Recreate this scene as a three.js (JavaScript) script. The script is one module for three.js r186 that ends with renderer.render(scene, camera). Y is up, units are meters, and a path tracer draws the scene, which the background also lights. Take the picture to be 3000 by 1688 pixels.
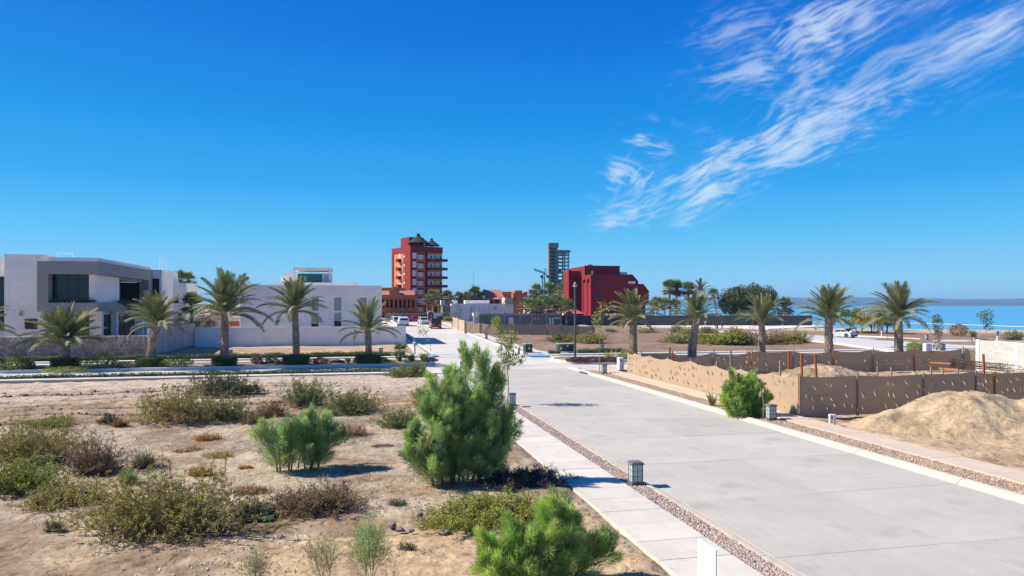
import * as THREE from 'three';
import { mergeGeometries } from 'three/addons/utils/BufferGeometryUtils.js';
import { RoundedBoxGeometry } from 'three/addons/geometries/RoundedBoxGeometry.js';
import { MarchingCubes } from 'three/addons/objects/MarchingCubes.js';

// World: metres, y up, x along the boulevard (right), -z along the street (away). F below means distance along the street, z = -F.
const scene = new THREE.Scene();
const EXPOSURE = 1.65;
const renderer = new THREE.WebGLRenderer({ antialias: true });
renderer.toneMapping = THREE.LinearToneMapping;
renderer.toneMappingExposure = EXPOSURE;
renderer.shadowMap.enabled = true;

const camera = new THREE.PerspectiveCamera(43.79, 3000 / 1688, 0.1, 30000);
camera.position.set(0, 5.5, 0);
camera.rotation.y = -Math.atan(460 / 2100);
camera.setViewOffset(3000, 1688, 0, -50, 3000, 1688);

const SUN = new THREE.Vector3(-1.042, 1, -0.617).normalize();
const sun = new THREE.DirectionalLight(new THREE.Color(1, 0.90, 0.76), 4.8);
sun.position.copy(SUN).multiplyScalar(300);
sun.target.position.set(10, 0, -60);
sun.castShadow = true;
sun.shadow.mapSize.set(4096, 4096);
Object.assign(sun.shadow.camera, { left: -150, right: 150, top: 150, bottom: -150, near: 1, far: 900 });
scene.add(sun, sun.target);

// ---------- noise ----------
function rng(seed) { let a = seed >>> 0; return () => { a = (a + 0x6D2B79F5) | 0; let t = Math.imul(a ^ (a >>> 15), 1 | a); t = (t + Math.imul(t ^ (t >>> 7), 61 | t)) ^ t; return ((t ^ (t >>> 14)) >>> 0) / 4294967296; }; }
function h2(x, y, s) { let n = Math.imul(x, 374761393) + Math.imul(y, 668265263) + Math.imul(s, 2147483647 ^ 0x5bd1e995); n = Math.imul(n ^ (n >>> 13), 1274126177); return ((n ^ (n >>> 16)) >>> 0) / 4294967296; }
function vnoise(x, y, s = 0, p = 0) {
  let xi = Math.floor(x), yi = Math.floor(y); const fx = x - xi, fy = y - yi;
  const u = fx * fx * (3 - 2 * fx), v = fy * fy * (3 - 2 * fy);
  let x1 = xi + 1, y1 = yi + 1;
  if (p) { xi = ((xi % p) + p) % p; yi = ((yi % p) + p) % p; x1 = ((x1 % p) + p) % p; y1 = ((y1 % p) + p) % p; }
  const a = h2(xi, yi, s), b = h2(x1, yi, s), c = h2(xi, y1, s), d = h2(x1, y1, s);
  return a + (b - a) * u + (c - a + (a - b - c + d) * u) * v;
}
function fbm(x, y, o = 4, s = 0, p = 0) { let r = 0, a = 0.5, t = 0; for (let i = 0; i < o; i++) { r += a * vnoise(x, y, s + i, p); t += a; a *= 0.5; x *= 2; y *= 2; p *= 2; } return r / t; }
const sstep = (a, b, x) => { const t = Math.min(1, Math.max(0, (x - a) / (b - a))); return t * t * (3 - 2 * t); };
const mix = (a, b, t) => a + (b - a) * t;
const clamp = (x, a = 0, b = 1) => Math.min(b, Math.max(a, x));

// ---------- sky: clear air and a band of cirrus ----------
{
  const W = 4096, H = 2048, data = new Float32Array(W * H * 4);
  const lin = (c) => c.map((v) => { v /= 255; return (v <= 0.04045 ? v / 12.92 : ((v + 0.055) / 1.055) ** 2.4) / EXPOSURE; });
  const stops = [[0, [166, 220, 248]], [2, [146, 213, 250]], [5, [100, 197, 250]], [9, [52, 170, 244]], [14, [22, 146, 233]], [20, [6, 118, 220]], [27, [5, 100, 206]], [45, [9, 84, 182]], [90, [8, 72, 160]]].map(([e, c]) => [e, lin(c)]);
  const air = (e) => { let i = 0; while (i < stops.length - 2 && stops[i + 1][0] < e) i++; const [e0, a] = stops[i], [e1, b] = stops[i + 1], t = clamp((e - e0) / (e1 - e0)); return [0, 1, 2].map((k) => mix(a[k], b[k], t)); };
  // cirrus wisps: azimuth and elevation in degrees, half length, half width, slope, strength
  const wisps = [];
  const yaw = Math.atan(460 / 2100);
  const wisp = (az, el, len, wid, tilt, amp) => wisps.push([az + yaw * 180 / Math.PI, el, len, wid, tilt, amp]);
  wisp(24.0, 19.4, 4.2, 1.15, 26, 1.25); wisp(26.8, 20.2, 2.6, 0.7, 20, 0.7); wisp(20.5, 12.6, 7.2, 1.35, 22, 1.35); wisp(22.5, 11.4, 4.6, 0.9, 14, 1.0); wisp(25.5, 13.8, 5.0, 0.9, 12, 0.8);
  wisp(14.0, 9.2, 3.4, 1.2, 20, 1.3); wisp(10.5, 10.2, 1.5, 0.8, 58, 1.4); wisp(8.8, 10.4, 1.4, 0.9, -30, 1.2); wisp(11.0, 13.0, 2.4, 0.7, -6, 1.0); wisp(15.6, 8.4, 2.6, 0.6, 8, 1.1);
  wisp(10.0, 7.4, 3.2, 0.9, 12, 1.0); wisp(8.2, 6.6, 2.2, 0.5, 4, 0.8); wisp(18.2, 17.0, 3.4, 0.9, 6, 0.6); wisp(22.5, 16.2, 3.0, 0.9, 28, 0.55); wisp(17.4, 20.0, 3.6, 1.0, 4, 0.42);
  wisp(28.5, 15.8, 7.5, 1.6, 20, 0.38); wisp(33.0, 17.0, 7.0, 1.4, 18, 0.36); wisp(34.0, 18.0, 3.6, 0.55, 18, 1.0); wisp(36.0, 21.2, 4.4, 0.9, 18, 0.9); wisp(30.5, 21.2, 4.0, 1.2, 24, 0.3);
  wisp(42.0, 22.0, 8.0, 1.8, 20, 0.6); wisp(50.0, 25.0, 9.0, 2.4, 18, 0.6); wisp(60.0, 30.0, 10.0, 2.2, 22, 0.7); wisp(26.0, 30.0, 8.0, 1.6, 15, 0.5); wisp(40.0, 38.0, 12.0, 2.4, 18, 0.6);
  wisp(-100.0, 34.0, 12.0, 2.4, 18, 0.6); wisp(130.0, 28.0, 12.0, 2.4, 15, 0.7); wisp(170.0, 24.0, 10.0, 2.0, -12, 0.6); wisp(-150.0, 40.0, 12.0, 2.5, 20, 0.5);
  for (let j = H / 2 - 2; j < H; j++) {
    const el = ((j + 0.5) / H - 0.5) * 180, here = wisps.filter((w) => Math.abs(el - w[1]) < w[2] * 1.9), base = air(Math.max(0, el)), ce = Math.cos(el * Math.PI / 180), se = Math.sin(el * Math.PI / 180);
    for (let i = 0; i < W; i++) {
      const ang = ((i + 0.5) / W - 0.5) * 2 * Math.PI, x = Math.cos(ang) * ce, z = Math.sin(ang) * ce;
      const cs = x * SUN.x + se * SUN.y + z * SUN.z;
      const glow = cs <= 0 ? 0 : 0.30 * Math.max(0, cs) ** 3 + 0.5 * Math.max(0, cs) ** 24;
      let r = base[0] + glow * 0.03, g = base[1] + glow * 0.12, b = base[2] + glow * 0.12;
      const az = Math.atan2(x, -z) * 180 / Math.PI;
      let dens = 0, wn = -1, wx = 0, wy = 0;
      for (const w of here) {
        let da = az - w[0]; if (da > 180) da -= 360; else if (da < -180) da += 360;
        const de = el - w[1], reach = w[2] * 1.9;
        if (Math.abs(da) > reach / 0.9 || Math.abs(de) > reach) continue;
        if (wn < 0) { wn = 1; wx = (fbm(az * 0.16 + 9, el * 0.2, 4, 31) - 0.5) * 5; wy = (fbm(az * 0.16 - 40, el * 0.24, 4, 57) - 0.5) * 3.4; }
        const t = w[4] * Math.PI / 180, A = da * ce + wx * 0.6, B = de + wy * 0.6;
        let u = A * Math.cos(t) + B * Math.sin(t), v = -A * Math.sin(t) + B * Math.cos(t);
        v += 0.035 * u * u / w[2];
        const m = Math.exp(-((u / w[2]) ** 2) * 1.5 - ((v / (w[3] * 1.75)) ** 2) * 1.3);
        if (m < 0.01) continue;
        const st = fbm(u * 0.42 + w[0], v * 1.5 + wx * 0.25, 6, 91), fine = fbm(u * 1.0 + 50 + wy * 0.6, v * 7.5 + wx * 0.9, 6, 13);
        const streak = sstep(0.445, 0.84, st * 0.52 + fine * 0.48 + (m - 0.5) * 0.26);
        dens += w[5] * Math.sqrt(m) * streak * 1.25;
      }
      dens = (1 - Math.exp(-dens * 0.95)) * 0.88;
      const o = (j * W + i) * 4;
      data[o] = mix(r, 0.80 / EXPOSURE, dens); data[o + 1] = mix(g, 0.90 / EXPOSURE, dens); data[o + 2] = mix(b, 1.0 / EXPOSURE, dens); data[o + 3] = 1;
    }
  }
  const low = air(0);
  for (let o = 0; o < (H / 2 - 2) * W * 4; o += 4) { data[o] = low[0]; data[o + 1] = low[1]; data[o + 2] = low[2]; data[o + 3] = 1; }
  const sky = new THREE.DataTexture(data, W, H, THREE.RGBAFormat, THREE.FloatType);
  sky.mapping = THREE.EquirectangularReflectionMapping; sky.magFilter = sky.minFilter = THREE.LinearFilter; sky.needsUpdate = true;
  scene.background = sky; scene.environment = sky;
}
scene.fog = new THREE.FogExp2(new THREE.Color(0.34, 0.64, 1.0), 0.00011);

// ---------- naming ----------
const taken = new Map();
function numbered(n) { const k = taken.get(n) ?? 0; taken.set(n, k + 1); return k ? `${n}_${String(k).padStart(3, '0')}` : n; }
function describe(o, label, category, group, kind) { o.userData.label = label; o.userData.category = category; if (group) o.userData.group = group; if (kind) o.userData.kind = kind; return o; }
function thing(name, label, category, x = 0, F = 0, y = 0, turn = 0, group) {
  const o = new THREE.Group(); o.name = numbered(name); o.position.set(x, y, -F); o.rotation.y = turn; scene.add(o); return describe(o, label, category, group);
}
function structure(name) { const o = new THREE.Group(); o.name = numbered(name); o.userData.kind = 'structure'; scene.add(o); return o; }
function part(name, geo, mat, parent, kind) { const m = new THREE.Mesh(geo, mat); m.name = name; m.castShadow = m.receiveShadow = true; if (kind) m.userData.kind = kind; parent.add(m); return m; }
function copyOf(root, label, x, F, y = 0, turn = 0, s = 1) {
  const c = root.clone(); c.name = numbered(root.name.replace(/_\d{3}$/, '')); c.userData = { ...root.userData, label }; scene.add(c);
  c.position.set(x, y, -F); c.rotation.y = turn; if (Array.isArray(s)) c.scale.set(...s); else c.scale.setScalar(s); return c;
}

// ---------- geometry ----------
const V = (x, y, z) => new THREE.Vector3(x, y, z);
function box(w, h, d, x = 0, y = 0, z = 0) { const g = new THREE.BoxGeometry(w, h, d); g.translate(x, y, z); return boxUV(g); }
function boxUV(g) {   // uv in metres on every face
  g = g.index ? g.toNonIndexed() : g; const p = g.attributes.position, n = g.attributes.normal, uv = new Float32Array(p.count * 2);
  for (let i = 0; i < p.count; i++) {
    const ax = Math.abs(n.getX(i)), ay = Math.abs(n.getY(i)), az = Math.abs(n.getZ(i));
    const [a, b] = ay >= ax && ay >= az ? [p.getX(i), p.getZ(i)] : ax > az ? [p.getZ(i), p.getY(i)] : [p.getX(i), p.getY(i)];
    uv[2 * i] = a; uv[2 * i + 1] = b;
  }
  g.setAttribute('uv', new THREE.BufferAttribute(uv, 2)); return g;
}
// box from ranges, in street coordinates
const span = (x0, x1, y0, y1, F0, F1) => box(x1 - x0, y1 - y0, F1 - F0, (x0 + x1) / 2, (y0 + y1) / 2, -(F0 + F1) / 2);
function merge(list) { return mergeGeometries(list.map((g) => { g = g.index ? g.toNonIndexed() : g; const o = new THREE.BufferGeometry(); o.setAttribute('position', g.attributes.position); o.setAttribute('normal', g.attributes.normal); o.setAttribute('uv', g.attributes.uv ?? new THREE.BufferAttribute(new Float32Array(g.attributes.position.count * 2), 2)); return o; })); }
function rectShape(a0, a1, b0, b1, holes = []) {
  const s = new THREE.Shape([[a0, b0], [a1, b0], [a1, b1], [a0, b1]].map((p) => new THREE.Vector2(...p)));
  for (const [c0, c1, d0, d1, arch] of holes) {
    const h = new THREE.Path();
    if (arch) { const r = (c1 - c0) / 2; h.moveTo(c0, d0); h.lineTo(c0, d1 - r * arch); h.absellipse((c0 + c1) / 2, d1 - r * arch, r, r * arch, Math.PI, 0, true); h.lineTo(c1, d0); h.closePath(); }
    else { h.moveTo(c0, d0); h.lineTo(c0, d1); h.lineTo(c1, d1); h.lineTo(c1, d0); h.closePath(); }
    s.holes.push(h);
  }
  return s;
}
const extrude = (s, depth, seg = 8) => new THREE.ExtrudeGeometry(s, { depth, bevelEnabled: false, curveSegments: seg });
// wall facing the camera at distance F with openings; wall running away at x with openings
function wallFront(x0, x1, y0, y1, F, t, holes = []) { const g = extrude(rectShape(x0, x1, y0, y1, holes), t); g.translate(0, 0, -(F + t)); return g; }
function wallSide(F0, F1, y0, y1, X, t, holes = []) { const g = extrude(rectShape(F0, F1, y0, y1, holes), t); g.applyMatrix4(new THREE.Matrix4().makeBasis(V(0, 0, -1), V(0, 1, 0), V(1, 0, 0))); g.translate(X, 0, 0); return g; }
function slabShape(points, y0, y1) {   // flat plate over [x, F] corners
  const s = new THREE.Shape(points.map(([x, F]) => new THREE.Vector2(x, F))), g = extrude(s, y1 - y0, 12);
  g.rotateX(-Math.PI / 2); g.translate(0, y0, 0); return boxUV(g);
}
function tube(points, r0, r1, sides = 6, seg = 0) {
  const c = new THREE.CatmullRomCurve3(points), n = seg || Math.max(2, (points.length - 1) * 3), g = new THREE.TubeGeometry(c, n, 1, sides, false), p = g.attributes.position;
  const q = V();
  for (let i = 0; i <= n; i++) { c.getPointAt(i / n, q); const r = mix(r0, r1, i / n); for (let j = 0; j <= sides; j++) { const k = i * (sides + 1) + j; p.setXYZ(k, q.x + (p.getX(k) - q.x) * r, q.y + (p.getY(k) - q.y) * r, q.z + (p.getZ(k) - q.z) * r); } }
  return g;
}
function bar(a, b, r, sides = 5) { const d = b.clone().sub(a), g = new THREE.CylinderGeometry(r, r, d.length(), sides); g.applyQuaternion(new THREE.Quaternion().setFromUnitVectors(V(0, 1, 0), d.normalize())); g.translate((a.x + b.x) / 2, (a.y + b.y) / 2, (a.z + b.z) / 2); return g; }
// loose triangles with a colour each
class Leaves {
  constructor() { this.p = []; this.c = []; }
  tri(a, b, c, col) { this.p.push(a.x, a.y, a.z, b.x, b.y, b.z, c.x, c.y, c.z); for (let i = 0; i < 3; i++) this.c.push(col[0], col[1], col[2]); }
  quad(a, b, c, d, col) { this.tri(a, b, c, col); this.tri(a, c, d, col); }
  // a pointed leaf from a along dir
  leaf(a, dir, len, wid, side, col) { const m = a.clone().addScaledVector(dir, len * 0.45), t = a.clone().addScaledVector(dir, len); this.quad(a, m.clone().addScaledVector(side, wid / 2), t, m.clone().addScaledVector(side, -wid / 2), col); }
  twig(a, b, r, col) { const d = b.clone().sub(a).normalize(), s = V(d.y, -d.x, d.z * 0.3 + 0.01).cross(d).normalize(), u = s.clone().cross(d); const A = [s, s.clone().multiplyScalar(-0.5).addScaledVector(u, 0.87), s.clone().multiplyScalar(-0.5).addScaledVector(u, -0.87)]; for (let i = 0; i < 3; i++) { const p = A[i], q = A[(i + 1) % 3]; this.quad(a.clone().addScaledVector(p, r), a.clone().addScaledVector(q, r), b.clone().addScaledVector(q, r * 0.6), b.clone().addScaledVector(p, r * 0.6), col); } }
  geometry() { const g = new THREE.BufferGeometry(); g.setAttribute('position', new THREE.Float32BufferAttribute(this.p, 3)); g.setAttribute('color', new THREE.Float32BufferAttribute(this.c, 3)); g.computeVertexNormals(); return g; }
}
function randDir(R, up = 0) { const z = R() * 2 - 1, a = R() * Math.PI * 2, s = Math.sqrt(1 - z * z); return V(s * Math.cos(a), z + up, s * Math.sin(a)).normalize(); }
const tint = (c, R, k = 0.25, warm = 0.12) => { const l = 1 + (R() - 0.5) * 2 * k, w = (R() - 0.5) * 2 * warm; return [c[0] * l * (1 + w), c[1] * l, c[2] * l * (1 - w)]; };

// ---------- textures and materials ----------
function tex(size, fn, srgb = true) {
  const d = new Uint8Array(size * size * 4);
  for (let j = 0; j < size; j++) for (let i = 0; i < size; i++) { const c = fn(i / size, j / size), o = (j * size + i) * 4; for (let k = 0; k < 3; k++) { let v = Array.isArray(c) ? c[k] : c; v = clamp(v); if (srgb) v = v <= 0.0031308 ? v * 12.92 : 1.055 * v ** (1 / 2.4) - 0.055; d[o + k] = v * 255; } d[o + 3] = 255; }
  const t = new THREE.DataTexture(d, size, size); t.wrapS = t.wrapT = THREE.RepeatWrapping; t.magFilter = THREE.LinearFilter; t.minFilter = THREE.LinearMipmapLinearFilter; t.generateMipmaps = true; if (srgb) t.colorSpace = THREE.SRGBColorSpace; t.needsUpdate = true; return t;
}
const scaled = (t, per) => { const c = t.clone(); c.repeat.set(1 / per, 1 / per); c.needsUpdate = true; return c; };
const rgb = (r, g, b) => new THREE.Color().setRGB(r, g, b);
const std = (r, g, b, rough = 0.9, extra = {}) => new THREE.MeshStandardMaterial({ color: rgb(r, g, b), roughness: rough, metalness: 0, ...extra });
// neutral surface maps (about 1 on average, so that the material colour stays the base colour)
const stuccoMap = tex(512, (u, v) => 0.86 + 0.16 * (fbm(u * 6, v * 6, 4, 3, 6) - 0.5) + 0.14 * (fbm(u * 64, v * 64, 2, 5, 64) - 0.5));
const concreteMap = tex(1024, (u, v) => {
  const big = fbm(u * 4, v * 4, 5, 11, 4), st = fbm(u * 9 + 3, v * 9, 4, 17, 9), fine = fbm(u * 150, v * 150, 2, 23, 150), drag = fbm(u * 60, v * 6, 3, 29, 6);
  let k = 0.84 + 0.28 * (big - 0.5) + 0.1 * (fine - 0.5) + 0.06 * (drag - 0.5); k -= 0.08 * sstep(0.6, 0.8, st);
  return [k * 1.0, k * 0.99, k * 0.965];
});
const concreteBump = tex(512, (u, v) => fbm(u * 120, v * 120, 3, 41, 120), false);
const soilMap = tex(1024, (u, v) => {
  const a = fbm(u * 14, v * 14, 5, 51, 14), b = fbm(u * 120, v * 120, 3, 57, 120), c = vnoise(u * 260, v * 260, 61, 260), d = fbm(u * 40, v * 40, 3, 67, 40);
  let k = 0.8 + 0.5 * (a - 0.5) + 0.42 * (b - 0.5); if (c > 0.86) k *= 0.66; if (c < 0.1) k *= 1.22; k -= 0.22 * sstep(0.58, 0.72, d);
  const warm = 0.08 * (d - 0.5); return [k * (1 + warm), k, k * (1 - warm)];
});
const soilBump = tex(1024, (u, v) => { const a = fbm(u * 12, v * 12, 6, 71, 12), pit = sstep(0.62, 0.74, fbm(u * 17 + 5, v * 17, 2, 73, 17)); return a * 0.75 + 0.25 - 0.16 * pit; }, false);
const barkMap = tex(256, (u, v) => 0.7 + 0.7 * (fbm(u * 8, v * 30, 4, 81, 0) - 0.4));
const M = {
  slabs: [[0.515, 0.495, 0.455], [0.495, 0.477, 0.44], [0.535, 0.515, 0.475]].map((c) => std(...c, 0.85, { map: scaled(concreteMap, 7.3), bumpMap: scaled(concreteBump, 2.1), bumpScale: 0.004 })),
  walks: [[0.67, 0.64, 0.58], [0.63, 0.605, 0.55], [0.70, 0.67, 0.61]].map((c) => std(...c, 0.88, { map: scaled(concreteMap, 4.1), bumpMap: scaled(concreteBump, 1.7), bumpScale: 0.004 })),
  pinkWalk: std(0.66, 0.55, 0.44, 0.9, { map: scaled(concreteMap, 4.7), bumpMap: scaled(concreteBump, 1.7), bumpScale: 0.004 }),
  kerb: std(0.68, 0.60, 0.49, 0.85, { map: scaled(concreteMap, 3.1), bumpMap: scaled(concreteBump, 1.3), bumpScale: 0.005 }),
  whiteKerb: std(0.82, 0.79, 0.74, 0.85, { map: scaled(concreteMap, 3.7) }),
  road: std(0.64, 0.615, 0.57, 0.85, { map: scaled(concreteMap, 9.1), vertexColors: true }),
  white: std(0.97, 0.92, 0.85, 0.9, { map: scaled(stuccoMap, 5) }),
  cream: std(0.84, 0.79, 0.71, 0.9, { map: scaled(stuccoMap, 5) }),
  grey: std(0.33, 0.32, 0.305, 0.85, { map: scaled(stuccoMap, 5) }),
  greyWall: std(0.46, 0.45, 0.44, 0.9, { map: scaled(concreteMap, 5) }),
  block: std(0.25, 0.25, 0.25, 0.95, { map: scaled(concreteMap, 3) }),
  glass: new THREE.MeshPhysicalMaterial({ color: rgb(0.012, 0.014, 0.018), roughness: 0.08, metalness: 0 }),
  greenGlass: new THREE.MeshPhysicalMaterial({ color: rgb(0.01, 0.12, 0.11), roughness: 0.1, metalness: 0 }),
  blind: std(0.32, 0.33, 0.30, 0.35),
  paleGlass: new THREE.MeshPhysicalMaterial({ color: rgb(0.36, 0.44, 0.44), roughness: 0.12 }),
  dark: std(0.02, 0.02, 0.022, 0.7),
  black: std(0.03, 0.03, 0.033, 0.6),
  steel: std(0.10, 0.105, 0.11, 0.45, { metalness: 0.4 }),
  whitePaint: std(0.82, 0.82, 0.82, 0.5),
  rust: std(0.34, 0.09, 0.035, 0.85, { map: scaled(stuccoMap, 0.6) }),
  greyWood: std(0.30, 0.26, 0.23, 0.9, { map: scaled(barkMap, 0.8) }),
  plank: std(0.55, 0.23, 0.06, 0.8, { map: scaled(barkMap, 1.2) }),
  red: std(0.25, 0.008, 0.018, 0.85, { map: scaled(stuccoMap, 6) }),
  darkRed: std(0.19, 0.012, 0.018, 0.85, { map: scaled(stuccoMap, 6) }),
  orange: std(0.62, 0.22, 0.075, 0.88, { map: scaled(stuccoMap, 6) }),
  terracotta: std(0.48, 0.16, 0.08, 0.88, { map: scaled(stuccoMap, 6) }),
  tile: std(0.50, 0.20, 0.13, 0.85, { map: scaled(stuccoMap, 2) }),
  thatch: std(0.05, 0.04, 0.034, 1, { map: scaled(barkMap, 3) }),
  rawConcrete: std(0.24, 0.20, 0.15, 0.95, { map: scaled(concreteMap, 8) }),
  trunk: std(0.33, 0.25, 0.185, 1, { map: scaled(barkMap, 0.7) }),
  bark: std(0.17, 0.13, 0.10, 1, { map: scaled(barkMap, 0.5) }),
  paleBark: std(0.36, 0.29, 0.22, 1, { map: scaled(barkMap, 0.4) }),
  leaf: new THREE.MeshPhysicalMaterial({ color: 0xffffff, vertexColors: true, roughness: 0.85, transmission: 0.3, thickness: 0, side: THREE.DoubleSide }),
  feather: new THREE.MeshPhysicalMaterial({ color: 0xffffff, vertexColors: true, roughness: 0.9, transmission: 0.5, thickness: 0, side: THREE.DoubleSide }),
  frond: new THREE.MeshPhysicalMaterial({ color: 0xffffff, vertexColors: true, roughness: 0.75, transmission: 0.3, thickness: 0, side: THREE.DoubleSide }),
  rock: std(0.20, 0.17, 0.15, 0.95, { map: scaled(stuccoMap, 1) }),
  sand: std(0.48, 0.37, 0.235, 1, { map: scaled(soilMap, 9), bumpMap: scaled(soilBump, 3), bumpScale: 0.06, vertexColors: true }),
  blue: std(0.10, 0.38, 0.72, 0.8, { map: scaled(concreteMap, 3) }),
};

// ================= ground, sea, hills =================
const coast = [[-9000, 400], [-40, 380], [40, 300], [75, 225], [100, 178], [150, 150], [230, 128], [600, 20], [1500, -400]];   // x, F of the waterline, land is nearer
function coastF(x) { for (let i = 1; i < coast.length; i++) if (x < coast[i][0]) { const [a, b] = coast[i - 1], [c, d] = coast[i]; return mix(b, d, (x - a) / (c - a)); } return -400; }
const seaside = (x) => (x < -60 ? 9000 : x < 20 ? mix(9000, 420, (x + 60) / 80) : coastF(x));
function paved(x, F) {   // 1 well inside the paved strips
  const strip = (v, a, b) => Math.min(sstep(a - 0.1, a + 0.5, v), 1 - sstep(b - 0.5, b + 0.1, v));
  return Math.max(strip(x, 6.2, 21.2) * (1 - sstep(178, 184, F)), strip(F, 57.5, 78.2));
}
const rise = (x, F) => 1.7 * clamp((F - 100) / 115) * (1 - sstep(22, 45, x));   // the street climbs gently beyond the crossing
function climb(g) { const p = g.attributes.position; for (let i = 0; i < p.count; i++) p.setY(i, p.getY(i) + rise(p.getX(i), -p.getZ(i))); g.computeVertexNormals(); return g; }
const ruts = [[36.6, 0.02], [39.0, 0.03], [41.3, 0.045], [43.4, 0.06], [45.8, 0.075], [48.6, 0.10], [50.4, 0.11]];
const rutLine = ([f0, k], x) => f0 + k * (x + 20) - 0.004 * (x + 12) ** 2 + (fbm(x * 0.5, f0, 2, 5) - 0.5) * 0.5;
function rut(x, F) { if (x > 4 || F < 33 || F > 57) return 0; let r = 0; for (const t of ruts) { const c = rutLine(t, x); const q = (F - c) / 0.42; if (Math.abs(q) < 3) r = Math.max(r, Math.exp(-q * q)); } return r * sstep(-60, -46, x) * (1 - sstep(-6, 3, x)); }
function groundY(x, F) {
  let y = 0.03 + (fbm(x * 0.13, F * 0.13, 3, 201) - 0.5) * 0.34 + (fbm(x * 0.9, F * 0.9, 3, 207) - 0.5) * 0.16 * (1 - sstep(60, 80, F));
  if (F < 62) y += (fbm(x * 2.3, F * 2.3, 2, 211) - 0.5) * 0.07;
  y -= 0.2 * rut(x, F) - 0.1 * rut(x, F + 0.8);
  if (x > 21 && x < 51 && F > 20 && F < 52) y += (fbm(x * 0.5, F * 0.5, 3, 219) - 0.5) * 0.25;
  const p = paved(x, F); y = mix(y, -0.25, p);
  if (F > 78 && x > 9 && x < 21) y = Math.min(y, -0.25 * (1 - sstep(178, 184, F)));
  y += rise(x, F);
  const c = seaside(x) - F; if (c < 26) y = mix(y, -4, sstep(26, -40, c));
  return y;
}
function groundColor(x, F) {
  const n1 = fbm(x * 0.11 + 7, F * 0.16, 4, 301), n2 = fbm(x * 0.5, F * 0.7 + 9, 4, 307), n3 = fbm(x * 1.7, F * 1.7, 3, 311);
  const tan = [0.54, 0.39, 0.235], pale = [0.46, 0.37, 0.255], brown = [0.29, 0.19, 0.11], dirt = [0.27, 0.17, 0.11], sandy = [0.54, 0.40, 0.24], beach = [0.62, 0.49, 0.35];
  const lerp = (a, b, t) => a.map((v, k) => mix(v, b[k], t));
  let c = tan;
  if (F < 57.6 && x < 8) {
    c = lerp(c, pale, sstep(0.40, 0.6, n1 * 0.5 + n2 * 0.2 + 0.3 * sstep(16, 22, F) * (1 - sstep(33, 40, F)) + 0.05));
    c = lerp(c, brown, sstep(0.53, 0.66, n2 * 0.6 + n3 * 0.2 + n1 * 0.25 + 0.09 * sstep(34, 38, F) * (1 - sstep(50, 54, F)) + 0.05 * (1 - sstep(13, 20, F))) * 0.85);
    { const [bx, bF] = [-14.76, 39.73], q = Math.hypot((x - bx) / 14, (F - bF - 0.1 * (x - bx)) / 3.0); c = lerp(c, [0.41, 0.29, 0.185], 0.7 * (1 - sstep(0.6, 1.05, q + (n2 - 0.5) * 1.5 + (n3 - 0.5) * 0.5))); }
    // damp soil turned up by tyres
    const r = Math.max(rut(x, F + 0.15), 0.8 * rut(x, F - 0.3)) * sstep(0.28, 0.5, n2 * 0.6 + n3 * 0.4); c = lerp(c, [0.13, 0.08, 0.048], r);
    c = lerp(c, [0.58, 0.46, 0.355], sstep(43, 47, F + (n2 - 0.5) * 6) * 0.85 * (1 - r));
  } else if (x > 20 && x < 51.5 && F < 52) c = lerp(sandy, [0.45, 0.30, 0.18], sstep(0.5, 0.66, n2 * 0.6 + n1 * 0.3 + n3 * 0.1) * (F < 31 ? 0.9 : 0.45));
  else if (F > 77 && x < 9) c = lerp([0.60, 0.43, 0.27], dirt, sstep(0.45, 0.6, n1 * 0.6 + n2 * 0.4) * (F < 84 ? 0.7 : 0.45));
  else c = lerp(dirt, [0.35, 0.235, 0.155], sstep(0.42, 0.62, n1 * 0.5 + n2 * 0.5));
  const s = seaside(x) - F; if (x > 40 && s < 60) c = lerp(beach, c, sstep(44, 58, s + (n2 - 0.5) * 10));
  return c;
}
{
  const line = (list) => { const o = []; for (const [a, b, st] of list) for (let v = a; v < b - 1e-6; v += st) o.push(v); return o; };
  const xs = [-9000, -4000, -1500, -700, -350, -200, -140, ...line([[-110, -46, 4], [-46, 8.2, 0.36], [8.2, 60, 0.6], [60, 120, 2.5], [120, 320, 10]]), 400, 600, 1000, 1500];
  const Fs = [-400, -100, -20, 0, 4, ...line([[6, 58, 0.24], [58, 80, 1], [80, 130, 1.2], [130, 240, 2.5], [240, 420, 15]]), 460, 600, 1000, 2000, 4000, 9000];
  const g = new THREE.BufferGeometry(), P = [], C = [], U = [], I = [];
  for (const F of Fs) for (const x of xs) { P.push(x, groundY(x, F), -F); C.push(...groundColor(x, F)); U.push(x, F); }
  for (let j = 0; j < Fs.length - 1; j++) for (let i = 0; i < xs.length - 1; i++) { const a = j * xs.length + i, b = a + 1, c = a + xs.length, d = c + 1; I.push(a, b, c, b, d, c); }
  g.setAttribute('position', new THREE.Float32BufferAttribute(P, 3)); g.setAttribute('color', new THREE.Float32BufferAttribute(C, 3)); g.setAttribute('uv', new THREE.Float32BufferAttribute(U, 2)); g.setIndex(I); g.computeVertexNormals();
  const m = part('ground', g, std(1, 1, 1, 1, { vertexColors: true, map: scaled(soilMap, 13.7), bumpMap: scaled(soilBump, 4.3), bumpScale: 0.11 }), scene, 'structure');
  m.userData.label = 'sandy vacant ground with ruts and bare soil';
}
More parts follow.
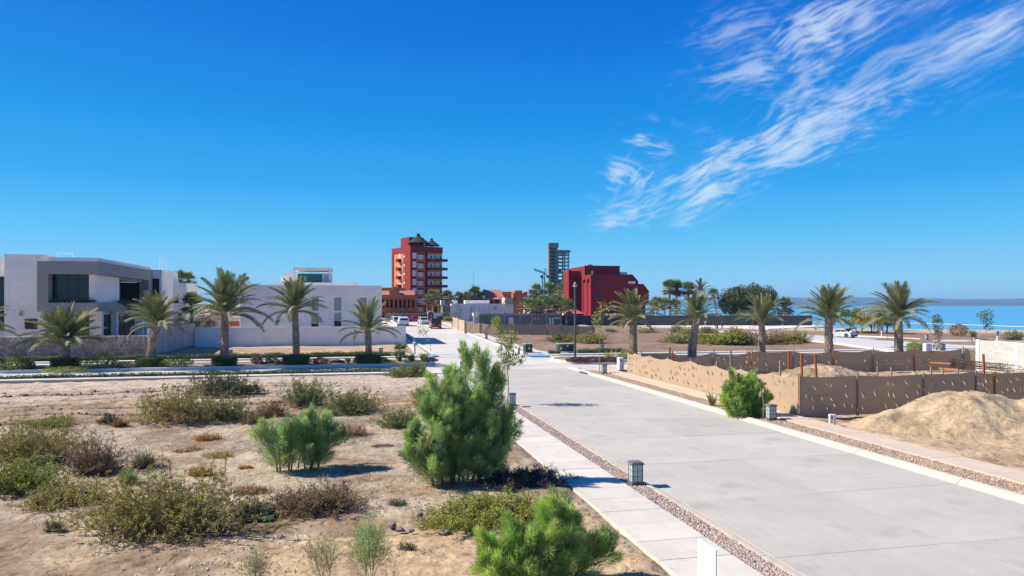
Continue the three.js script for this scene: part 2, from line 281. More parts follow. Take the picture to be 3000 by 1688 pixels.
{
  const g = new THREE.PlaneGeometry(60000, 60000, 1, 1); g.rotateX(-Math.PI / 2); g.translate(8000, -1.3, -12000);
  const p = g.attributes.position, uv = []; for (let i = 0; i < p.count; i++) uv.push(p.getX(i), p.getZ(i)); g.setAttribute('uv', new THREE.Float32BufferAttribute(uv, 2));
  const waves = scaled(tex(512, (u, v) => fbm(u * 5, v * 24, 4, 401, 1), false), 40);
  part('sea', g, new THREE.MeshPhysicalMaterial({ color: rgb(0.08, 0.32, 0.52), roughness: 0.5, ior: 1.33, bumpMap: waves, bumpScale: 0.35 }), scene, 'structure');
}
for (const [D, base, amp, seed, name] of [[6400, 40, 34, 501, 'hills'], [8600, 84, 40, 521, 'hills']]) {
  const P = [], I = [], n = 220;
  for (let i = 0; i <= n; i++) {
    const a = -0.08 + 1.35 * i / n, R = D * (1 + 0.06 * Math.sin(a * 3)), x = Math.sin(a) * R, z = -Math.cos(a) * R;
    const h = (base + amp * (fbm(i * 0.05, 1, 4, seed) - 0.5) * 2 + 9 * (fbm(i * 0.4, 2, 3, seed + 5) - 0.5)) * sstep(0.0, 0.16, a - 0.1);
    const steps = 6; for (let j = 0; j <= steps; j++) { const t = j / steps, k = 1 + (t - 1) * -0.0 + t * 0.09; P.push(x * k, -2 + h * (t ** 0.75) * (0.8 + 0.2 * t) + (j && j < steps ? 10 * (fbm(i * 0.6, j, 3, seed + 9) - 0.5) : 0), z * k); }
  }
  const s = 7; for (let i = 0; i < n; i++) for (let j = 0; j < s - 1; j++) { const a = i * s + j, b = a + s; I.push(a, b, a + 1, b, b + 1, a + 1); }
  const g = new THREE.BufferGeometry(); g.setAttribute('position', new THREE.Float32BufferAttribute(P, 3)); g.setIndex(I); g.computeVertexNormals();
  part(numbered(name), g, std(0.035, 0.045, 0.045, 1, { side: THREE.DoubleSide }), scene, 'structure');
}

// ================= streets =================
function stained(points, nx, nF, y, name, tone = [1, 1, 1], amount = 1) {   // flat sheet on a warped grid between two edges: points = [[xl, xr, F], ...]
  const P = [], C = [], U = [], I = [];
  for (let r = 0; r < points.length - 1; r++) { const k = Math.max(1, nF[r] ?? nF); for (let j = r ? 1 : 0; j <= k; j++) { const t = j / k, xl = mix(points[r][0], points[r + 1][0], t), xr = mix(points[r][1], points[r + 1][1], t), F = mix(points[r][2], points[r + 1][2], t);
    for (let i = 0; i <= nx; i++) { const x = mix(xl, xr, i / nx); P.push(x, y + rise(x, F), -F); U.push(x, F);
      const a = fbm(x * 0.07 + 3, F * 0.22, 4, 601), b = fbm(x * 0.5, F * 0.5, 3, 607); let v = 1.0 - amount * (0.26 * sstep(0.47, 0.66, a) + 0.08 * (b - 0.5)); C.push(v * tone[0], v * tone[1], v * tone[2] * 1.01); } } }
  const rows = P.length / 3 / (nx + 1);
  for (let j = 0; j < rows - 1; j++) for (let i = 0; i < nx; i++) { const a = j * (nx + 1) + i, b = a + 1, c = a + nx + 1; I.push(a, b, c, b, c + 1, c); }
  const g = new THREE.BufferGeometry(); g.setAttribute('position', new THREE.Float32BufferAttribute(P, 3)); g.setAttribute('color', new THREE.Float32BufferAttribute(C, 3)); g.setAttribute('uv', new THREE.Float32BufferAttribute(U, 2)); g.setIndex(I); g.computeVertexNormals();
  return part(name, g, M.road, scene, 'structure');
}
{
  const road = structure('street'), R = rng(5);
  for (let k = -2; k < 10; k++) for (const [x0, x1] of [[8.92, 13.44], [13.455, 18.05]]) {
    const F0 = 14.0 + 4.6 * k + 0.008, F1 = Math.min(60.0, F0 + 4.6 - 0.014), m = part('slab', span(x0, x1, -0.16, (R() - 0.5) * 0.006, F0, F1), M.slabs[Math.floor(R() * 3)], road);
    const u = m.geometry.attributes.uv, ox = R() * 7, oy = R() * 7; for (let i = 0; i < u.count; i++) u.setXY(i, u.getX(i) + ox, u.getY(i) + oy);
  }
  part('bed', span(8.9, 18.07, -0.3, -0.03, 2, 59.98), std(0.16, 0.15, 0.14, 1), road);
}
stained([[-90, 110, 60.02], [-90, 110, 76.0]], 200, 24, -0.002, 'boulevard');
stained([[8.6, 18.9, 76.02], [9.0, 19.6, 120], [9.6, 20.6, 178], [-30, 21.5, 182], [-34, 24, 208]], 16, [40, 40, 3, 10], -0.002, 'far_street', [1.04, 1.04, 1.05], 0.35);
// loop road to the beach on the right
part('beach_road', slabShape([[66.79, 93.85], [65.56, 85.84], [62.50, 76.57], [61.48, 69.80], [64.06, 61.76], [74.78, 63.51], [108.51, 92.15], [95.19, 93.94], [87.44, 96.77], [87.31, 104.04], [85.26, 109.84], [81.47, 112.09], [79.64, 121.66], [81.66, 139.76], [84.31, 163.44], [73.98, 177.63], [67.86, 162.94], [71.63, 148.53], [73.01, 135.59], [71.04, 115.82], [69.46, 104.22]], -0.2, 0.05), std(0.60, 0.60, 0.60, 0.85, { map: scaled(concreteMap, 9) }), scene, 'structure');
part('beach_road_kerb', merge([
  ...[[[71.04, 115.82], [69.46, 104.22]], [[69.46, 104.22], [66.79, 93.85]], [[66.79, 93.85], [65.56, 85.84]], [[65.56, 85.84], [62.50, 76.57]], [[62.50, 76.57], [61.48, 69.80]], [[81.47, 112.09], [85.26, 109.84]], [[85.26, 109.84], [87.31, 104.04]], [[87.31, 104.04], [87.44, 96.77]]].map(([a, b]) => { const L = Math.hypot(b[0] - a[0], b[1] - a[1]), q = box(L, 0.34, 0.5); q.rotateY(Math.atan2(b[1] - a[1], b[0] - a[0])); q.translate((a[0] + b[0]) / 2, 0.03, -(a[1] + b[1]) / 2); return q; })]), M.whiteKerb, scene, 'structure');
part('promenade', slabShape([[70.78, 172.18], [86.12, 155.02], [90.29, 144.44], [115.85, 159.37], [122.93, 173.48], [101.58, 162.50], [98.19, 182.35], [79.63, 193.70]], -0.2, 0.16), M.whiteKerb, scene, 'structure');

// pavements along the street
{
  const walk = structure('pavement'), R = rng(8);
  for (let F = 2.1; F < 56.5; F += 1.21) part('slab', span(6.32, 8.0, -0.1, 0.08 + (R() - 0.5) * 0.008, F, F + 1.196), M.walks[Math.floor(R() * 3)], walk);
  part('bed', span(6.4, 7.95, -0.3, 0.03, 2, 56.9), std(0.22, 0.2, 0.18, 1), walk);
  const kerb = structure('kerb');
  for (let F = 0.2; F < 57; F += 4.6) {   // low sloping gutter kerb on the left
    const s = new THREE.Shape([[0, -0.2], [0.34, -0.2], [0.34, -0.01], [0.16, 0.03], [0.12, 0.075], [0, 0.085]].map((p) => new THREE.Vector2(...p))), g = extrude(s, 4.58); g.translate(8.58, 0, -F - 4.58); part('kerb_stone', g, M.kerb, kerb);
  }
  const rk = structure('kerb');
  for (let F = 9.4; F < 56.5; F += 4.6) {   // rounded kerb on the right
    const s = new THREE.Shape(); s.moveTo(0, -0.25); s.lineTo(0.46, -0.25); s.lineTo(0.46, 0.10); s.quadraticCurveTo(0.42, 0.16, 0.30, 0.155); s.quadraticCurveTo(0.08, 0.15, 0.0, -0.01); s.closePath();
    const g = extrude(s, 4.575, 6), w = (R() - 0.5) * 0.03; g.translate(18.05 + w, 0, -F - 4.575); part('kerb_stone', g, M.kerb, rk);
  }
  const rw = structure('pavement');
  for (let F = 2.1; F < 56; F += 2.42) part('slab', span(19.75, 21.05, -0.1, 0.13 + (R() - 0.5) * 0.01, F, F + 2.405), M.pinkWalk, rw);
  part('bed', span(19.85, 20.95, -0.3, 0.07, 2, 56.4), std(0.3, 0.24, 0.18, 1), rw);
  // beyond the crossing
  const fw = structure('pavement');
  for (let F = 79.5; F < 176; F += 5.5) { const a = mix(0, 1.0, (F - 79) / 110); part('slab', climb(span(6.9 + a, 7.9 + a, -0.1, 0.1, F, F + 5.48)), M.walks[Math.floor(R() * 3)], fw); part('slab', climb(span(20.1 + a, 21.7 + a, -0.1, 0.1, F, F + 5.48)), M.walks[Math.floor(R() * 3)], fw); }
  const fk = structure('kerb');
  for (let F = 78.5; F < 176; F += 5.5) { const a = mix(0, 1.0, (F - 79) / 110); part('kerb_stone', climb(span(8.3 + a, 8.6 + a, -0.2, 0.13, F, F + 5.48)), M.whiteKerb, fk); part('kerb_stone', climb(span(18.95 + a * 1.6, 19.3 + a * 1.6, -0.2, 0.13, F, F + 5.48)), M.whiteKerb, fk); }
  part('verge_soil', merge([span(7.9, 8.35, -0.1, 0.05, 79.5, 100), span(19.3, 20.1, -0.1, 0.05, 79.5, 100), climb(span(8.1, 8.6, -0.1, 0.05, 100, 176)), climb(span(19.7, 20.4, -0.1, 0.05, 100, 176))]), std(0.34, 0.22, 0.16, 1, { map: scaled(soilMap, 7) }), scene, 'structure');
  // boulevard: near pavement, far pavement, kerbs
  const bw = structure('pavement');
  for (let x = -88; x < 4; x += 3) part('slab', span(x, x + 2.985, -0.1, 0.1, 57.7, 58.9), M.walks[Math.floor(R() * 3)], bw);
  for (let x = -88; x < 5.5; x += 3) part('slab', span(x, x + 2.985, -0.1, 0.1, 75.5, 76.7), M.walks[Math.floor(R() * 3)], bw);
  for (let x = 21.5; x < 105; x += 3) part('slab', span(x, x + 2.985, -0.1, 0.1, 75.5, 76.9), M.walks[Math.floor(R() * 3)], bw);
  for (let x = 23.6; x < 105; x += 3) part('slab', span(x, x + 2.985, -0.1, 0.1, 57.4, 59.7), M.pinkWalk, bw);
  const bk = structure('kerb');
  for (let x = 23.6; x < 105; x += 3) part('kerb_stone', span(x, x + 2.985, -0.2, 0.13, 59.72, 60.0), M.whiteKerb, bk);
  for (let x = -88; x < 3; x += 3) part('kerb_stone', span(x, x + 2.985, -0.2, 0.12, 59.75, 60.05), M.whiteKerb, bk);
  for (let x = -88; x < 6; x += 3) part('kerb_stone', span(x, x + 2.985, -0.2, 0.14, 75.2, 75.48), M.whiteKerb, bk);
  for (let x = 21.5; x < 105; x += 3) part('kerb_stone', span(x, x + 2.985, -0.2, 0.14, 75.2, 75.48), M.whiteKerb, bk);
  // corner aprons with blue painted ramps
  const arc = (cx, cF, r, a0, a1, n = 10) => Array.from({ length: n + 1 }, (_, i) => { const a = mix(a0, a1, i / n); return [cx + r * Math.cos(a), cF + r * Math.sin(a)]; });
  const apron = structure('corner_apron'), pi = Math.PI;
  part('apron', slabShape([[4.0, 57.7], [6.32, 57.0], [8.0, 57.0], ...arc(5.6, 56.9, 3.1, 0, pi / 2), [3.9, 60.03]], -0.1, 0.085), M.walks[2], apron);
  part('apron', slabShape([...arc(21.2, 56.6, 3.1, pi, pi / 2), [23.5, 59.7], [23.5, 56.3], [19.8, 56.3], [18.1, 56.3]], -0.1, 0.09), M.pinkWalk, apron);
  part('apron', slabShape([[5.6, 75.2], ...arc(5.6, 78.2, 3.0, -pi / 2, 0), [8.3, 79.5], [5.6, 79.5]], -0.1, 0.09), M.walks[1], apron);
  part('apron', slabShape([[18.95, 79.5], ...arc(21.9, 78.2, 3.0, pi, pi * 1.5), [23.5, 75.2], [23.5, 79.4]], -0.1, 0.09), M.walks[1], apron);
  const ramp = structure('painted_ramp');
  for (const c of [[[7.43, 57.20], [8.36, 58.49], [9.05, 58.04], [8.59, 56.08]], [[17.64, 55.85], [18.61, 56.87], [19.13, 56.13], [17.94, 54.31]], [[20.07, 55.62], [20.51, 55.68], [20.09, 54.72], [19.77, 54.79]], [[6.75, 78.41], [8.20, 79.47], [8.88, 76.88], [7.69, 74.60]], [[17.81, 75.45], [20.16, 76.85], [20.48, 74.87], [19.88, 72.93], [18.26, 73.28]]])
    part('paint', slabShape(c, 0.094, 0.099), M.blue, ramp);
}
part('hedge_soil', span(-88, 3.4, -0.1, 0.06, 58.95, 59.74), std(0.16, 0.11, 0.075, 1, { map: scaled(soilMap, 5) }), scene, 'structure');
// planted medians of the boulevard
{
  const med = structure('median'), pi = Math.PI, nose = (cx, r, a0, a1) => Array.from({ length: 11 }, (_, i) => { const a = mix(a0, a1, i / 10); return [cx + r * 0.9 * Math.cos(a), 67.5 + r * Math.sin(a)]; });
  const soil = std(0.36, 0.27, 0.18, 1, { map: scaled(soilMap, 6) });
  for (const [o, i] of [[[[-90, 65.0], ...nose(5.0, 2.5, -pi / 2, pi / 2), [-90, 70]], [[-90, 65.25], ...nose(5.0, 2.25, -pi / 2, pi / 2), [-90, 69.75]]], [[[110, 65.0], [110, 70], ...nose(21, 2.5, pi / 2, pi * 1.5)], [[110, 65.25], [110, 69.75], ...nose(21, 2.25, pi / 2, pi * 1.5)]]]) {
    const s = new THREE.Shape(o.map((p) => new THREE.Vector2(...p))); s.holes.push(new THREE.Path(i.map((p) => new THREE.Vector2(...p)).reverse()));
    const g = extrude(s, 0.46); g.rotateX(-pi / 2); g.translate(0, -0.2, 0); part('kerb', boxUV(g), M.whiteKerb, med);
    part('planting_bed', slabShape(i, -0.1, 0.2), soil, med);
  }
}
// pebbles in the verges
{
  const R = rng(12), st = new THREE.IcosahedronGeometry(1, 0), m = new THREE.Matrix4(), q = new THREE.Quaternion(), e = new THREE.Euler();
  const strew = (name, n, spot, size, cols) => {
    const o = new THREE.InstancedMesh(st, std(1, 1, 1, 0.95), n); o.name = name; o.userData.kind = 'stuff';
    for (let i = 0; i < n; i++) { const [x, y, F] = spot(), s = size * (0.5 + R() * 0.9); q.setFromEuler(e.set(R() * 6, R() * 6, R() * 6)); m.compose(V(x, y, -F), q, V(s, s * (0.5 + 0.4 * R()), s * (0.6 + 0.5 * R()))); o.setMatrixAt(i, m); const c = cols[Math.floor(R() * cols.length)], l = 0.7 + R() * 0.6; o.setColorAt(i, rgb(c[0] * l, c[1] * l, c[2] * l)); }
    o.castShadow = o.receiveShadow = true; scene.add(o); return o;
  };
  const peb = [[0.44, 0.33, 0.27], [0.30, 0.22, 0.18], [0.52, 0.42, 0.36], [0.36, 0.30, 0.28]];
  part('verge_bed', span(8.0, 8.58, -0.2, 0.03, 2, 57), std(0.24, 0.17, 0.13, 1, { map: scaled(soilMap, 5) }), scene, 'structure');
  part('verge_bed_right', span(18.51, 19.75, -0.2, 0.07, 2, 56.3), std(0.50, 0.38, 0.26, 1, { map: scaled(soilMap, 5) }), scene, 'structure');
  describe(strew('gravel', 26000, () => [8.02 + R() * 0.55, 0.035 + R() * 0.02, 9 + (R() ** 1.6) * 48], 0.03, peb), 'brown pebbles filling the strip beside the left pavement', 'gravel', null, 'stuff');
  describe(strew('gravel_strip', 6500, () => [18.54 + R() * 1.18, 0.075 + R() * 0.012, 12 + (R() ** 1.5) * 44], 0.026, peb.map((c) => [c[0] * 1.1, c[1] * 1.05, c[2] * 0.95])), 'thin brown gravel between rounded kerb and right pavement', 'gravel', null, 'stuff');
  describe(strew('track_clods', 15000, () => { let x, t; do { x = -42 + R() * 42; t = ruts[Math.floor(R() * ruts.length)]; } while (fbm(x * 0.16, t[0] * 3, 3, 831) < 0.42 || R() < sstep(-10, 0, x)); const F = rutLine(t, x) + (R() + R() + R() - 1.5) * 0.5; return [x, groundY(x, F) + 0.01, F]; }, 0.075, [[0.17, 0.105, 0.07], [0.13, 0.08, 0.05], [0.21, 0.135, 0.09], [0.25, 0.17, 0.115]]), 'dark soil clods churned up along the tyre tracks at left', 'soil', null, 'stuff');
  describe(strew('ground_pebbles', 16000, () => { let x, F; do { x = -34 + R() * 40; F = 9 + (R() ** 1.4) * 44; } while (x > 6.2 || fbm(x * 0.3, F * 0.3, 3, 811) < 0.44); return [x, groundY(x, F), F]; }, 0.028, [[0.55, 0.47, 0.4], [0.4, 0.31, 0.25], [0.62, 0.55, 0.48], [0.3, 0.22, 0.17]]), 'small stones scattered over the vacant lot', 'stones', null, 'stuff');
}

// ================= plants =================
const PAL = {
  olive: [[0.37, 0.34, 0.06], [0.46, 0.42, 0.075], [0.28, 0.26, 0.055], [0.48, 0.42, 0.085], [0.31, 0.23, 0.08]],
  green: [[0.166, 0.244, 0.040], [0.235, 0.304, 0.047], [0.138, 0.177, 0.040], [0.313, 0.332, 0.064]],
  deep: [[0.068, 0.104, 0.029], [0.090, 0.128, 0.034], [0.120, 0.136, 0.039], [0.053, 0.080, 0.026]],
  lime: [[0.313, 0.392, 0.040], [0.410, 0.460, 0.047], [0.235, 0.293, 0.032], [0.371, 0.332, 0.047]],
  brown: [[0.293, 0.160, 0.078], [0.371, 0.217, 0.086], [0.216, 0.122, 0.070], [0.313, 0.226, 0.078], [0.274, 0.246, 0.070]],
  dry: [[0.36, 0.19, 0.075], [0.30, 0.15, 0.06], [0.42, 0.25, 0.11], [0.25, 0.13, 0.06]],
  gold: [[0.46, 0.22, 0.035], [0.38, 0.18, 0.03], [0.50, 0.28, 0.06]],
  mauve: [[0.140, 0.091, 0.078], [0.182, 0.117, 0.098], [0.126, 0.098, 0.065], [0.098, 0.065, 0.058]],
  sage: [[0.235, 0.246, 0.120], [0.313, 0.311, 0.152], [0.196, 0.198, 0.096], [0.371, 0.339, 0.160]],
  tamarisk: [[0.24, 0.36, 0.09], [0.29, 0.42, 0.11], [0.16, 0.27, 0.07], [0.36, 0.44, 0.14], [0.22, 0.34, 0.13]],
  blueTam: [[0.232, 0.365, 0.131], [0.294, 0.406, 0.139], [0.168, 0.274, 0.096], [0.357, 0.406, 0.104]],
  brightTam: [[0.23, 0.37, 0.06], [0.30, 0.43, 0.08], [0.17, 0.29, 0.05], [0.37, 0.46, 0.10]],
  hedge: [[0.053, 0.111, 0.023], [0.075, 0.145, 0.029], [0.042, 0.085, 0.021], [0.105, 0.170, 0.036]],
  purple: [[0.10, 0.025, 0.055], [0.14, 0.04, 0.07], [0.07, 0.02, 0.045], [0.09, 0.05, 0.05]],
  rosy: [[0.24, 0.08, 0.085], [0.18, 0.06, 0.06], [0.15, 0.10, 0.05], [0.28, 0.12, 0.12]],
  yellow: [[0.33, 0.36, 0.03], [0.26, 0.32, 0.03], [0.20, 0.26, 0.03]],
  palm: [[0.19, 0.225, 0.085], [0.225, 0.255, 0.105], [0.155, 0.19, 0.07], [0.28, 0.28, 0.11]],
  fan: [[0.174, 0.227, 0.051], [0.227, 0.270, 0.058], [0.131, 0.174, 0.043]],
};
const pick = (a, R) => a[Math.floor(R() * a.length)];
const spin = (d, R) => { const s = randDir(R).cross(d); return s.lengthSq() < 1e-4 ? V(1, 0, 0) : s.normalize(); };

// twiggy desert scrub: arching stems, side twigs, small leaves
function scrub(label, X, F, rx, h, pal, { n = 5000, leaf = 0.07, seed = 1, depth = 0.8, stems = 110, lean = 0, bare = 0, group, name = 'desert_shrub', category = 'shrub', F2 } = {}) {
  const R = rng(seed * 7919 + 13), t = thing(name, label, category, X, F, groundY(X, F) - 0.03, 0, group), tw = new Leaves(), lf = new Leaves(), twigCol = [0.14, 0.095, 0.06];
  rx *= 1.22; h *= 1.12; stems = Math.round(stems * 1.3);
  const lobes = Array.from({ length: 7 }, () => [R() * 6.28, 0.62 + R() * 0.5, 0.7 + R() * 0.5]);
  n *= leaf < 0.1 ? 3.2 : 2.1; if (leaf < 0.1) leaf *= 0.74; const per = Math.ceil(n / (stems * 7)), cs = PAL[pal];
  for (let i = 0; i < stems; i++) {
    const az = R() * 6.283, el = Math.asin(R() ** 0.8), lobe = lobes.reduce((a, l) => { const d = Math.cos(az - l[0]); return d > a[0] ? [d, l[1], l[2]] : a; }, [-2, 1, 1]);
    const L = (0.55 + 0.5 * R()) * lobe[1] * 1.12, H = h * (0.62 + 0.45 * R()) * lobe[2];
    const ox = (R() - 0.5) * rx * 1.0, oz = (R() - 0.5) * rx * depth * 1.0, ce = Math.cos(el), se = Math.sin(el);
    const at = (s) => V(ox + Math.cos(az) * ce * L * rx * 0.78 * s + lean * s * s * h, se * H * (1.25 * s - 0.25 * s * s) + H * 0.25 * s * (1 - s * 0.9), oz + Math.sin(az) * ce * L * rx * depth * 0.78 * s);
    let prev = at(0); for (const s of [0.35, 0.7, 1]) { const p = at(s); p.y = Math.max(p.y, 0.02); tw.twig(prev, p, 0.012 * (1.2 - s * 0.7), twigCol); prev = p; }
    for (let k = 0; k < 7; k++) {
      const s = 0.28 + 0.72 * ((k + R()) / 7), a = at(s), d = randDir(R, 0.35), tl = (0.10 + 0.17 * R()) * Math.min(1, 0.55 + rx * 0.35), b = a.clone().addScaledVector(d, tl); b.y = Math.max(b.y, 0.03);
      tw.twig(a, b, 0.005, twigCol);
      const m = bare && R() < bare ? Math.ceil(per * 0.25) : per;
      for (let q = 0; q < m; q++) { const c = a.clone().lerp(b, R()).addScaledVector(randDir(R), 0.05 * R()); c.y = Math.max(0.01, c.y); const dir = randDir(R, 0.3); lf.leaf(c, dir, leaf * (0.6 + 0.8 * R()), leaf * 0.42, spin(dir, R), tint(pick(cs, R), R, 0.22, 0.08)); }
    }
  }
  part('stems', tw.geometry(), M.leaf, t, 'stuff'); part('foliage', lf.geometry(), M.leaf, t, 'stuff'); return t;
}
// feathery tamarisk: upright stems carrying soft plumes
function tamarisk(label, X, F, rx, h, pal, { n = 26000, seed = 1, stems = 9, open = 0, name = 'tamarisk_bush', plume = 0.5, category = 'shrub', wid = 0.024, heads } = {}) {
  const R = rng(seed * 104729 + 3), t = thing(name, label, category, X, F, groundY(X, F) - 0.03), lf = new Leaves(), wood = [], cs = PAL[pal];
  const plumes = [];
  for (let i = 0; i < stems; i++) {
    const hd = heads && heads[i], az = R() * 6.283, out = hd ? hd[0] : (0.15 + 0.85 * Math.sqrt((i + 0.5) / stems)) * rx * Math.cos(az), oz = hd ? hd[2] : (0.15 + 0.7 * Math.sqrt((i + 0.5) / stems)) * rx * 0.8 * Math.sin(az), H = hd ? hd[1] : h * (1 - 0.5 * (Math.hypot(out, oz) / rx) ** 1.5) * (0.8 + 0.25 * R());
    const at = (s) => V(out * (0.25 * s + 0.75 * s * s), H * s * (1.12 - 0.12 * s), oz * (0.25 * s + 0.75 * s * s));
    const base = V((R() - 0.5) * rx * 0.6 + out * 0.35, 0, (R() - 0.5) * rx * 0.4), pos = (s) => at(s).addScaledVector(base, 1 - s * 0.6);
    const part0 = tube([pos(0), pos(0.3), pos(0.6), pos(0.9)], open ? 0.006 : 0.016 + 0.008 * h, open ? 0.003 : 0.006, 5, 8); wood.push(part0);
    const nb = Math.round(11 + 5 * h);
    for (let k = 0; k < nb; k++) {
      const s = mix(open ? 0.25 : 0.0, 1, ((k + R()) / nb) ** 1.0), a = pos(s), ba = R() * 6.283, reach = (1 - s * 0.8) * (0.3 + 0.24 * rx) * (0.5 + R() * 0.7) + 0.08, up = 0.28 + 0.5 * s;
      const tip = a.clone().add(V(Math.cos(ba) * reach * 0.7, (0.55 + up) * reach * 1.15 + (R() - 0.45) * 0.25, Math.sin(ba) * reach * 0.7)); if (tip.y < 0.1) tip.y = 0.1; if (s < 0.3 && !open) tip.add(V(out * 0.12, -0.25 * R(), oz * 0.12 + 0.15));
      if (k % 3 === 0) wood.push(bar(a, a.clone().lerp(tip, 0.8), open ? 0.003 : 0.007, 3));
      plumes.push([a, tip, s]);
    }
    plumes.push([pos(0.82), pos(1.02), 1]);
  }
  const per = Math.ceil(n / plumes.length);
  for (const [a, b, s] of plumes) {
    const ax = b.clone().sub(a), L = ax.length(), dir = ax.clone().normalize(), tone = tint(pick(cs, R), R, 0.34, 0.1).map((v) => v * 1.3), fat = (0.085 + 0.13 * plume) * (1.15 - s * 0.5);
    for (let q = 0; q < per; q++) {
      const u = R() ** 0.8, r = fat * Math.sqrt(R()) * (1 - 0.6 * u * u), o = randDir(R), c = a.clone().addScaledVector(dir, L * (0.12 + 1.05 * u)).addScaledVector(o, r);
      const d = dir.clone().multiplyScalar(0.85).add(o.multiplyScalar(0.7)).add(V(0, 0.35 - 0.45 * R(), 0)).normalize(); c.y = Math.max(0.03, c.y);
      lf.leaf(c, d, (0.10 + 0.11 * R()) * (0.7 + plume * 0.6), wid, spin(d, R), [0, 1, 2].map((j) => tone[j] * (0.8 + 0.4 * R())));
    }
  }
  part('stems', merge(wood), M.bark, t); part('foliage', lf.geometry(), M.feather, t, 'stuff'); return t;
}
// leafy mass inside an ellipsoid or drum, leaves near the surface and a few inside
function leafMass(lf, R, { c = [0, 0, 0], r = [1, 1, 1], n = 800, leaf = 0.1, pal, drum = 0, lump = 0.25, inner = 0.35, aspect = 0.5, low = -1 }) {
  const cs = PAL[pal], seed = Math.floor(R() * 1e6);
  for (let i = 0; i < n; i++) {
    const d = randDir(R); if (d.y < low) d.y = -d.y;
    let k = 1 + lump * 2 * (fbm(d.x * 2.2 + 5, d.z * 2.2 + d.y * 2.2, 3, seed) - 0.5); if (R() < inner) k *= 0.45 + 0.5 * R(); else k *= 0.9 + 0.14 * R();
    let p;
    if (drum) { const f = 1 / Math.max(Math.hypot(d.x, d.z), Math.abs(d.y) * 0.999); const m = Math.min(f, 1.42); p = V(d.x * m * r[0] * k, d.y * m * r[1] * Math.min(k, 1.08), d.z * m * r[2] * k); } else p = V(d.x * r[0] * k, d.y * r[1] * k, d.z * r[2] * k);
    p.add(V(...c)); const dir = d.clone().multiplyScalar(0.8).add(randDir(R)).normalize();
    lf.leaf(p, dir, leaf * (0.65 + 0.7 * R()), leaf * aspect, spin(dir, R), tint(pick(cs, R), R, 0.22, 0.06));
  }
}
function bushLeafy(name, label, X, F, rx, h, pal, { n = 900, leaf = 0.12, seed = 1, depth = 0.85, group, base = 0.2, drum = 0, lump = 0.3, y, category = 'shrub' } = {}) {
  const R = rng(seed * 6007 + 5), t = thing(name, label, category, X, F, y ?? groundY(X, F), 0, group), lf = new Leaves();
  leafMass(lf, R, { c: [0, h * 0.5, 0], r: [rx, h * 0.5, rx * depth], n, leaf, pal, drum, lump: drum ? 0.06 : lump, low: -0.95 });
  if (drum) { const cg = new THREE.CylinderGeometry(rx * 0.93, rx * 0.9, h * 0.9, 28, 6), q = cg.attributes.position; for (let i = 0; i < q.count; i++) { const k = 1 + 0.08 * (h2(i, seed, 3) - 0.5); q.setXYZ(i, q.getX(i) * k, q.getY(i) + h * 0.48 + 0.03 * (h2(i, seed, 5) - 0.5), q.getZ(i) * k); } cg.computeVertexNormals(); part('twig_core', cg, std(0.045, 0.075, 0.022, 1), t); }
  const wood = []; for (let i = 0; i < 5; i++) { const a = R() * 6.28; wood.push(bar(V(0, -0.05, 0), V(Math.cos(a) * rx * 0.5, h * 0.7, Math.sin(a) * rx * 0.45), 0.02, 4)); }
  part('stems', merge(wood), M.bark, t); part('foliage', lf.geometry(), M.leaf, t, 'stuff'); return t;
}
// a tuft of blades (agave, grasses)
function tuft(name, label, X, F, r, h, pal, { blades = 40, wid = 0.04, seed = 1, group, y, stiff = 0.6, category = 'plant' } = {}) {
  const R = rng(seed * 331 + 7), t = thing(name, label, category, X, F, y ?? groundY(X, F), 0, group), lf = new Leaves();
  for (let i = 0; i < blades; i++) { const a = R() * 6.283, o = r * Math.sqrt(R()), hh = h * (category === 'grass' ? 0.25 + 0.8 * R() * R() : 0.6 + 0.45 * R()), d = V(Math.cos(a), 0, Math.sin(a)), sp = category === 'grass' ? r * (R() + R() + R()) / 2.4 : 0, sa = R() * 6.283, o2 = category === 'grass' ? h * 0.9 * R() : o, b = V(d.x * o * 0.25 * (sp ? 0 : 1) + sp * Math.cos(sa), 0, d.z * o * 0.25 * (sp ? 0 : 1) + sp * 0.7 * Math.sin(sa)), m = b.clone().addScaledVector(d, o2 * 0.5).add(V(0, hh * (0.5 + 0.25 * stiff), 0)), e = b.clone().addScaledVector(d, o2).add(V(0, hh * stiff + hh * 0.25, 0)), s = V(-d.z, 0, d.x), c = tint(pick(PAL[pal], R), R, 0.2, 0.08);
    lf.quad(b.clone().addScaledVector(s, wid / 2), m.clone().addScaledVector(s, wid / 2), m.clone().addScaledVector(s, -wid / 2), b.clone().addScaledVector(s, -wid / 2), c); lf.tri(m.clone().addScaledVector(s, wid / 2), e, m.clone().addScaledVector(s, -wid / 2), c); }
  part('blades', lf.geometry(), M.leaf, t, 'stuff'); return t;
}

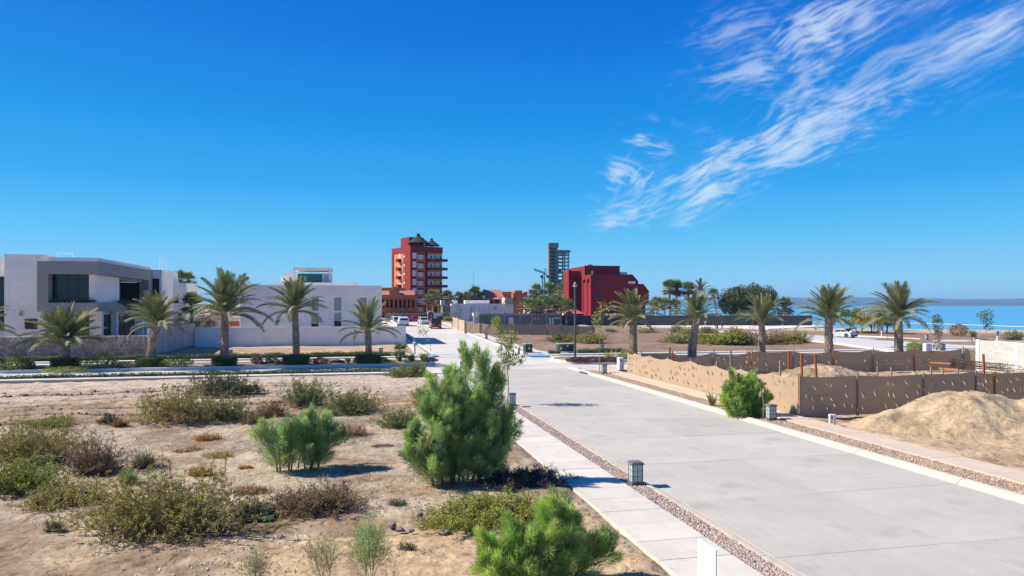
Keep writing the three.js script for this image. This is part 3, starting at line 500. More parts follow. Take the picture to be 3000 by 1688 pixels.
// ---------- date palms ----------
const frondShapes = [];
{
  const R = rng(77);
  for (const [el, bend] of [[86, 16], [74, 34], [61, 46], [47, 56], [31, 60], [12, 62], [-10, 56]]) for (let v = 0; v < 2; v++) {
    const lf = new Leaves(), pts = [], N = 12, L = 3.5; let p = V(0, 0, 0), sway = (R() - 0.5) * 0.5;
    for (let i = 0; i <= N; i++) { pts.push(p.clone()); const s = (i + 0.5) / N, a = (el + 4 - (bend + 8 * v) * s ** 1.3) * Math.PI / 180; p = p.clone().add(V(Math.cos(a), Math.sin(a), sway * s * 0.4).normalize().multiplyScalar(L / N)); }
    const dry = el < 0 ? 0.55 : el < 20 ? 0.2 : 0;
    for (let i = 0; i < N; i++) lf.twig(pts[i], pts[i + 1], mix(0.04, 0.008, i / N), i < 4 ? [0.30, 0.26, 0.09] : [0.24, 0.24, 0.09]);
    for (let k = 0; k < 52; k++) for (const sd of [-1, 1]) {
      const s = 0.13 + 0.86 * (k + R() * 0.8) / 52, f = s * N, i = Math.min(N - 1, Math.floor(f)), a = pts[i].clone().lerp(pts[i + 1], f - i), dir = pts[i + 1].clone().sub(pts[i]).normalize(), side = V(0, 0, 1), up = side.clone().cross(dir).multiplyScalar(-1); if (up.y < 0) up.multiplyScalar(-1);
      const len = 0.74 * Math.sin(Math.PI * Math.min(0.97, 0.16 + s * 0.76)) ** 0.7 * (0.85 + 0.3 * R()), d = dir.clone().multiplyScalar(0.72 + 0.35 * s).addScaledVector(side, sd * (0.62 + 0.15 * R())).addScaledVector(up, 0.32 + 0.25 * (R() - 0.5)).normalize(), e = d.clone().add(V(0, -0.22, 0)).normalize();
      const col = tint(R() < dry ? [0.27, 0.20, 0.07] : pick(PAL.palm, R), R, 0.2, 0.06), w = dir.clone().cross(d).cross(d).normalize().multiplyScalar(0.024), m = a.clone().addScaledVector(d, len * 0.5), q = m.clone().addScaledVector(e, len * 0.5);
      lf.quad(a.clone().addScaledVector(w, -0.5), a.clone().addScaledVector(w, 0.5), m.clone().add(w), m.clone().sub(w), col); lf.tri(m.clone().add(w), q, m.clone().sub(w), col);
    }
    frondShapes.push(lf.geometry());
  }
}
const bootShape = (() => { const g = new THREE.ConeGeometry(0.085, 0.30, 4, 1); g.scale(1, 1, 0.55); g.rotateX(0.42); g.translate(0, 0.1, 0.05); return g.toNonIndexed(); })();
function datePalm(label, X, F, trunkH, crown, { seed = 1, lean = 0, n = 44, y = 0.2, r = 0.3, flare = 1.25, up = 1, skirt = 3 } = {}) {
  const R = rng(seed * 9973); n = Math.round(n * 1.15); const t = thing('date_palm', label, 'palm tree', X, F, y, R() * 6.28, 'date palms along the boulevard median');
  t.rotation.y = 0;
  const lx = lean * trunkH, cl = (s) => V(lx * s * s, trunkH * s, 0), tr = tube([cl(0), cl(0.33), cl(0.66), cl(1)], r * flare * 0.86, r * 0.84, 10, 8), boots = [];
  const trunk = part('trunk', tr, M.trunk, t), rings = Math.floor(trunkH / 0.15), m = new THREE.Matrix4();
  const tones = [];
  for (let k = 0; k < rings; k++) for (let j = 0; j < 9; j++) { const s = (k + 0.2 + 0.4 * R()) / rings, a = (j + (k % 2) * 0.5 + (R() - 0.5) * 0.2) / 9 * 6.283, rr = mix(r * flare * 0.86, r * 0.84, s), c = cl(s), b = bootShape.clone(), z = 0.75 + 0.5 * R(); b.scale(z * r / 0.3, z, z); b.rotateY(a); b.translate(c.x + Math.sin(a) * rr, c.y, Math.cos(a) * rr); boots.push(b); const c0 = tint([0.44, 0.335, 0.25], R, 0.4, 0.08); for (let i = 0; i < b.attributes.position.count; i++) tones.push(...c0); }
  const bg = merge(boots); bg.setAttribute('color', new THREE.Float32BufferAttribute(tones, 3)); part('leaf_bases', bg, M.leaf, trunk, 'stuff');
  const top = cl(1), R2 = rng(seed * 31 + 5);
  for (let i = 0; i < n; i++) {
    const u = (i + 0.5) / n, cls = Math.min(6, Math.floor(u ** up * (skirt > 0 ? 5.7 : 4.9))), f = part('frond', frondShapes[cls * 2 + (R2() < 0.5 ? 0 : 1)], M.frond, t), k = crown / 3.5 * (0.82 + 0.3 * R2()) * (cls === 0 ? 0.9 : 1);
    f.position.copy(top).add(V(0, -0.25 + 0.3 * (1 - u), 0)); f.rotation.order = 'YXZ'; f.rotation.y = i * 2.39996 + (R2() - 0.5) * 0.5; f.rotation.z = (R2() - 0.5) * 0.3; f.rotation.x = (R2() - 0.5) * 0.5; f.scale.setScalar(k);
  }
  return t;
}
datePalm('short spreading date palm in front of the rubble stone wall', -24.11, 67.84, 1.94, 3.6, { seed: 11, n: 46, up: 0.75, skirt: 0, r: 0.3 });
datePalm('leaning date palm at the corner of stone wall and grey wall', -17.15, 66.65, 3.69, 3.0, { seed: 12, lean: 0.16, n: 42, up: 1.0, r: 0.33 });
datePalm('tallest date palm, between grey panel wall and white house', -11.24, 67.07, 4.56, 3.9, { seed: 13, n: 54, lean: 0.02, r: 0.29, up: 1.1 });
datePalm('slender date palm in front of the white house windows', -5.13, 66.81, 4.85, 3.1, { seed: 14, n: 44, r: 0.24, lean: -0.03, up: 1.0 });
datePalm('sparse date palm with one low drooping frond by the white wall end', 1.21, 66.54, 2.95, 3.1, { seed: 15, n: 24, r: 0.25, lean: -0.02, up: 1.1 });
datePalm('date palm in front of the red building, nearest the lamp post', 27.71, 68.76, 3.76, 3.3, { seed: 16, n: 38, r: 0.34, up: 1.35 });
datePalm('date palm with leaning trunk and drooping yellow fronds', 33.60, 67.48, 3.89, 2.9, { seed: 17, n: 38, lean: 0.13, r: 0.37, up: 1.25 });
datePalm('upright date palm in front of the dark broadleaf tree', 41.05, 66.80, 3.50, 3.1, { seed: 18, n: 36, r: 0.3, up: 1.5, skirt: 0 });
datePalm('full date palm left of the silver car', 48.74, 66.60, 3.82, 3.7, { seed: 19, n: 44, r: 0.37, up: 1.3 });
datePalm('rightmost date palm with thick trunk and wide drooping crown', 56.68, 65.89, 3.97, 3.9, { seed: 20, n: 48, r: 0.36, up: 1.1 });
datePalm('date palm cut off by the left edge, only frond tips showing', -31.50, 68.81, 3.1, 3.4, { seed: 21, n: 40 });

// ---------- fan palms ----------
function fanCrown(R, r, n, pal = 'fan', dead = 0.25) {
  const lf = new Leaves();
  for (let i = 0; i < n; i++) {
    const u = i / n, el = (1.35 - u * 2.1) + (R() - 0.5) * 0.3, az = i * 2.4 + R() * 0.4, d = V(Math.cos(az) * Math.cos(el), Math.sin(el), Math.sin(az) * Math.cos(el)), pet = r * (0.4 + 0.12 * R()), c = d.clone().multiplyScalar(pet), side = V(-Math.sin(az), 0, Math.cos(az)), up = side.clone().cross(d).multiplyScalar(-1);
    const col = u > 1 - dead ? [0.22, 0.16, 0.09] : null; lf.twig(V(0, 0, 0), c, 0.02 * r, [0.2, 0.19, 0.07]);
    for (let k = 0; k < 15; k++) { const a = (k / 14 - 0.5) * 3.5, b = d.clone().multiplyScalar(Math.cos(a)).addScaledVector(side, Math.sin(a)).addScaledVector(up, -0.12 * Math.abs(a)).normalize(), L = r * 0.55 * (0.8 + 0.3 * R()) * (1 - 0.15 * Math.abs(a)), e = b.clone().add(V(0, -0.25, 0)).normalize(), w = d.clone().cross(b).cross(b); const s = w.lengthSq() > 1e-5 ? w.normalize() : side; lf.leaf(c, b.lerp(e, 0.5), L, L * 0.16, s, tint(col ?? pick(PAL[pal], R), R, 0.22, 0.06)); }
  }
  return lf.geometry();
}
function fanPalm(label, X, F, H, r, { seed = 1, n = 30, y = 0, tr = 0.16, lean = 0, group = 'fan palms of the town beyond', dead } = {}) {
  const R = rng(seed * 51 + 3), t = thing('fan_palm', label, 'palm tree', X, F, y, 0, group);
  part('trunk', tube([V(0, 0, 0), V(lean * 0.3, H * 0.5, 0), V(lean, H, 0)], tr * 1.4, tr * 0.85, 7, 6), M.trunk, t);
  const c = part('crown', fanCrown(R, r, n, 'fan', dead), M.leaf, t); c.position.set(lean, H, 0); return t;
}
// broadleaf tree: trunk, limbs, leaf clumps
function tree(name, label, X, F, H, rx, pal, { seed = 1, clumps = 40, per = 220, leaf = 0.2, trunkH = 0.3, tr = 0.2, y = 0, ry, group, airy = 0.35, wood = M.bark, category = 'tree' } = {}) {
  const R = rng(seed * 613 + 1), t = thing(name, label, category, X, F, y, 0, group), lf = new Leaves(), w = [], cy = H * (trunkH + (1 - trunkH) * 0.5), rv = ry ?? H * (1 - trunkH) * 0.5;
  w.push(tube([V(0, 0, 0), V(0.04 * rx, H * trunkH * 0.6, 0), V(0, H * (trunkH + 0.2), 0)], tr, tr * 0.5, 6, 5));
  for (let i = 0; i < clumps; i++) { const d = randDir(R), k = 0.4 + 0.55 * Math.sqrt(R()), c = V(d.x * rx * k, cy + d.y * rv * k, d.z * rx * 0.9 * k), s = (0.2 + 0.16 * R()) * Math.min(rx, rv) * 1.1; if (i % 3 === 0) w.push(tube([V(0, H * trunkH * (0.7 + 0.3 * R()), 0), V(c.x * 0.45, mix(H * trunkH, c.y, 0.6), c.z * 0.45), c], tr * 0.3, tr * 0.06, 4, 4)); leafMass(lf, R, { c: [c.x, c.y, c.z], r: [s * 1.25, s, s * 1.2], n: per, leaf, pal, lump: 0.5, inner: airy, aspect: 0.55 }); }
  part('trunk', merge(w), wood, t); part('crown', lf.geometry(), M.leaf, t, 'stuff'); return t;
}
// thin street sapling: bare stem, clusters at given heights [height, radius, count, dx]
function sapling(label, X, F, H, pal, clusters, { seed = 1, lean = 0, leaf = 0.12, r = 0.03, y = 0.07, wood = M.paleBark, stake = 0 } = {}) {
  const R = rng(seed * 877 + 1), t = thing('sapling', label, 'tree', X, F, y), lf = new Leaves();
  const at = (s) => V(lean * s * s + 0.05 * Math.sin(s * 7), H * s, 0.04 * Math.sin(s * 5)), w = [tube([at(0), at(0.25), at(0.5), at(0.75), at(1)], r, r * 0.35, 6, 12)];
  for (const [h, rad, n, dx = 0, flat = 0.8] of clusters) { const c = at(h / H).add(V(dx, 0, 0)); for (let k = 0; k < 4; k++) { const d = randDir(R, 0.5); w.push(bar(at(h / H * 0.93), c.clone().addScaledVector(d, rad * 0.75), r * 0.22, 3)); } leafMass(lf, R, { c: [c.x, c.y, c.z], r: [rad, rad * flat, rad], n, leaf, pal, lump: 0.6, inner: 0.5, aspect: 0.5 }); }
  if (stake) w.push(bar(V(0.12, 0, 0.05), V(0.1, stake, 0), 0.02, 5));
  part('stem', merge(w), wood, t); part('leaves', lf.geometry(), M.leaf, t, 'stuff'); return t;
}

// ---------- the vacant lot ----------
scrub('largest olive-yellow shrub, spread over the front of the vacant lot', -4.52, 19.06, 2.01, 1.31, 'olive', { n: 15000, seed: 1, stems: 200, leaf: 0.07, bare: 0.15 });
scrub('yellow-green and brown shrub at the left edge, above the bright green one', -11.02, 28.08, 1.87, 1.37, 'olive', { n: 9000, seed: 2, stems: 150 });
scrub('bright green low shrub at the left edge', -9.54, 23.74, 1.16, 0.91, 'lime', { n: 6500, seed: 3, stems: 120 });
scrub('olive low shrub beside the dark ball at the left', -7.84, 22.01, 1.09, 0.58, 'olive', { n: 4500, seed: 4, stems: 90, bare: 0.3 });
scrub('brown twiggy shrub right of the left edge shrubs', -8.37, 25.92, 0.87, 1.06, 'brown', { n: 3200, seed: 5, stems: 110, bare: 0.4 });
scrub('yellow-green shrub top behind the left edge cluster', -13.30, 35.79, 1.05, 0.39, 'lime', { n: 2400, seed: 6, stems: 60 });
scrub('wide olive shrub in front of the dark green one, left of centre', -8.11, 36.11, 2.21, 1.44, 'olive', { n: 9500, seed: 7, stems: 150 });
scrub('olive shrub joined to the right side of the wide olive one', -5.96, 36.28, 1.11, 1.25, 'green', { n: 4000, seed: 8, stems: 80 });
scrub('dark green shrub below the kerb of the boulevard, left of centre', -7.99, 45.70, 1.98, 1.41, 'deep', { n: 9500, seed: 9, stems: 130 });
scrub('small dark green shrub trailing right of the dark green one', -6.15, 45.72, 0.81, 0.63, 'deep', { n: 2000, seed: 10, stems: 50 });
scrub('round green shrub left of the big tamarisk', -2.62, 40.41, 1.31, 1.41, 'green', { n: 6500, seed: 11, stems: 110 });
scrub('olive-green sprawling shrub between round shrub and big tamarisk', -0.17, 37.23, 1.59, 1.24, 'green', { n: 7000, seed: 12, stems: 110 });
scrub('brown shrub at the foot of the round green shrub', -4.10, 36.95, 0.91, 0.84, 'brown', { n: 3600, seed: 13, stems: 90, bare: 0.2 });
scrub('rusty small shrub left of the brown one', -4.68, 35.34, 0.47, 0.54, 'brown', { n: 1200, seed: 14, stems: 40 });
scrub('green shrub on the pavement edge before the crossing', 4.06, 55.62, 1.75, 0.98, 'green', { n: 7500, seed: 15, stems: 110, leaf: 0.09 });
scrub('brown bare shrub in the middle of the lot below the pale tamarisk', -0.98, 19.89, 1.10, 0.87, 'brown', { n: 6000, seed: 16, stems: 190, bare: 0.5 });
scrub('low bright yellow-green shrub in front of the big tamarisk', 3.40, 17.94, 1.51, 0.60, 'lime', { n: 11000, seed: 17, stems: 170 });
scrub('low dead mauve shrub between big tamarisk and pavement', 5.04, 21.30, 1.15, 0.35, 'mauve', { n: 6000, seed: 18, stems: 130, bare: 0.3 });
scrub('small grey-green shrub at the right end of the largest shrub', -2.45, 19.47, 0.48, 0.50, 'sage', { n: 2800, seed: 19, stems: 70 });
scrub('olive shrub hidden left behind the big tamarisk', 1.94, 32.35, 0.90, 0.76, 'green', { n: 3800, seed: 20, stems: 80 });
scrub('brown-green shrub behind the crown of the big tamarisk', 3.82, 39.17, 1.00, 0.92, 'olive', { n: 3500, seed: 21, stems: 80 });
scrub('tiny grey tuft shrub on bare sand at lower left', -7.17, 19.41, 0.19, 0.32, 'sage', { n: 420, seed: 22, stems: 26, leaf: 0.05 });
scrub('small grey shrub left of the pebbly bare ground', -10.97, 35.95, 0.46, 0.38, 'deep', { n: 900, seed: 23, stems: 40 });
scrub('flat grey weed in front of the low yellow-green shrub', 1.14, 16.42, 0.15, 0.12, 'sage', { n: 260, seed: 24, stems: 20, leaf: 0.05 });
scrub('pale grey weed left of the low yellow-green shrub', 1.14, 19.85, 0.28, 0.12, 'sage', { n: 420, seed: 25, stems: 24, leaf: 0.05 });
[[-0.28, 30.99, 0.85, 0.64, 'dry', 'rusty dry grass beside the small dark hollow'], [-4.87, 24.80, 0.38, 0.36, 'gold', 'orange dry grass tuft above the largest shrub'], [-5.79, 30.93, 0.54, 0.29, 'gold', 'golden dry grass in the pale gravel'], [-2.99, 22.23, 0.54, 0.24, 'dry', 'tan dry grass between largest shrub and pale tamarisk'], [-6.21, 28.98, 0.69, 0.13, 'dry', 'faint straw grass on the pale gravel'], [-4.84, 27.67, 0.55, 0.17, 'olive', 'olive straw patch right of the golden grass'], [-3.58, 25.38, 0.23, 0.12, 'gold', 'small orange tuft left of the pale tamarisk'], [-6.56, 37.51, 1.23, 0.37, 'dry', 'straw stems in front of the wide olive shrub'], [-10.34, 35.24, 0.30, 0.42, 'dry', 'thin straw tuft left of the wide olive shrub'], [-6.98, 26.32, 0.29, 0.65, 'sage', 'tall pale weed standing alone in the gravel'], [-6.84, 24.13, 0.21, 0.49, 'blueTam', 'bluish weed at the top of the largest shrub']].forEach(([x, F, r, h, pal, label], i) => tuft('dry_grass', label, x, F, r, h * 1.15, pal, { blades: 620, wid: 0.016, seed: 40 + i, stiff: 0.75, category: 'grass' }));
// scattered dry stubble and creeping weeds that nobody could count
{
  const R = rng(91), lf = new Leaves();
  for (let i = 0; i < 900; i++) { const x = -36 + R() * 42, F = 9.5 + R() ** 1.3 * 44; if (x > 6 || fbm(x * 0.21 + 3, F * 0.21, 3, 821) < 0.5) continue; const c = pick([PAL.sage, PAL.mauve, PAL.dry, PAL.brown, PAL.olive], R), k = 0.12 + 0.3 * R(), y = groundY(x, F); for (let j = 0; j < 26; j++) { const a = R() * 6.28, o = k * Math.sqrt(R()), d = randDir(R, 0.9); lf.leaf(V(x + Math.cos(a) * o, y, -F + Math.sin(a) * o), d, 0.05 + 0.09 * R(), 0.016, spin(d, R), tint(pick(c, R), R, 0.2)); } }
  const m = part('ground_weeds', lf.geometry(), M.leaf, scene, 'stuff'); describe(m, 'low dry weeds scattered over the vacant lot', 'weeds', null, 'stuff');
}
tamarisk('tall feathery green tamarisk in the middle, beside the pavement', 3.40, 21.95, 1.99, 4.01, 'tamarisk', { n: 130000, seed: 3, stems: 18, plume: 0.5, wid: 0.014, heads: [[0.04, 3.91, -0.2], [0.50, 3.77, 0.1], [-0.74, 2.98, 0.0], [-1.28, 2.33, 0.15], [-1.44, 1.58, 0.4], [0.81, 2.98, -0.1], [0.99, 2.05, 0.2], [-0.35, 2.70, 0.5], [0.28, 2.70, 0.5], [-0.93, 1.58, 0.8], [1.41, 1.40, 0.0], [-0.24, 3.26, -0.5], [0.67, 3.35, -0.3], [-1.02, 2.51, -0.2], [-0.54, 2.14, 0.7], [0.63, 1.86, 0.6], [-1.52, 1.02, 0.2], [1.06, 1.12, 0.4]] });
tamarisk('pale green feathery tamarisk left of the tall one', -1.82, 24.68, 1.33, 1.91, 'blueTam', { n: 42000, seed: 5, stems: 12, plume: 0.45, wid: 0.012 });
tamarisk('bright green tamarisk at the bottom edge next to the pavement', 3.49, 13.58, 1.37, 1.46, 'brightTam', { n: 80000, seed: 7, stems: 11, plume: 0.34, wid: 0.009, heads: [[-0.90, 0.88, 0.2], [-0.50, 1.15, 0], [0.35, 1.43, 0], [0.15, 1.22, -0.2], [0.95, 0.94, 0.1], [-0.10, 0.91, 0.5], [0.60, 0.84, 0.5], [-1.20, 0.59, 0.3], [1.25, 0.56, 0.2], [0.75, 1.22, -0.3], [-0.75, 0.63, 0.6]] });
tamarisk('wispy young tamarisk at the bottom left of the bright green one', 0.27, 14.73, 0.38, 1.16, 'blueTam', { n: 2600, seed: 9, stems: 8, plume: 0.16, wid: 0.009, open: 1, name: 'young_tamarisk' });
tamarisk('nearly bare wispy stems at the bottom edge', -0.53, 14.72, 0.37, 0.98, 'sage', { n: 1100, seed: 10, stems: 6, plume: 0.15, wid: 0.011, open: 1, name: 'young_tamarisk' });
tamarisk('wispy seedling cut by the bottom edge', -1.93, 14.81, 0.23, 0.57, 'sage', { n: 800, seed: 11, stems: 5, plume: 0.15, wid: 0.011, open: 1, name: 'young_tamarisk' });
tamarisk('dense dark green bush on the right verge by the mesh fence', 18.51, 31.94, 1.24, 1.68, 'brightTam', { n: 30000, seed: 12, stems: 13, plume: 0.5, wid: 0.03, name: 'verge_bush', heads: [[-0.46, 2.35, 0], [0.51, 2.23, 0], [0.00, 2.11, 0.2], [-0.81, 1.69, 0.1], [0.91, 1.81, 0.1], [-1.07, 1.09, 0.3], [1.12, 1.20, 0.3], [0.30, 1.44, 0.6], [-0.41, 1.44, 0.6], [0.71, 0.97, 0.6], [-0.71, 0.84, 0.6], [0.00, 1.69, -0.5], [0.41, 2.04, -0.3]] });
tuft('small_agave', 'small grey agave beside the dense verge bush', 18.78, 35.43, 0.5, 0.75, 'sage', { blades: 34, wid: 0.06, seed: 61, y: 0.08, stiff: 0.8 });
scrub('flat grey-green creeper over the right kerb', 19.06, 38.98, 0.75, 0.22, 'sage', { n: 1600, seed: 62, stems: 60, name: 'creeper', category: 'plant' });
scrub('small weed in the left gravel strip', 8.80, 31.47, 0.3, 0.2, 'sage', { n: 500, seed: 63, stems: 30, name: 'verge_weed', category: 'plant', leaf: 0.04 });
scrub('green weed farther up the left gravel strip', 8.95, 33.23, 0.25, 0.16, 'green', { n: 400, seed: 64, stems: 24, name: 'verge_weed', category: 'plant', leaf: 0.04 });

// ---------- scrub of the far right lot ----------
scrub('low green shrub on the far right lot, left of the brown one', 30.39, 102.98, 3.00, 1.32, 'green', { n: 4500, seed: 71, leaf: 0.14 });
scrub('brown-olive shrub on the far right lot behind the utility boxes', 33.41, 98.47, 2.89, 1.76, 'olive', { n: 5500, seed: 72, leaf: 0.15 });
scrub('large bright green shrub between the two middle right palms', 49.26, 90.53, 3.90, 1.82, 'lime', { n: 9000, seed: 73, leaf: 0.16 });
scrub('dark green shrub touching the right side of the large bright one', 51.72, 89.85, 2.54, 1.55, 'deep', { n: 5500, seed: 74, leaf: 0.15 });
scrub('green shrub left of the leaning palm trunk', 45.43, 94.19, 3.08, 1.53, 'green', { n: 6000, seed: 75, leaf: 0.15 });
scrub('rusty brown shrub behind the upright palm', 56.57, 91.36, 3.76, 1.74, 'brown', { n: 5500, seed: 76, leaf: 0.15 });
scrub('olive shrub right of the upright palm', 59.71, 91.62, 2.63, 1.70, 'olive', { n: 4500, seed: 77, leaf: 0.15 });
scrub('dark green shrub at the right end of the scrub row', 63.01, 93.03, 1.77, 1.42, 'green', { n: 3800, seed: 78, leaf: 0.14 });
scrub('grey-green shrub at the back of the far lot', 63.01, 133.24, 1.49, 1.26, 'sage', { n: 1800, seed: 79, leaf: 0.15 });
scrub('olive mound behind the leaning palm', 61.62, 125.59, 2.24, 1.10, 'olive', { n: 2200, seed: 80, leaf: 0.16 });
scrub('rusty mound right of the leaning palm crown', 66.86, 127.52, 1.96, 1.27, 'brown', { n: 2000, seed: 81, leaf: 0.16 });
scrub('olive mound in front of the black fence', 68.40, 119.42, 2.16, 1.31, 'olive', { n: 2200, seed: 82, leaf: 0.16 });
scrub('small green shrub on the far lot near the red building', 51.35, 139.42, 1.39, 0.73, 'green', { n: 900, seed: 83, leaf: 0.14 });
scrub('olive shrub in front of the black fence, right of the lamp post', 57.00, 133.39, 2.35, 0.89, 'olive', { n: 1800, seed: 84, leaf: 0.15 });
scrub('green weeds at the foot of the white wall beyond the street', 24.36, 189.60, 1.53, 1.51, 'lime', { n: 1500, seed: 85, leaf: 0.2 });

// ---------- median planting ----------
const MED = 0.2;
[[-24.11, 67.84, 1.1, 1, 'clipped drum hedge round the short palm by the stone wall'], [-17.15, 66.65, 1.15, 2, 'clipped drum hedge round the leaning palm at the wall corner'], [-11.24, 67.07, 1.05, 3, 'clipped drum hedge round the tallest palm'], [-5.13, 66.81, 1.15, 4, 'clipped drum hedge round the slender palm'], [1.21, 66.54, 1.15, 5, 'clipped drum hedge round the sparse palm']].forEach(([x, F, r, s, l]) => bushLeafy('drum_hedge', l, x, F, r, 0.82, 'hedge', { n: 5200, leaf: 0.08, seed: s, drum: 1, y: MED, depth: 1, group: 'clipped hedges at the palm feet', category: 'hedge' }));
const medShrub = (l, x, F, rx, h, pal, seed, n = 1300) => bushLeafy('median_shrub', l, x, F, rx, h, pal, { n, seed, y: MED, leaf: 0.13, lump: 0.45 });
medShrub('dark green shrub at the far left of the median', -27.13, 65.66, 1.2, 1.0, 'green', 101, 1700);
medShrub('second dark shrub at the left of the median', -28.49, 65.96, 0.9, 0.95, 'deep', 102);
medShrub('green shrub left of the first drum hedge, close to it', -26.45, 66.12, 0.7, 0.85, 'deep', 103);
medShrub('large glossy green shrub between first and second drum hedge', -20.74, 65.81, 1.3, 1.15, 'green', 104, 2000);
medShrub('low dark shrub left of the second drum hedge', -18.75, 65.69, 0.9, 0.5, 'deep', 105, 900);
medShrub('large green shrub right of the second drum hedge', -14.80, 66.14, 1.1, 1.0, 'green', 106, 1800);
medShrub('small olive shrub touching the second drum hedge', -15.98, 66.06, 0.4, 0.5, 'lime', 107, 500);
medShrub('yellow-green ground cover in front of the first drum hedge', -22.85, 64.72, 1.6, 0.22, 'yellow', 108, 1500);
medShrub('bright yellow round plant before the third drum hedge', -11.50, 66.09, 0.32, 0.32, 'yellow', 109, 400);
medShrub('reddish green vase shrub between third and fourth drum hedge', -8.64, 67.95, 0.45, 0.75, 'rosy', 110, 700);
medShrub('green vase shrub left of the fourth drum hedge', -7.44, 68.43, 0.5, 0.7, 'green', 111, 700);
medShrub('rosy red ground plant right of the fourth drum hedge', -3.13, 67.49, 0.8, 0.45, 'rosy', 112, 1000);
medShrub('small dry rosy plant beside the boulders', -6.58, 67.87, 0.3, 0.25, 'rosy', 113, 250);
medShrub('dark low shrub left of the last drum hedge', 0.18, 67.52, 0.3, 0.4, 'deep', 114, 300);
medShrub('dark round shrub right of the last drum hedge', 2.61, 67.77, 0.35, 0.4, 'hedge', 115, 350);
medShrub('yellow-green plant beside the dark round shrub', 3.04, 67.68, 0.45, 0.16, 'yellow', 116, 350);
medShrub('yellow-green clump at the right of the purple bed', 25.62, 66.49, 0.5, 0.45, 'yellow', 117, 500);
medShrub('grey-green shrub at the end of the purple bed', 26.70, 68.05, 0.55, 0.8, 'sage', 118, 600);
medShrub('purple ground cover under the lamp post, left part', 20.30, 64.30, 0.95, 0.35, 'purple', 119, 1300);
medShrub('purple ground cover in the middle of the right median nose', 21.80, 63.97, 1.1, 0.38, 'purple', 120, 1500);
medShrub('purple ground cover at the right of the median nose', 23.43, 63.61, 1.1, 0.35, 'purple', 121, 1400);
medShrub('purple plant at the tip of the left median', 6.93, 67.22, 0.6, 0.3, 'purple', 122, 700);
tuft('median_grass', 'grassy tuft left of the last drum hedge', -0.61, 67.70, 0.5, 0.6, 'sage', { blades: 60, wid: 0.05, seed: 131, y: MED });
tuft('agave', 'green agave at the tip of the left median', 6.34, 67.35, 0.9, 0.9, 'green', { blades: 60, wid: 0.08, seed: 132, y: MED, stiff: 0.7 });
tuft('agave', 'grey agave beside the small fan palm', 5.21, 68.41, 0.8, 0.8, 'sage', { blades: 50, wid: 0.08, seed: 133, y: MED, stiff: 0.7 });
tuft('agave', 'yellowish agave in the purple bed', 23.82, 65.16, 0.8, 0.9, 'lime', { blades: 50, wid: 0.08, seed: 134, y: MED, stiff: 0.8 });
fanPalm('small fan palm on the median, left of the white marker', 4.17, 68.64, 0.75, 1.25, { seed: 140, n: 20, y: MED, tr: 0.12, group: 'low fan palms', dead: 0 });
// low hedges along the pavements
function hedgeRow(label, x0, x1, F, w, h, pal, seed, n) { const R = rng(seed), t = thing('hedge_row', label, 'hedge', (x0 + x1) / 2, F, 0.05, 0, 'low hedges along the boulevard'), lf = new Leaves(); for (let i = 0; i < n; i++) { const x = (R() - 0.5) * (x1 - x0), k = 0.65 + 0.75 * fbm(x * 1.3, 3, 2, seed), d = randDir(R); lf.leaf(V(x, h * 0.5 * k + d.y * h * 0.5 * k, d.z * w / 2), d, 0.13 * (0.7 + 0.6 * R()), 0.07, spin(d, R), tint(pick(PAL[pal], R), R, 0.25, 0.06)); } const core = new THREE.CylinderGeometry(1, 1, x1 - x0, 8, Math.round((x1 - x0) * 2)).rotateZ(Math.PI / 2), q = core.attributes.position; for (let i = 0; i < q.count; i++) { const k = 0.65 + 0.75 * fbm(q.getX(i) * 1.3, 3, 2, seed); q.setXYZ(i, q.getX(i), h * 0.5 * k + q.getY(i) * h * 0.44 * k, q.getZ(i) * w * 0.44); } core.computeVertexNormals(); part('twig_core', core, std(0.04, 0.065, 0.02, 1), t); part('foliage', lf.geometry(), M.leaf, t, 'stuff'); return t; }
hedgeRow('low dark hedge between near pavement and boulevard', -62, 3.2, 59.35, 0.5, 0.2, 'hedge', 151, 15000);
hedgeRow('low hedge along the far boulevard pavement before the walls', -50, 5.2, 77.2, 0.7, 0.5, 'deep', 152, 9000);
hedgeRow('short low hedge left of the wide green utility box', 21.06, 22.33, 77.0, 0.6, 0.42, 'deep', 153, 500);
hedgeRow('low hedge right of the wide green utility box', 24.40, 30.00, 77.2, 0.7, 0.45, 'deep', 154, 1500);
hedgeRow('dark low planting behind the white cabinet on the right', 69.05, 71.75, 78.5, 1.0, 0.5, 'deep', 155, 700);
// boulders on the median
function rock(name, label, X, F, r, { seed = 1, y = 0, flat = 0.6, mat = M.rock, group, category = 'rock' } = {}) { const g = new THREE.IcosahedronGeometry(1, 1), p = g.attributes.position, q = new Map(); for (let i = 0; i < p.count; i++) { const k = [p.getX(i), p.getY(i), p.getZ(i)].map((v) => v.toFixed(3)).join(); if (!q.has(k)) q.set(k, 0.75 + 0.5 * h2(q.size, seed, 9)); const s = q.get(k) * r; p.setXYZ(i, p.getX(i) * s, p.getY(i) * s * flat, p.getZ(i) * s * 0.8); } g.computeVertexNormals(); const m = part(numbered(name), g, mat, scene); m.position.set(X, y + r * flat * 0.4, -F); m.rotation.y = seed; return describe(m, label, category, group); }
rock('boulder', 'dark boulder between the vase shrubs, the left one', -8.21, 68.22, 0.3, { seed: 1, y: MED }); rock('boulder', 'grey boulder between the vase shrubs, the right one', -7.76, 68.13, 0.38, { seed: 2, y: MED }); rock('boulder', 'dark flat boulder right of the rosy plant', -1.77, 67.57, 0.5, { seed: 3, y: MED }); rock('boulder', 'small dark boulder next to the flat one', -1.20, 67.83, 0.3, { seed: 4, y: MED });
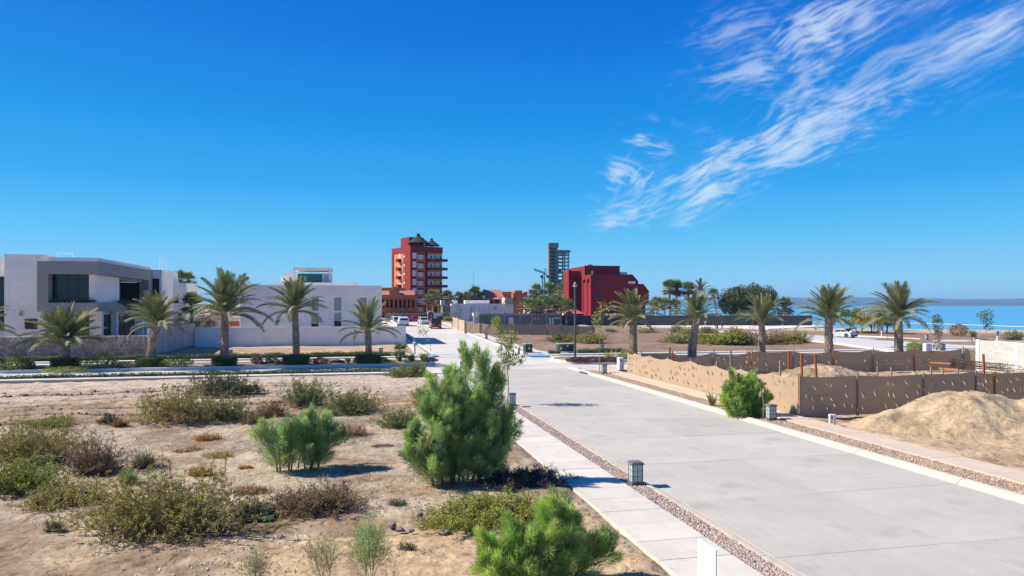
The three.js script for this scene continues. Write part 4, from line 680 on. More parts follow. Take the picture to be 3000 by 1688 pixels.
rock('stone', 'grey angular stone on the sand near the yellow-green shrub', 0.91, 17.96, 0.13, { seed: 5, y: 0.03, flat: 0.7 }); rock('stone', 'pair-forming grey stone left of the angular one', 1.64, 18.68, 0.09, { seed: 6, y: 0.03, flat: 0.8 }); rock('stone', 'dark pointed stone below the yellow-green shrub', 2.10, 17.13, 0.14, { seed: 7, y: 0.03, flat: 0.5 }); rock('stone', 'flat pale stone left of the angular one', 1.06, 17.66, 0.12, { seed: 8, y: 0.03, flat: 0.35 }); rock('stone', 'small stone above the yellow-green shrub', 2.50, 20.64, 0.1, { seed: 9, y: 0.03 }); rock('stone', 'rough stone between two grey ones on the sand', 1.33, 17.41, 0.08, { seed: 10, y: 0.03 });

// ================= buildings =================
// a window: frame bars with panes as its pieces; plane facing the camera (front) or facing left (-x) / right (+x)
function windowAt(parent, face, a0, a1, b0, b1, at, { cols = 1, rows = 1, frame = M.black, pane = M.glass, bar: w = 0.06, name = 'window' } = {}) {
  const place = (g) => { if (face === 'front') g.translate(0, 0, -at); else { g.applyMatrix4(new THREE.Matrix4().makeBasis(V(0, 0, -1), V(0, 1, 0), V(1, 0, 0))); g.translate(at, 0, 0); } return g; };
  const bars = []; for (let i = 0; i <= cols; i++) { const x = mix(a0, a1, i / cols); bars.push(box(w, b1 - b0, 0.08, clamp(x, a0 + w / 2, a1 - w / 2), (b0 + b1) / 2, 0)); }
  for (let j = 0; j <= rows; j++) { const y = mix(b0, b1, j / rows); bars.push(box(a1 - a0 - 0.004, w, 0.072, (a0 + a1) / 2, clamp(y, b0 + w / 2 + 0.002, b1 - w / 2 - 0.002), 0)); }
  const m = part(name, place(merge(bars)), frame, parent);
  for (let i = 0; i < cols; i++) for (let j = 0; j < rows; j++) { const x0 = mix(a0, a1, i / cols), x1 = mix(a0, a1, (i + 1) / cols), y0 = mix(b0, b1, j / rows), y1 = mix(b0, b1, (j + 1) / rows); part('pane', place(box(x1 - x0 - w * 0.6, y1 - y0 - w * 0.6, 0.02, (x0 + x1) / 2, (y0 + y1) / 2, 0)), Array.isArray(pane) ? pane[(j * cols + i) % pane.length] : pane, m); }
  return m;
}
// ---- grey and white house behind the stone wall ----
{
  const t = thing('modern_house', 'two-storey white house with a grey cantilevered upper box, far left', 'house');
  const B = 84.5, L = -32.75, Rr = -26.86, top = 10.15, bot = 4.8, o0 = 5.75, o1 = 8.8, E = 105.5;
  const tw0 = -36.61, tw1 = -32.73;
  part('tower', span(tw0, tw1, 0, 10.95, 86.4, 94), M.white, t);
  part('side_wing', span(tw0 - 16, tw0 - 0.01, 0, 10.75, 88.2, 96), M.white, t);
  windowAt(t, 'front', tw0 - 2.2, tw0 - 0.25, 2.8, 8.6, 88.1, { cols: 2, rows: 4, pane: M.glass });
  part('upper_walls', span(L + 1.2, Rr - 1.3, o0 - 0.3, top - 0.4, 86.41, 93.9), M.white, t); part('upper_walls', span(L + 1.2, Rr - 4.1, o0 - 0.3, top - 0.4, 93.92, E - 1.2), M.white, t);
  // grey box: roof slab, floor slab, end posts
  part('roof_slab', span(L, Rr, o1, top, B, E), M.grey, t);
  part('floor_slab', span(L, Rr, bot, o0, B, E), M.grey, t);
  part('end_post', span(L, L + 1.05, o0, o1, B, B + 2.2), M.grey, t);
  part('end_post', span(Rr - 1.0, Rr, o0, o1, E - 1.9, E), M.grey, t);
  part('parapet', span(L + 0.6, Rr - 0.4, top, top + 0.5, B + 1.2, E + 1), M.white, t);
  const wf = B + 1.1;
  part('balcony_wall', span(-28.19, Rr - 0.75, o0, o1 - 0.003, wf, 94), M.white, t);
  windowAt(t, 'front', -32.29, -28.15, o0 + 0.1, o1 - 0.02, wf, { cols: 4, pane: M.glass });
  windowAt(t, 'front', Rr - 3.4, Rr - 1.02, o0 + 0.02, o1 - 0.3, E - 2.1, { cols: 2 });  // near-black glazing added across the terrace end so the opening reads as shaded
  part('terrace_back', span(Rr - 4, Rr - 3.4, o0, o1, 94, E - 1.9), M.grey, t);
  part('terrace_ceiling', span(Rr - 3.4, Rr - 0.8, o1 - 0.25, o1 - 0.002, 94.01, E - 2), M.grey, t);
  // ground floor
  part('ground_wall', span(L + 0.2, Rr - 1.2, 0, bot, 88.5, E), M.white, t);
  windowAt(t, 'front', -33.48, -29.11, 0.4, bot - 0.5, 88.4, { cols: 4, pane: M.glass });
  windowAt(t, 'side', 88.8, 92.0, 0.4, bot - 0.4, Rr - 1.15, { cols: 2 }); windowAt(t, 'side', 93.2, 101.5, 0.4, bot - 0.4, Rr - 1.15, { cols: 4 });
  part('column', span(Rr - 0.9, Rr - 0.5, 0, bot, 92.1, 92.9), M.white, t);
  part('column', span(Rr - 0.9, Rr - 0.5, 0, bot, 102.5, 103.2), M.white, t);
  part('column', span(-28.38, -27.16, 0, bot, 86.5, 87.1), M.white, t);
  part('end_wing', span(Rr - 2, Rr + 1.15, 0, 10.3, E + 0.02, E + 9), M.white, t);
  windowAt(t, 'front', Rr + 0.02, Rr + 0.85, 5.6, 9.1, E - 0.03, { cols: 1, rows: 1 });
  windowAt(t, 'front', -34.62, -33.44, 2.9, 4.0, 86.32, {});
  part('wall_lamp', box(0.25, 0.5, 0.2, -34.97, 4.6, -86.28), M.greyWall, t);
  part('roof_pipes', merge([bar(V(tw1 + 2.2, 10.6, -88), V(tw1 + 2.2, 11.3, -88), 0.03), bar(V(tw1 + 0.6, 11.2, -88), V(tw1 + 2.2, 11.2, -88), 0.03), bar(V(tw1 + 0.6, 10.6, -88), V(tw1 + 0.6, 11.2, -88), 0.03), ...[0, 1].flatMap((k) => [bar(V(Rr + 0.3 + k * 0.7, 10.2, -108), V(Rr + 0.3 + k * 0.7, 12.2, -108), 0.03), bar(V(Rr + 0.6 + k * 0.7, 10.2, -108), V(Rr + 0.6 + k * 0.7, 12.2, -108), 0.03), bar(V(Rr + 0.3 + k * 0.7, 12.2, -108), V(Rr + 0.6 + k * 0.7, 12.2, -108), 0.03)])]), M.whitePaint, t);
  // planter greenery on the ledge
  const R = rng(3), names = ['window planter with small dark plants on the grey ledge'];
  const p = thing('ledge_plants', names[0], 'plants', (L + Rr) / 2, B + 0.45, o0), lf = new Leaves();
  for (let i = 0; i < 700; i++) { const u = R(), x = mix(-2.6, 2.6, u), d = randDir(R, 0.7); lf.leaf(V(x, 0.02 + R() * 0.2, (R() - 0.5) * 0.4), d, 0.14 + 0.2 * R() * (fbm(x * 2, 1, 2, 9) > 0.5 ? 1.6 : 0.6), 0.06, spin(d, R), tint(pick(PAL.deep, R), R, 0.25)); }
  part('leaves', lf.geometry(), M.leaf, p, 'stuff');
  const p2 = thing('trailing_plants', 'dark trailing plants hanging from the terrace side of the grey box', 'plants', Rr + 0.05, 98, o0), l2 = new Leaves();
  for (let i = 0; i < 2200; i++) { const f = (R() - 0.5) * 13, d = randDir(R, -0.2), k = Math.exp(-(((f + 1) / 3.2) ** 2)); l2.leaf(V((R() - 0.45) * 0.5 - 0.1, 0.3 - R() * (0.2 + 1.7 * k), -f), d, 0.16 + 0.12 * R(), 0.07, spin(d, R), tint(pick(PAL.deep, R), R, 0.25)); }
  part('leaves', l2.geometry(), M.leaf, p2, 'stuff');
}
// ---- rubble stone wall: each stone is a piece ----
{
  const F = 79.4, x0 = -52, x1 = -20.75, h = 2.42, t = thing('stone_wall', 'long rubble stone wall in front of the grey and white house', 'wall', 0, 0), R = rng(17);
  part('core', span(x0, x1, -0.1, h - 0.04, F + 0.05, F + 0.4), std(0.60, 0.52, 0.45, 1), t);
  const mats = [[0.46, 0.35, 0.28], [0.37, 0.29, 0.235], [0.55, 0.45, 0.38], [0.43, 0.30, 0.235], [0.33, 0.275, 0.24], [0.52, 0.38, 0.28]].map((c) => std(...c, 0.95, { map: scaled(stuccoMap, 0.9) }));
  const geos = Array.from({ length: 14 }, () => { const n = 5 + Math.floor(R() * 3), pts = Array.from({ length: n }, (_, i) => { const a = (i + (R() - 0.5) * 0.6) / n * 6.283, r = 0.86 + 0.25 * R(); return new THREE.Vector2(Math.cos(a) * r, Math.sin(a) * r * 0.8); }); const g = new THREE.ExtrudeGeometry(new THREE.Shape(pts), { depth: 0.5, bevelEnabled: true, bevelSize: 0.12, bevelThickness: 0.2, bevelSegments: 1, steps: 1 }); return g; });
  const far = [], dw = 0.44, dh = 0.39; let count = 0;
  const spots = []; for (let r = 0; r * dh < h - 0.2; r++) for (let x = x0 + 0.2; x < x1 - 0.1; x += dw * (0.85 + 0.3 * R())) spots.push([x + (r % 2) * 0.2, Math.min(h - 0.2, 0.2 + r * dh + (R() - 0.5) * 0.1)]);
  spots.sort((a, b) => Math.abs(b[0] + 36) - Math.abs(a[0] + 36));
  const near = new Set([...spots].sort((a, b) => Math.abs(a[0] + 28) - Math.abs(b[0] + 28) - (a[1] - b[1]) * 3).slice(0, 300));
  for (const s of spots) { const [x, y] = s, g = geos[Math.floor(R() * geos.length)], w = 0.215 * (0.9 + 0.35 * R()), k = Math.floor(R() * mats.length); if (near.has(s)) { const m = part('stone', g, mats[k], t); m.position.set(x, y, -(F + 0.06)); m.scale.set(w, w * 0.92, 0.09 + 0.05 * R()); m.rotation.z = R() * 6.28; } else { const c = g.clone(); c.rotateZ(R() * 6.28); c.scale(w, w * 0.92, 0.09 + 0.05 * R()); c.translate(x, y, -(F + 0.06)); (far[k] ??= []).push(c); } }
  far.forEach((list, k) => part('stones', merge(list), mats[k], t, 'stuff'));
}
// ---- grey panel wall running away beside the bare lot ----
{
  const t = thing('panel_wall', 'grey concrete panel wall running away from the stone wall corner', 'wall'), X = -20.7;
  for (let k = 0; k < 7; k++) { const F0 = 79.4 + k * 3.05; part('panel', span(X, X + 0.18, 0.35, 3.1, F0 + 0.14, F0 + 2.98), M.greyWall, t); part('post', span(X - 0.03, X + 0.23, -0.1, 3.12, F0, F0 + 0.13), M.cream, t); }
  part('footing', span(X - 0.05, X + 0.26, -0.1, 0.34, 79.4, 100.7), M.block, t);
}
// ---- long white garden wall ----
{
  const t = thing('white_wall', 'long low white wall in front of the white house', 'wall');
  part('wall', span(-20.45, 6.9, -0.1, 2.5, 100.5, 100.75), M.white, t);
  part('return_wall', span(6.6, 6.9, -0.1, 2.5, 100.76, 128), M.white, t);
  part('coping', span(-20.47, 6.93, 2.5, 2.56, 100.45, 100.8), M.white, t);
}
// ---- white house with three tall windows ----
{
  const t = thing('white_house', 'plain white two-storey house with three tall narrow windows', 'house'), F = 103, x0 = -15.22, x1 = 3.70, H = 8.25;
  const win = [[-5.96, -4.91], [-2.91, -1.84], [0.59, 1.64]], y0 = 2.2, y1 = 6.60, ym = 4.64;
  part('front_wall', wallFront(x0, x1, 0, H, F, 0.3, [...win.map(([a, b]) => [a, b, y0, y1]), [-13.13, -12.86, 2.6, 2.89]]), M.white, t);
  part('side_wall', span(x1 - 0.3, x1, 0, H, F + 0.3, F + 15), M.white, t); part('side_wall', span(x0, x0 + 0.3, 0, H, F + 0.3, F + 15), M.white, t); part('roof', span(x0 + 0.3, x1 - 0.3, H - 0.7, H - 0.35, F + 0.3, F + 15), M.cream, t); part('inner_wall', span(x0 + 0.3, x1 - 0.3, 0, H - 0.7, F + 1.4, F + 1.6), M.cream, t);
  for (const [i, [a, b]] of win.entries()) { const w = windowAt(t, 'front', a, b, ym, y1, F + 0.16, { frame: M.whitePaint, pane: i === 0 ? [M.blind] : M.blind, bar: 0.05 }); windowAt(t, 'front', a, b, y0, ym - 0.14, F + 0.16, { frame: M.whitePaint, rows: i === 0 ? 3 : 2, pane: i === 0 ? [M.glass, M.blind, M.paleGlass] : [M.dark, M.blind], bar: 0.05 }); part('window_spandrel', span(a, b, ym - 0.139, ym - 0.001, F + 0.08, F + 0.28), M.whitePaint, w); }
  windowAt(t, 'front', -13.13, -12.86, 2.6, 2.89, F + 0.15, {});
  const A = -10.97, B = 0.48; part('upper_parapet', span(A, B, H - 0.3, 8.72, 106, 116), M.white, t);
  const C = 109; part('rooftop_room', span(-10.14, -3.44, H, 10.20, C, C + 6), M.white, t); part('rooftop_room_wing', span(-10.62, -10.23, H, 9.71, C + 1, C + 6), M.white, t);
  windowAt(t, 'front', -8.23, -4.64, H + 0.2, 10.20 - 0.05, C - 0.05, { pane: M.greenGlass, frame: M.whitePaint });
  windowAt(t, 'front', -4.52, -3.74, H + 0.2, 10.02, C - 0.05, { pane: M.paleGlass, frame: M.whitePaint });
  part('rooftop_canopy', span(-8.68, -3.30, 10.53, 10.92, 107.5, 113), M.cream, t);
  for (const px of [-8.65, -3.64]) part('canopy_post', span(px, px + 0.25, H, 10.53, 107.6, 107.85), M.cream, t);
}
// ---- houses between ----
{
  const t = thing('cubic_house', 'white cubic house with a dark strip window, behind the grey panel wall', 'house'), F = 112, x1 = -23.96;
  part('block', span(-42, x1, 0, 8.7, F, F + 8), M.white, t); windowAt(t, 'front', -27.41, -25.02, 5.75, 6.49, F - 0.03, {}); windowAt(t, 'side', 113.2, 115.2, 6.6, 7.4, x1 + 0.02, {}); windowAt(t, 'side', 117.5, 118.4, 6.6, 7.3, x1 + 0.02, {});
  part('garage_wall', span(x1 + 0.01, x1 + 0.6, 0, 3.6, F + 2, F + 9), M.white, t); part('garage_wall', span(x1 + 10.5, x1 + 11, 0, 3.6, F + 2, F + 9), M.white, t); part('garage_back_wall', span(x1 + 0.6, x1 + 10.5, 0, 3.6, F + 8.6, F + 9), M.white, t); part('garage_lintel', span(x1 + 0.6, x1 + 10.5, 3.0, 3.6, F + 2, F + 2.4), M.white, t); part('low_roof', span(x1, x1 + 11.3, 3.62, 3.95, F + 1.4, F + 9.2), M.white, t);
  const w = thing('curved_wall', 'low cream curved garden wall behind the white wall', 'wall', -19.78, 108, 0), g = new THREE.CylinderGeometry(5.2, 5.2, 3.3, 24, 1, true, -0.9, 1.8); part('wall', g, new THREE.MeshStandardMaterial({ color: rgb(0.55, 0.53, 0.48), roughness: 0.9, side: THREE.DoubleSide }), w).position.set(0, 1.65, -5);
  const pg = thing('white_pergola', 'white flat pergola frame behind the tallest palm', 'pergola'); part('beam', span(-19.60, -15.75, 4.1, 4.4, 106, 106.4), M.white, pg); part('post', span(-19.60, -19.42, 0, 4.1, 106, 106.4), M.white, pg); part('rail', span(-18.53, -15.75, 3.3, 3.5, 106.1, 106.3), M.cream, pg);
  const br = thing('brick_screen', 'red-brown panel between pergola and white house', 'screen'); part('screen', span(-17.26, -15.90, 2.5, 3.3, 107, 107.2), M.terracotta, br);
  const R = rng(5);
  tree('garden_shrub', 'red-leaved garden shrub left of the tallest palm', -20.27, 104.5, 4.4, 1.4, 'rosy', { seed: 61, clumps: 14, per: 90, leaf: 0.16, trunkH: 0.2, tr: 0.08, category: 'shrub' });
  tree('garden_shrub', 'green shrub beside the red-leaved one', -21.13, 104, 3.6, 1.0, 'green', { seed: 62, clumps: 10, per: 90, leaf: 0.16, trunkH: 0.1, tr: 0.08, category: 'shrub' });
  for (const [px, H, l] of [[-22.97, 4.6, 'tall dark cypress behind the grey panel wall'], [-22.46, 4.0, 'shorter dark cypress right of the tall one'], [-23.56, 3.6, 'leftmost dark cypress behind the grey panel wall']]) tree('cypress', l, px, 103, H, 0.55, 'deep', { seed: Math.round(px * -10), clumps: 16, per: 70, leaf: 0.14, trunkH: 0.05, tr: 0.06, ry: H * 0.5 });
}
// ---- tall red and orange apartment tower ----
{
  const t = thing('apartment_tower', 'tall red and orange apartment tower with thatched roof pavilions', 'building', 17.81, 233.60, 0, -12.36 * Math.PI / 180 + 34.8 * Math.PI / 180 );
  // local: front face z = 0 facing the camera right, left face x = 0; u along x, depth along -z
  const fl = 2.86, base = 21.6, Ht = 24.7, U = 11.6, D = 15;
  part('walls', span(0.4, U, 0, Ht - 1.9, 0.4, D), M.orange, t);
  part('top_band', span(0.2, U + 0.1, Ht - 1.9, Ht, 0.2, D + 0.15), M.red, t);
  part('red_bay', span(-0.6, 1.6, 0, Ht + 0.002, -0.5, 4.6), M.red, t);
  part('corner_strip', span(5.2, 6.0, 0, Ht - 1.9, 0.0, 0.6), M.darkRed, t); part('end_strip', span(0.2, 0.7, 0, Ht - 1.9, D - 1.2, D + 0.1), M.darkRed, t);
  part('penthouse', span(3.0, 8.5, Ht, Ht + 3.6, 7.5, 14), M.red, t);
  for (let k = 0; k < 8; k++) {
    const y = base - k * fl - 0.9;
    // left face: window with a small red balcony
    const w = windowAt(t, 'side', 8.6, 9.9, y + 0.3, y + 1.9, 0.36, { cols: 2, rows: 2, frame: M.whitePaint, pane: M.paleGlass, bar: 0.12 }); part('balcony', span(-0.75, 0.39, y - 0.85, y + 0.25, 8.3, 10.2), M.darkRed, w);
    if (k < 7) part('vent', span(-0.63, -0.55, y + 0.4, y + 1.0, 3.6, 4.2), M.cream, t);
    // bay windows beside the corner
    windowAt(t, 'front', 0.15, 1.5, y - 0.1, y + 1.75, -0.55, { cols: 3, rows: 3, frame: M.whitePaint, pane: M.paleGlass, bar: 0.12 });
    // arched windows
    part('lintel', span(2.4, 4.6, y + 1.3, y + 1.75, 0.1, 0.42), M.darkRed, t); windowAt(t, 'front', 2.6, 4.4, y - 0.1, y + 1.2, 0.36, { cols: 2, rows: 1, frame: M.whitePaint, pane: M.paleGlass, bar: 0.14 });
    // wide windows and balconies
    windowAt(t, 'front', 6.2, 8.5, y - 0.2, y + 1.35, 0.36, { cols: 3, rows: 1, frame: M.whitePaint, pane: [M.paleGlass, M.glass, M.paleGlass], bar: 0.1 }); windowAt(t, 'front', 9.2, 11.3, y - 0.2, y + 1.35, 0.36, { cols: 3, rows: 1, frame: M.whitePaint, pane: [M.paleGlass, M.paleGlass, M.glass], bar: 0.1 });
    part('balcony', span(6.05, U + 1.2, y - 0.8, y - 0.08, -1.0, 0.39), M.darkRed, t); part('balcony_end', span(8.8, U + 1.21, y - 0.82, y + 0.06, -1.25, -1.01), M.darkRed, t);
  }
  for (const [x, z, h] of [[1.2, -3, 1], [2.6, -5, 0.8], [8, -13, 0.7]]) part('parapet_step', box(1.6, 0.9, 0.6, x, Ht + 0.4, z), M.red, t);
  for (const [i, [x, z, r, y]] of [[4.4, -3.6, 3.7, Ht - 0.5], [9.6, -4.0, 2.9, Ht - 1.1]].entries()) {
    const p = thing('thatched_pavilion', ['larger thatched pavilion on the apartment tower roof', 'smaller thatched pavilion on the apartment tower roof, right'][i], 'pavilion', 0, 0, 0, 0, 'thatched roof pavilions');
    const w = V(x, 0, z).applyAxisAngle(V(0, 1, 0), t.rotation.y).add(t.position); p.position.set(w.x, y, w.z); p.rotation.y = t.rotation.y;
    const R = rng(5 + i), cone = new THREE.ConeGeometry(r, 3.0 * r / 4, 18, 5); { const q = cone.attributes.position; for (let k = 0; k < q.count; k++) { const s = 1 + (h2(k, i, 4) - 0.5) * 0.12; q.setXYZ(k, q.getX(k) * s, q.getY(k) + (h2(k, i, 7) - 0.5) * 0.15, q.getZ(k) * s); } cone.computeVertexNormals(); }
    part('thatch_roof', cone, M.thatch, p).position.y = 1.2 + 1.5 * r / 4 + 0.6; const cap = part('ridge_cap', merge([new THREE.ConeGeometry(r * 0.24, r * 0.14, 10).translate(0, r * 0.13, 0), new THREE.CylinderGeometry(r * 0.13, r * 0.18, r * 0.16, 8)]), M.thatch, p); cap.position.y = 1.62 + 3.0 * r / 4;
    for (let k = 0; k < 6; k++) { const a = k / 6 * 6.283; part('post', new THREE.CylinderGeometry(0.12, 0.12, 3.2, 6), M.bark, p).position.set(Math.cos(a) * r * 0.75, 0.3, Math.sin(a) * r * 0.75); }
  }
}
// ---- orange arcaded annex in front of the tower ----
{
  const t = thing('orange_annex', 'two-storey orange building with tiled roofs left of the tower', 'building'), F = 214, x0 = 7.05, x1 = 17.72, H = 9.9;
  const hole = (pa, pb, y0, y1, arch) => [pa, pb, y0, y1, arch]; const xs = Array.from({ length: 8 }, (_, i) => mix(x0 + 0.6, x1 - 1.2, i / 7));
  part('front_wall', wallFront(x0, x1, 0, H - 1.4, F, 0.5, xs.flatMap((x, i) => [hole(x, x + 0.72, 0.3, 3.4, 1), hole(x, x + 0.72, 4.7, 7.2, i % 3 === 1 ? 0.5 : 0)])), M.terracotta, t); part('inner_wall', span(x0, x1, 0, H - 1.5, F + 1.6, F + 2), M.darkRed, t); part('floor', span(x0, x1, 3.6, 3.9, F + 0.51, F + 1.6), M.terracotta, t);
  part('side_wall', span(x0 - 0.01, x0 + 0.4, 0, H - 1.4, F + 0.52, F + 10), M.orange, t); part('upper_back', span(x0, x1 - 3, H - 1.4, H + 0.8, F + 3.2, F + 10), M.orange, t);
  for (const [a, b] of [[x0 - 0.2, 10.81], [12.81, 17.32]]) { const g = new THREE.BoxGeometry(b - a, 0.16, 4.0); g.rotateX(0.36); part('tiled_roof', boxUV(g.translate((a + b) / 2, H - 0.75, -F - 1.4)), M.tile, t); }
  part('gable', span(9.82, 12.81, H - 1.4, H + 0.2, F - 0.2, F + 1.2), M.terracotta, t); part('gable_top', span(10.72, 11.81, H + 0.2, H + 1.0, F - 0.2, F + 1.2), M.terracotta, t);
  for (const px of [9.33, 13.31, 16.31]) part('balcony', span(px - 1.2, px + 1.2, 3.9, 4.7, F - 0.8, F - 0.01), M.terracotta, t);
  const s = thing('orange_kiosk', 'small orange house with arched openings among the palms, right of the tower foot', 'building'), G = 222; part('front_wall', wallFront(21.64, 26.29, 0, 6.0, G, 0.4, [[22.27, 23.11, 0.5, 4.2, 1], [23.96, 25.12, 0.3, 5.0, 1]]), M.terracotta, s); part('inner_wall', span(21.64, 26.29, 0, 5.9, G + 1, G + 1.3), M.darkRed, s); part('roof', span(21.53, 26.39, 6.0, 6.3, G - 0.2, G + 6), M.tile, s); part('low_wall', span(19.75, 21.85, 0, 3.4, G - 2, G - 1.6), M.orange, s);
}
// ---- end-of-street walls and white low building ----
{
  const e = thing('end_wall', 'grey wall across the end of the street behind the parked cars', 'wall'); part('wall', span(8.62, 20.57, 0, 3.0, 208.4, 208.8), M.block, e); part('coping', span(8.62, 20.57, 3.0, 3.12, 208.3, 208.9), M.greyWall, e);
  const t = thing('white_building', 'low white commercial building right of the street end', 'building'), F = 205; part('block', span(27.03, 45.31, 0, 5.90, F, F + 14), M.white, t);
  part('low_front_wall', span(19.78, 31.65, 0, 3.29, 201, 201.3), M.white, t);
  part('roof_parapet', span(33.53, 39.32, 5.60, 6.93, 211, 219), M.white, t); part('roof_cube', span(31.44, 33.06, 5.70, 6.90, 208, 210), M.white, t); part('roof_cube', span(27.82, 29.03, 5.70, 6.89, 207, 209), M.white, t);
  part('stair_tower', span(24.75, 27.55, 0, 6.90, 207.3, 212), std(0.20, 0.18, 0.17, 0.9), t); part('tower_top', span(24.20, 25.28, 5.60, 6.88, 206, 208), M.white, t); part('canopy', span(23.20, 26.04, 5.30, 5.60, 204, 207.2), M.greyWall, t);
  part('grey_block', span(42.65, 45.09, 5.70, 7.69, 204.2, 209), M.greyWall, t); part('brace', bar(V(41.94, 5.80, -204), V(42.86, 7.29, -204), 0.12, 4), M.greyWall, t);
  for (const px of [32.58, 32.98, 33.58, 35.28, 36.69, 38.10]) part('drain_pipe', bar(V(px, 0.5, -F + 0.06), V(px, 5.20, -F + 0.06), 0.05, 4), M.greyWall, t);
  const R = 0.9, D = new THREE.Shape(), x = 39.87, y = 4.61; D.moveTo(-0.6, -R); D.lineTo(-0.6, R); D.lineTo(0, R); D.absarc(0, 0, R, Math.PI / 2, -Math.PI / 2, true); D.closePath(); const hole = new THREE.Path(); hole.moveTo(-0.36, -R + 0.24); hole.lineTo(-0.36, R - 0.24); hole.lineTo(0, R - 0.24); hole.absarc(0, 0, R - 0.24, Math.PI / 2, -Math.PI / 2, true); hole.closePath(); D.holes.push(hole); const dm = part('letter_sign', extrude(D, 0.08), M.steel, t); dm.position.set(x, y, -F + 0.001); dm.scale.set(0.5, 0.5, 1);
}
// ---- orange villa ----
{
  const t = thing('orange_villa', 'orange villa with a sloping tiled roof and stepped parapets, centre distance', 'building'), F = 236;
  part('main_block', span(48.17, 52.17, 0, 9.98, F, F + 9), M.orange, t); part('front_block', span(51.39, 56.30, 0, 9.48, 233, 241), M.terracotta, t); part('corner_turret', span(51.97, 54.54, 9.48, 10.39, 233.3, 239), M.orange, t); part('parapet_step', span(55.36, 56.41, 9.49, 9.95, 233.3, 236), M.orange, t);
  const g = new THREE.BoxGeometry(48.28 - 42.09, 0.25, 8); g.rotateX(0.42); part('tiled_roof', boxUV(g.translate((42.09 + 48.28) / 2, 8.99, -235)), M.tile, t);
  part('porch_wall', span(43.65, 49.76, 0, 8.50, 238, 245), M.darkRed, t); for (const x of [42.64, 44.47, 46.54, 48.15]) part('porch_post', span(x, x + 0.6, 0, 8.21, 232.5, 233.1), M.terracotta, t);
  windowAt(t, 'front', 55.01, 55.47, 6.98, 8.01, 232.95, { frame: M.darkRed }); windowAt(t, 'front', 51.85, 52.20, 6.86, 8.00, 232.95, { frame: M.darkRed });
}
// ---- unfinished grey block building ----
{
  const t = thing('block_building', 'unfinished single-storey grey block building with a flat roof edge', 'building'), F = 172, x0 = 29.35, x1 = 50.31, H = 3.49;
  const wins = [[43.21, 44.51, 1.95, 2.33], [48.72, 50.14, 2.02, 2.40], [47.10, 47.71, 0.33, 2.28], [47.84, 48.33, 0.33, 2.28], [36.82, 37.93, 0.2, 2.48]];
  part('front_wall', wallFront(x0, x1 - 0.02, 0, H - 0.5, F, 0.25, wins), M.block, t); part('roof_beam', span(x0 - 0.2, x1 + 0.1, H - 0.5, H, F - 0.1, F + 0.4), M.greyWall, t); part('back_wall', span(x0, x1, 0, H - 1.6, F + 7, F + 7.2), M.white, t); part('side_wall', span(x0 - 0.2, x0, 0, H - 0.5, F + 0.26, F + 7), M.block, t);
  for (const px of [32.56, 35.54, 39.57, 42.60, 46.35, 49.96]) part('pilaster', span(px, px + 0.28, 0, H + 0.25, F - 0.06, F + 0.3), M.greyWall, t);
  const s = thing('construction_awning', 'white torn sheet awning at the left end of the grey block building', 'awning'), R = rng(4); part('sheet', span(27.60, 29.17, 2.96, 3.62, 169, 171), M.whitePaint, s); part('hanging_sheet', merge([0, 1, 2, 3].map((k) => { const g = box(0.5, 2.2 - k * 0.3, 0.12, 27.93 + k * 0.28, 1.7 + (k % 2) * 0.3, -169.4 - 0.1 * k); g.rotateZ(0.0); return g; })), M.cream, s); part('post', span(28.92, 29.09, 0, 3.38, 169, 169.15), M.plank, s); part('rubble_bag', new THREE.SphereGeometry(0.7, 10, 7).scale(1.6, 0.7, 1).translate(28.01, 0.4, -168.4), M.paleGlass, s);
}
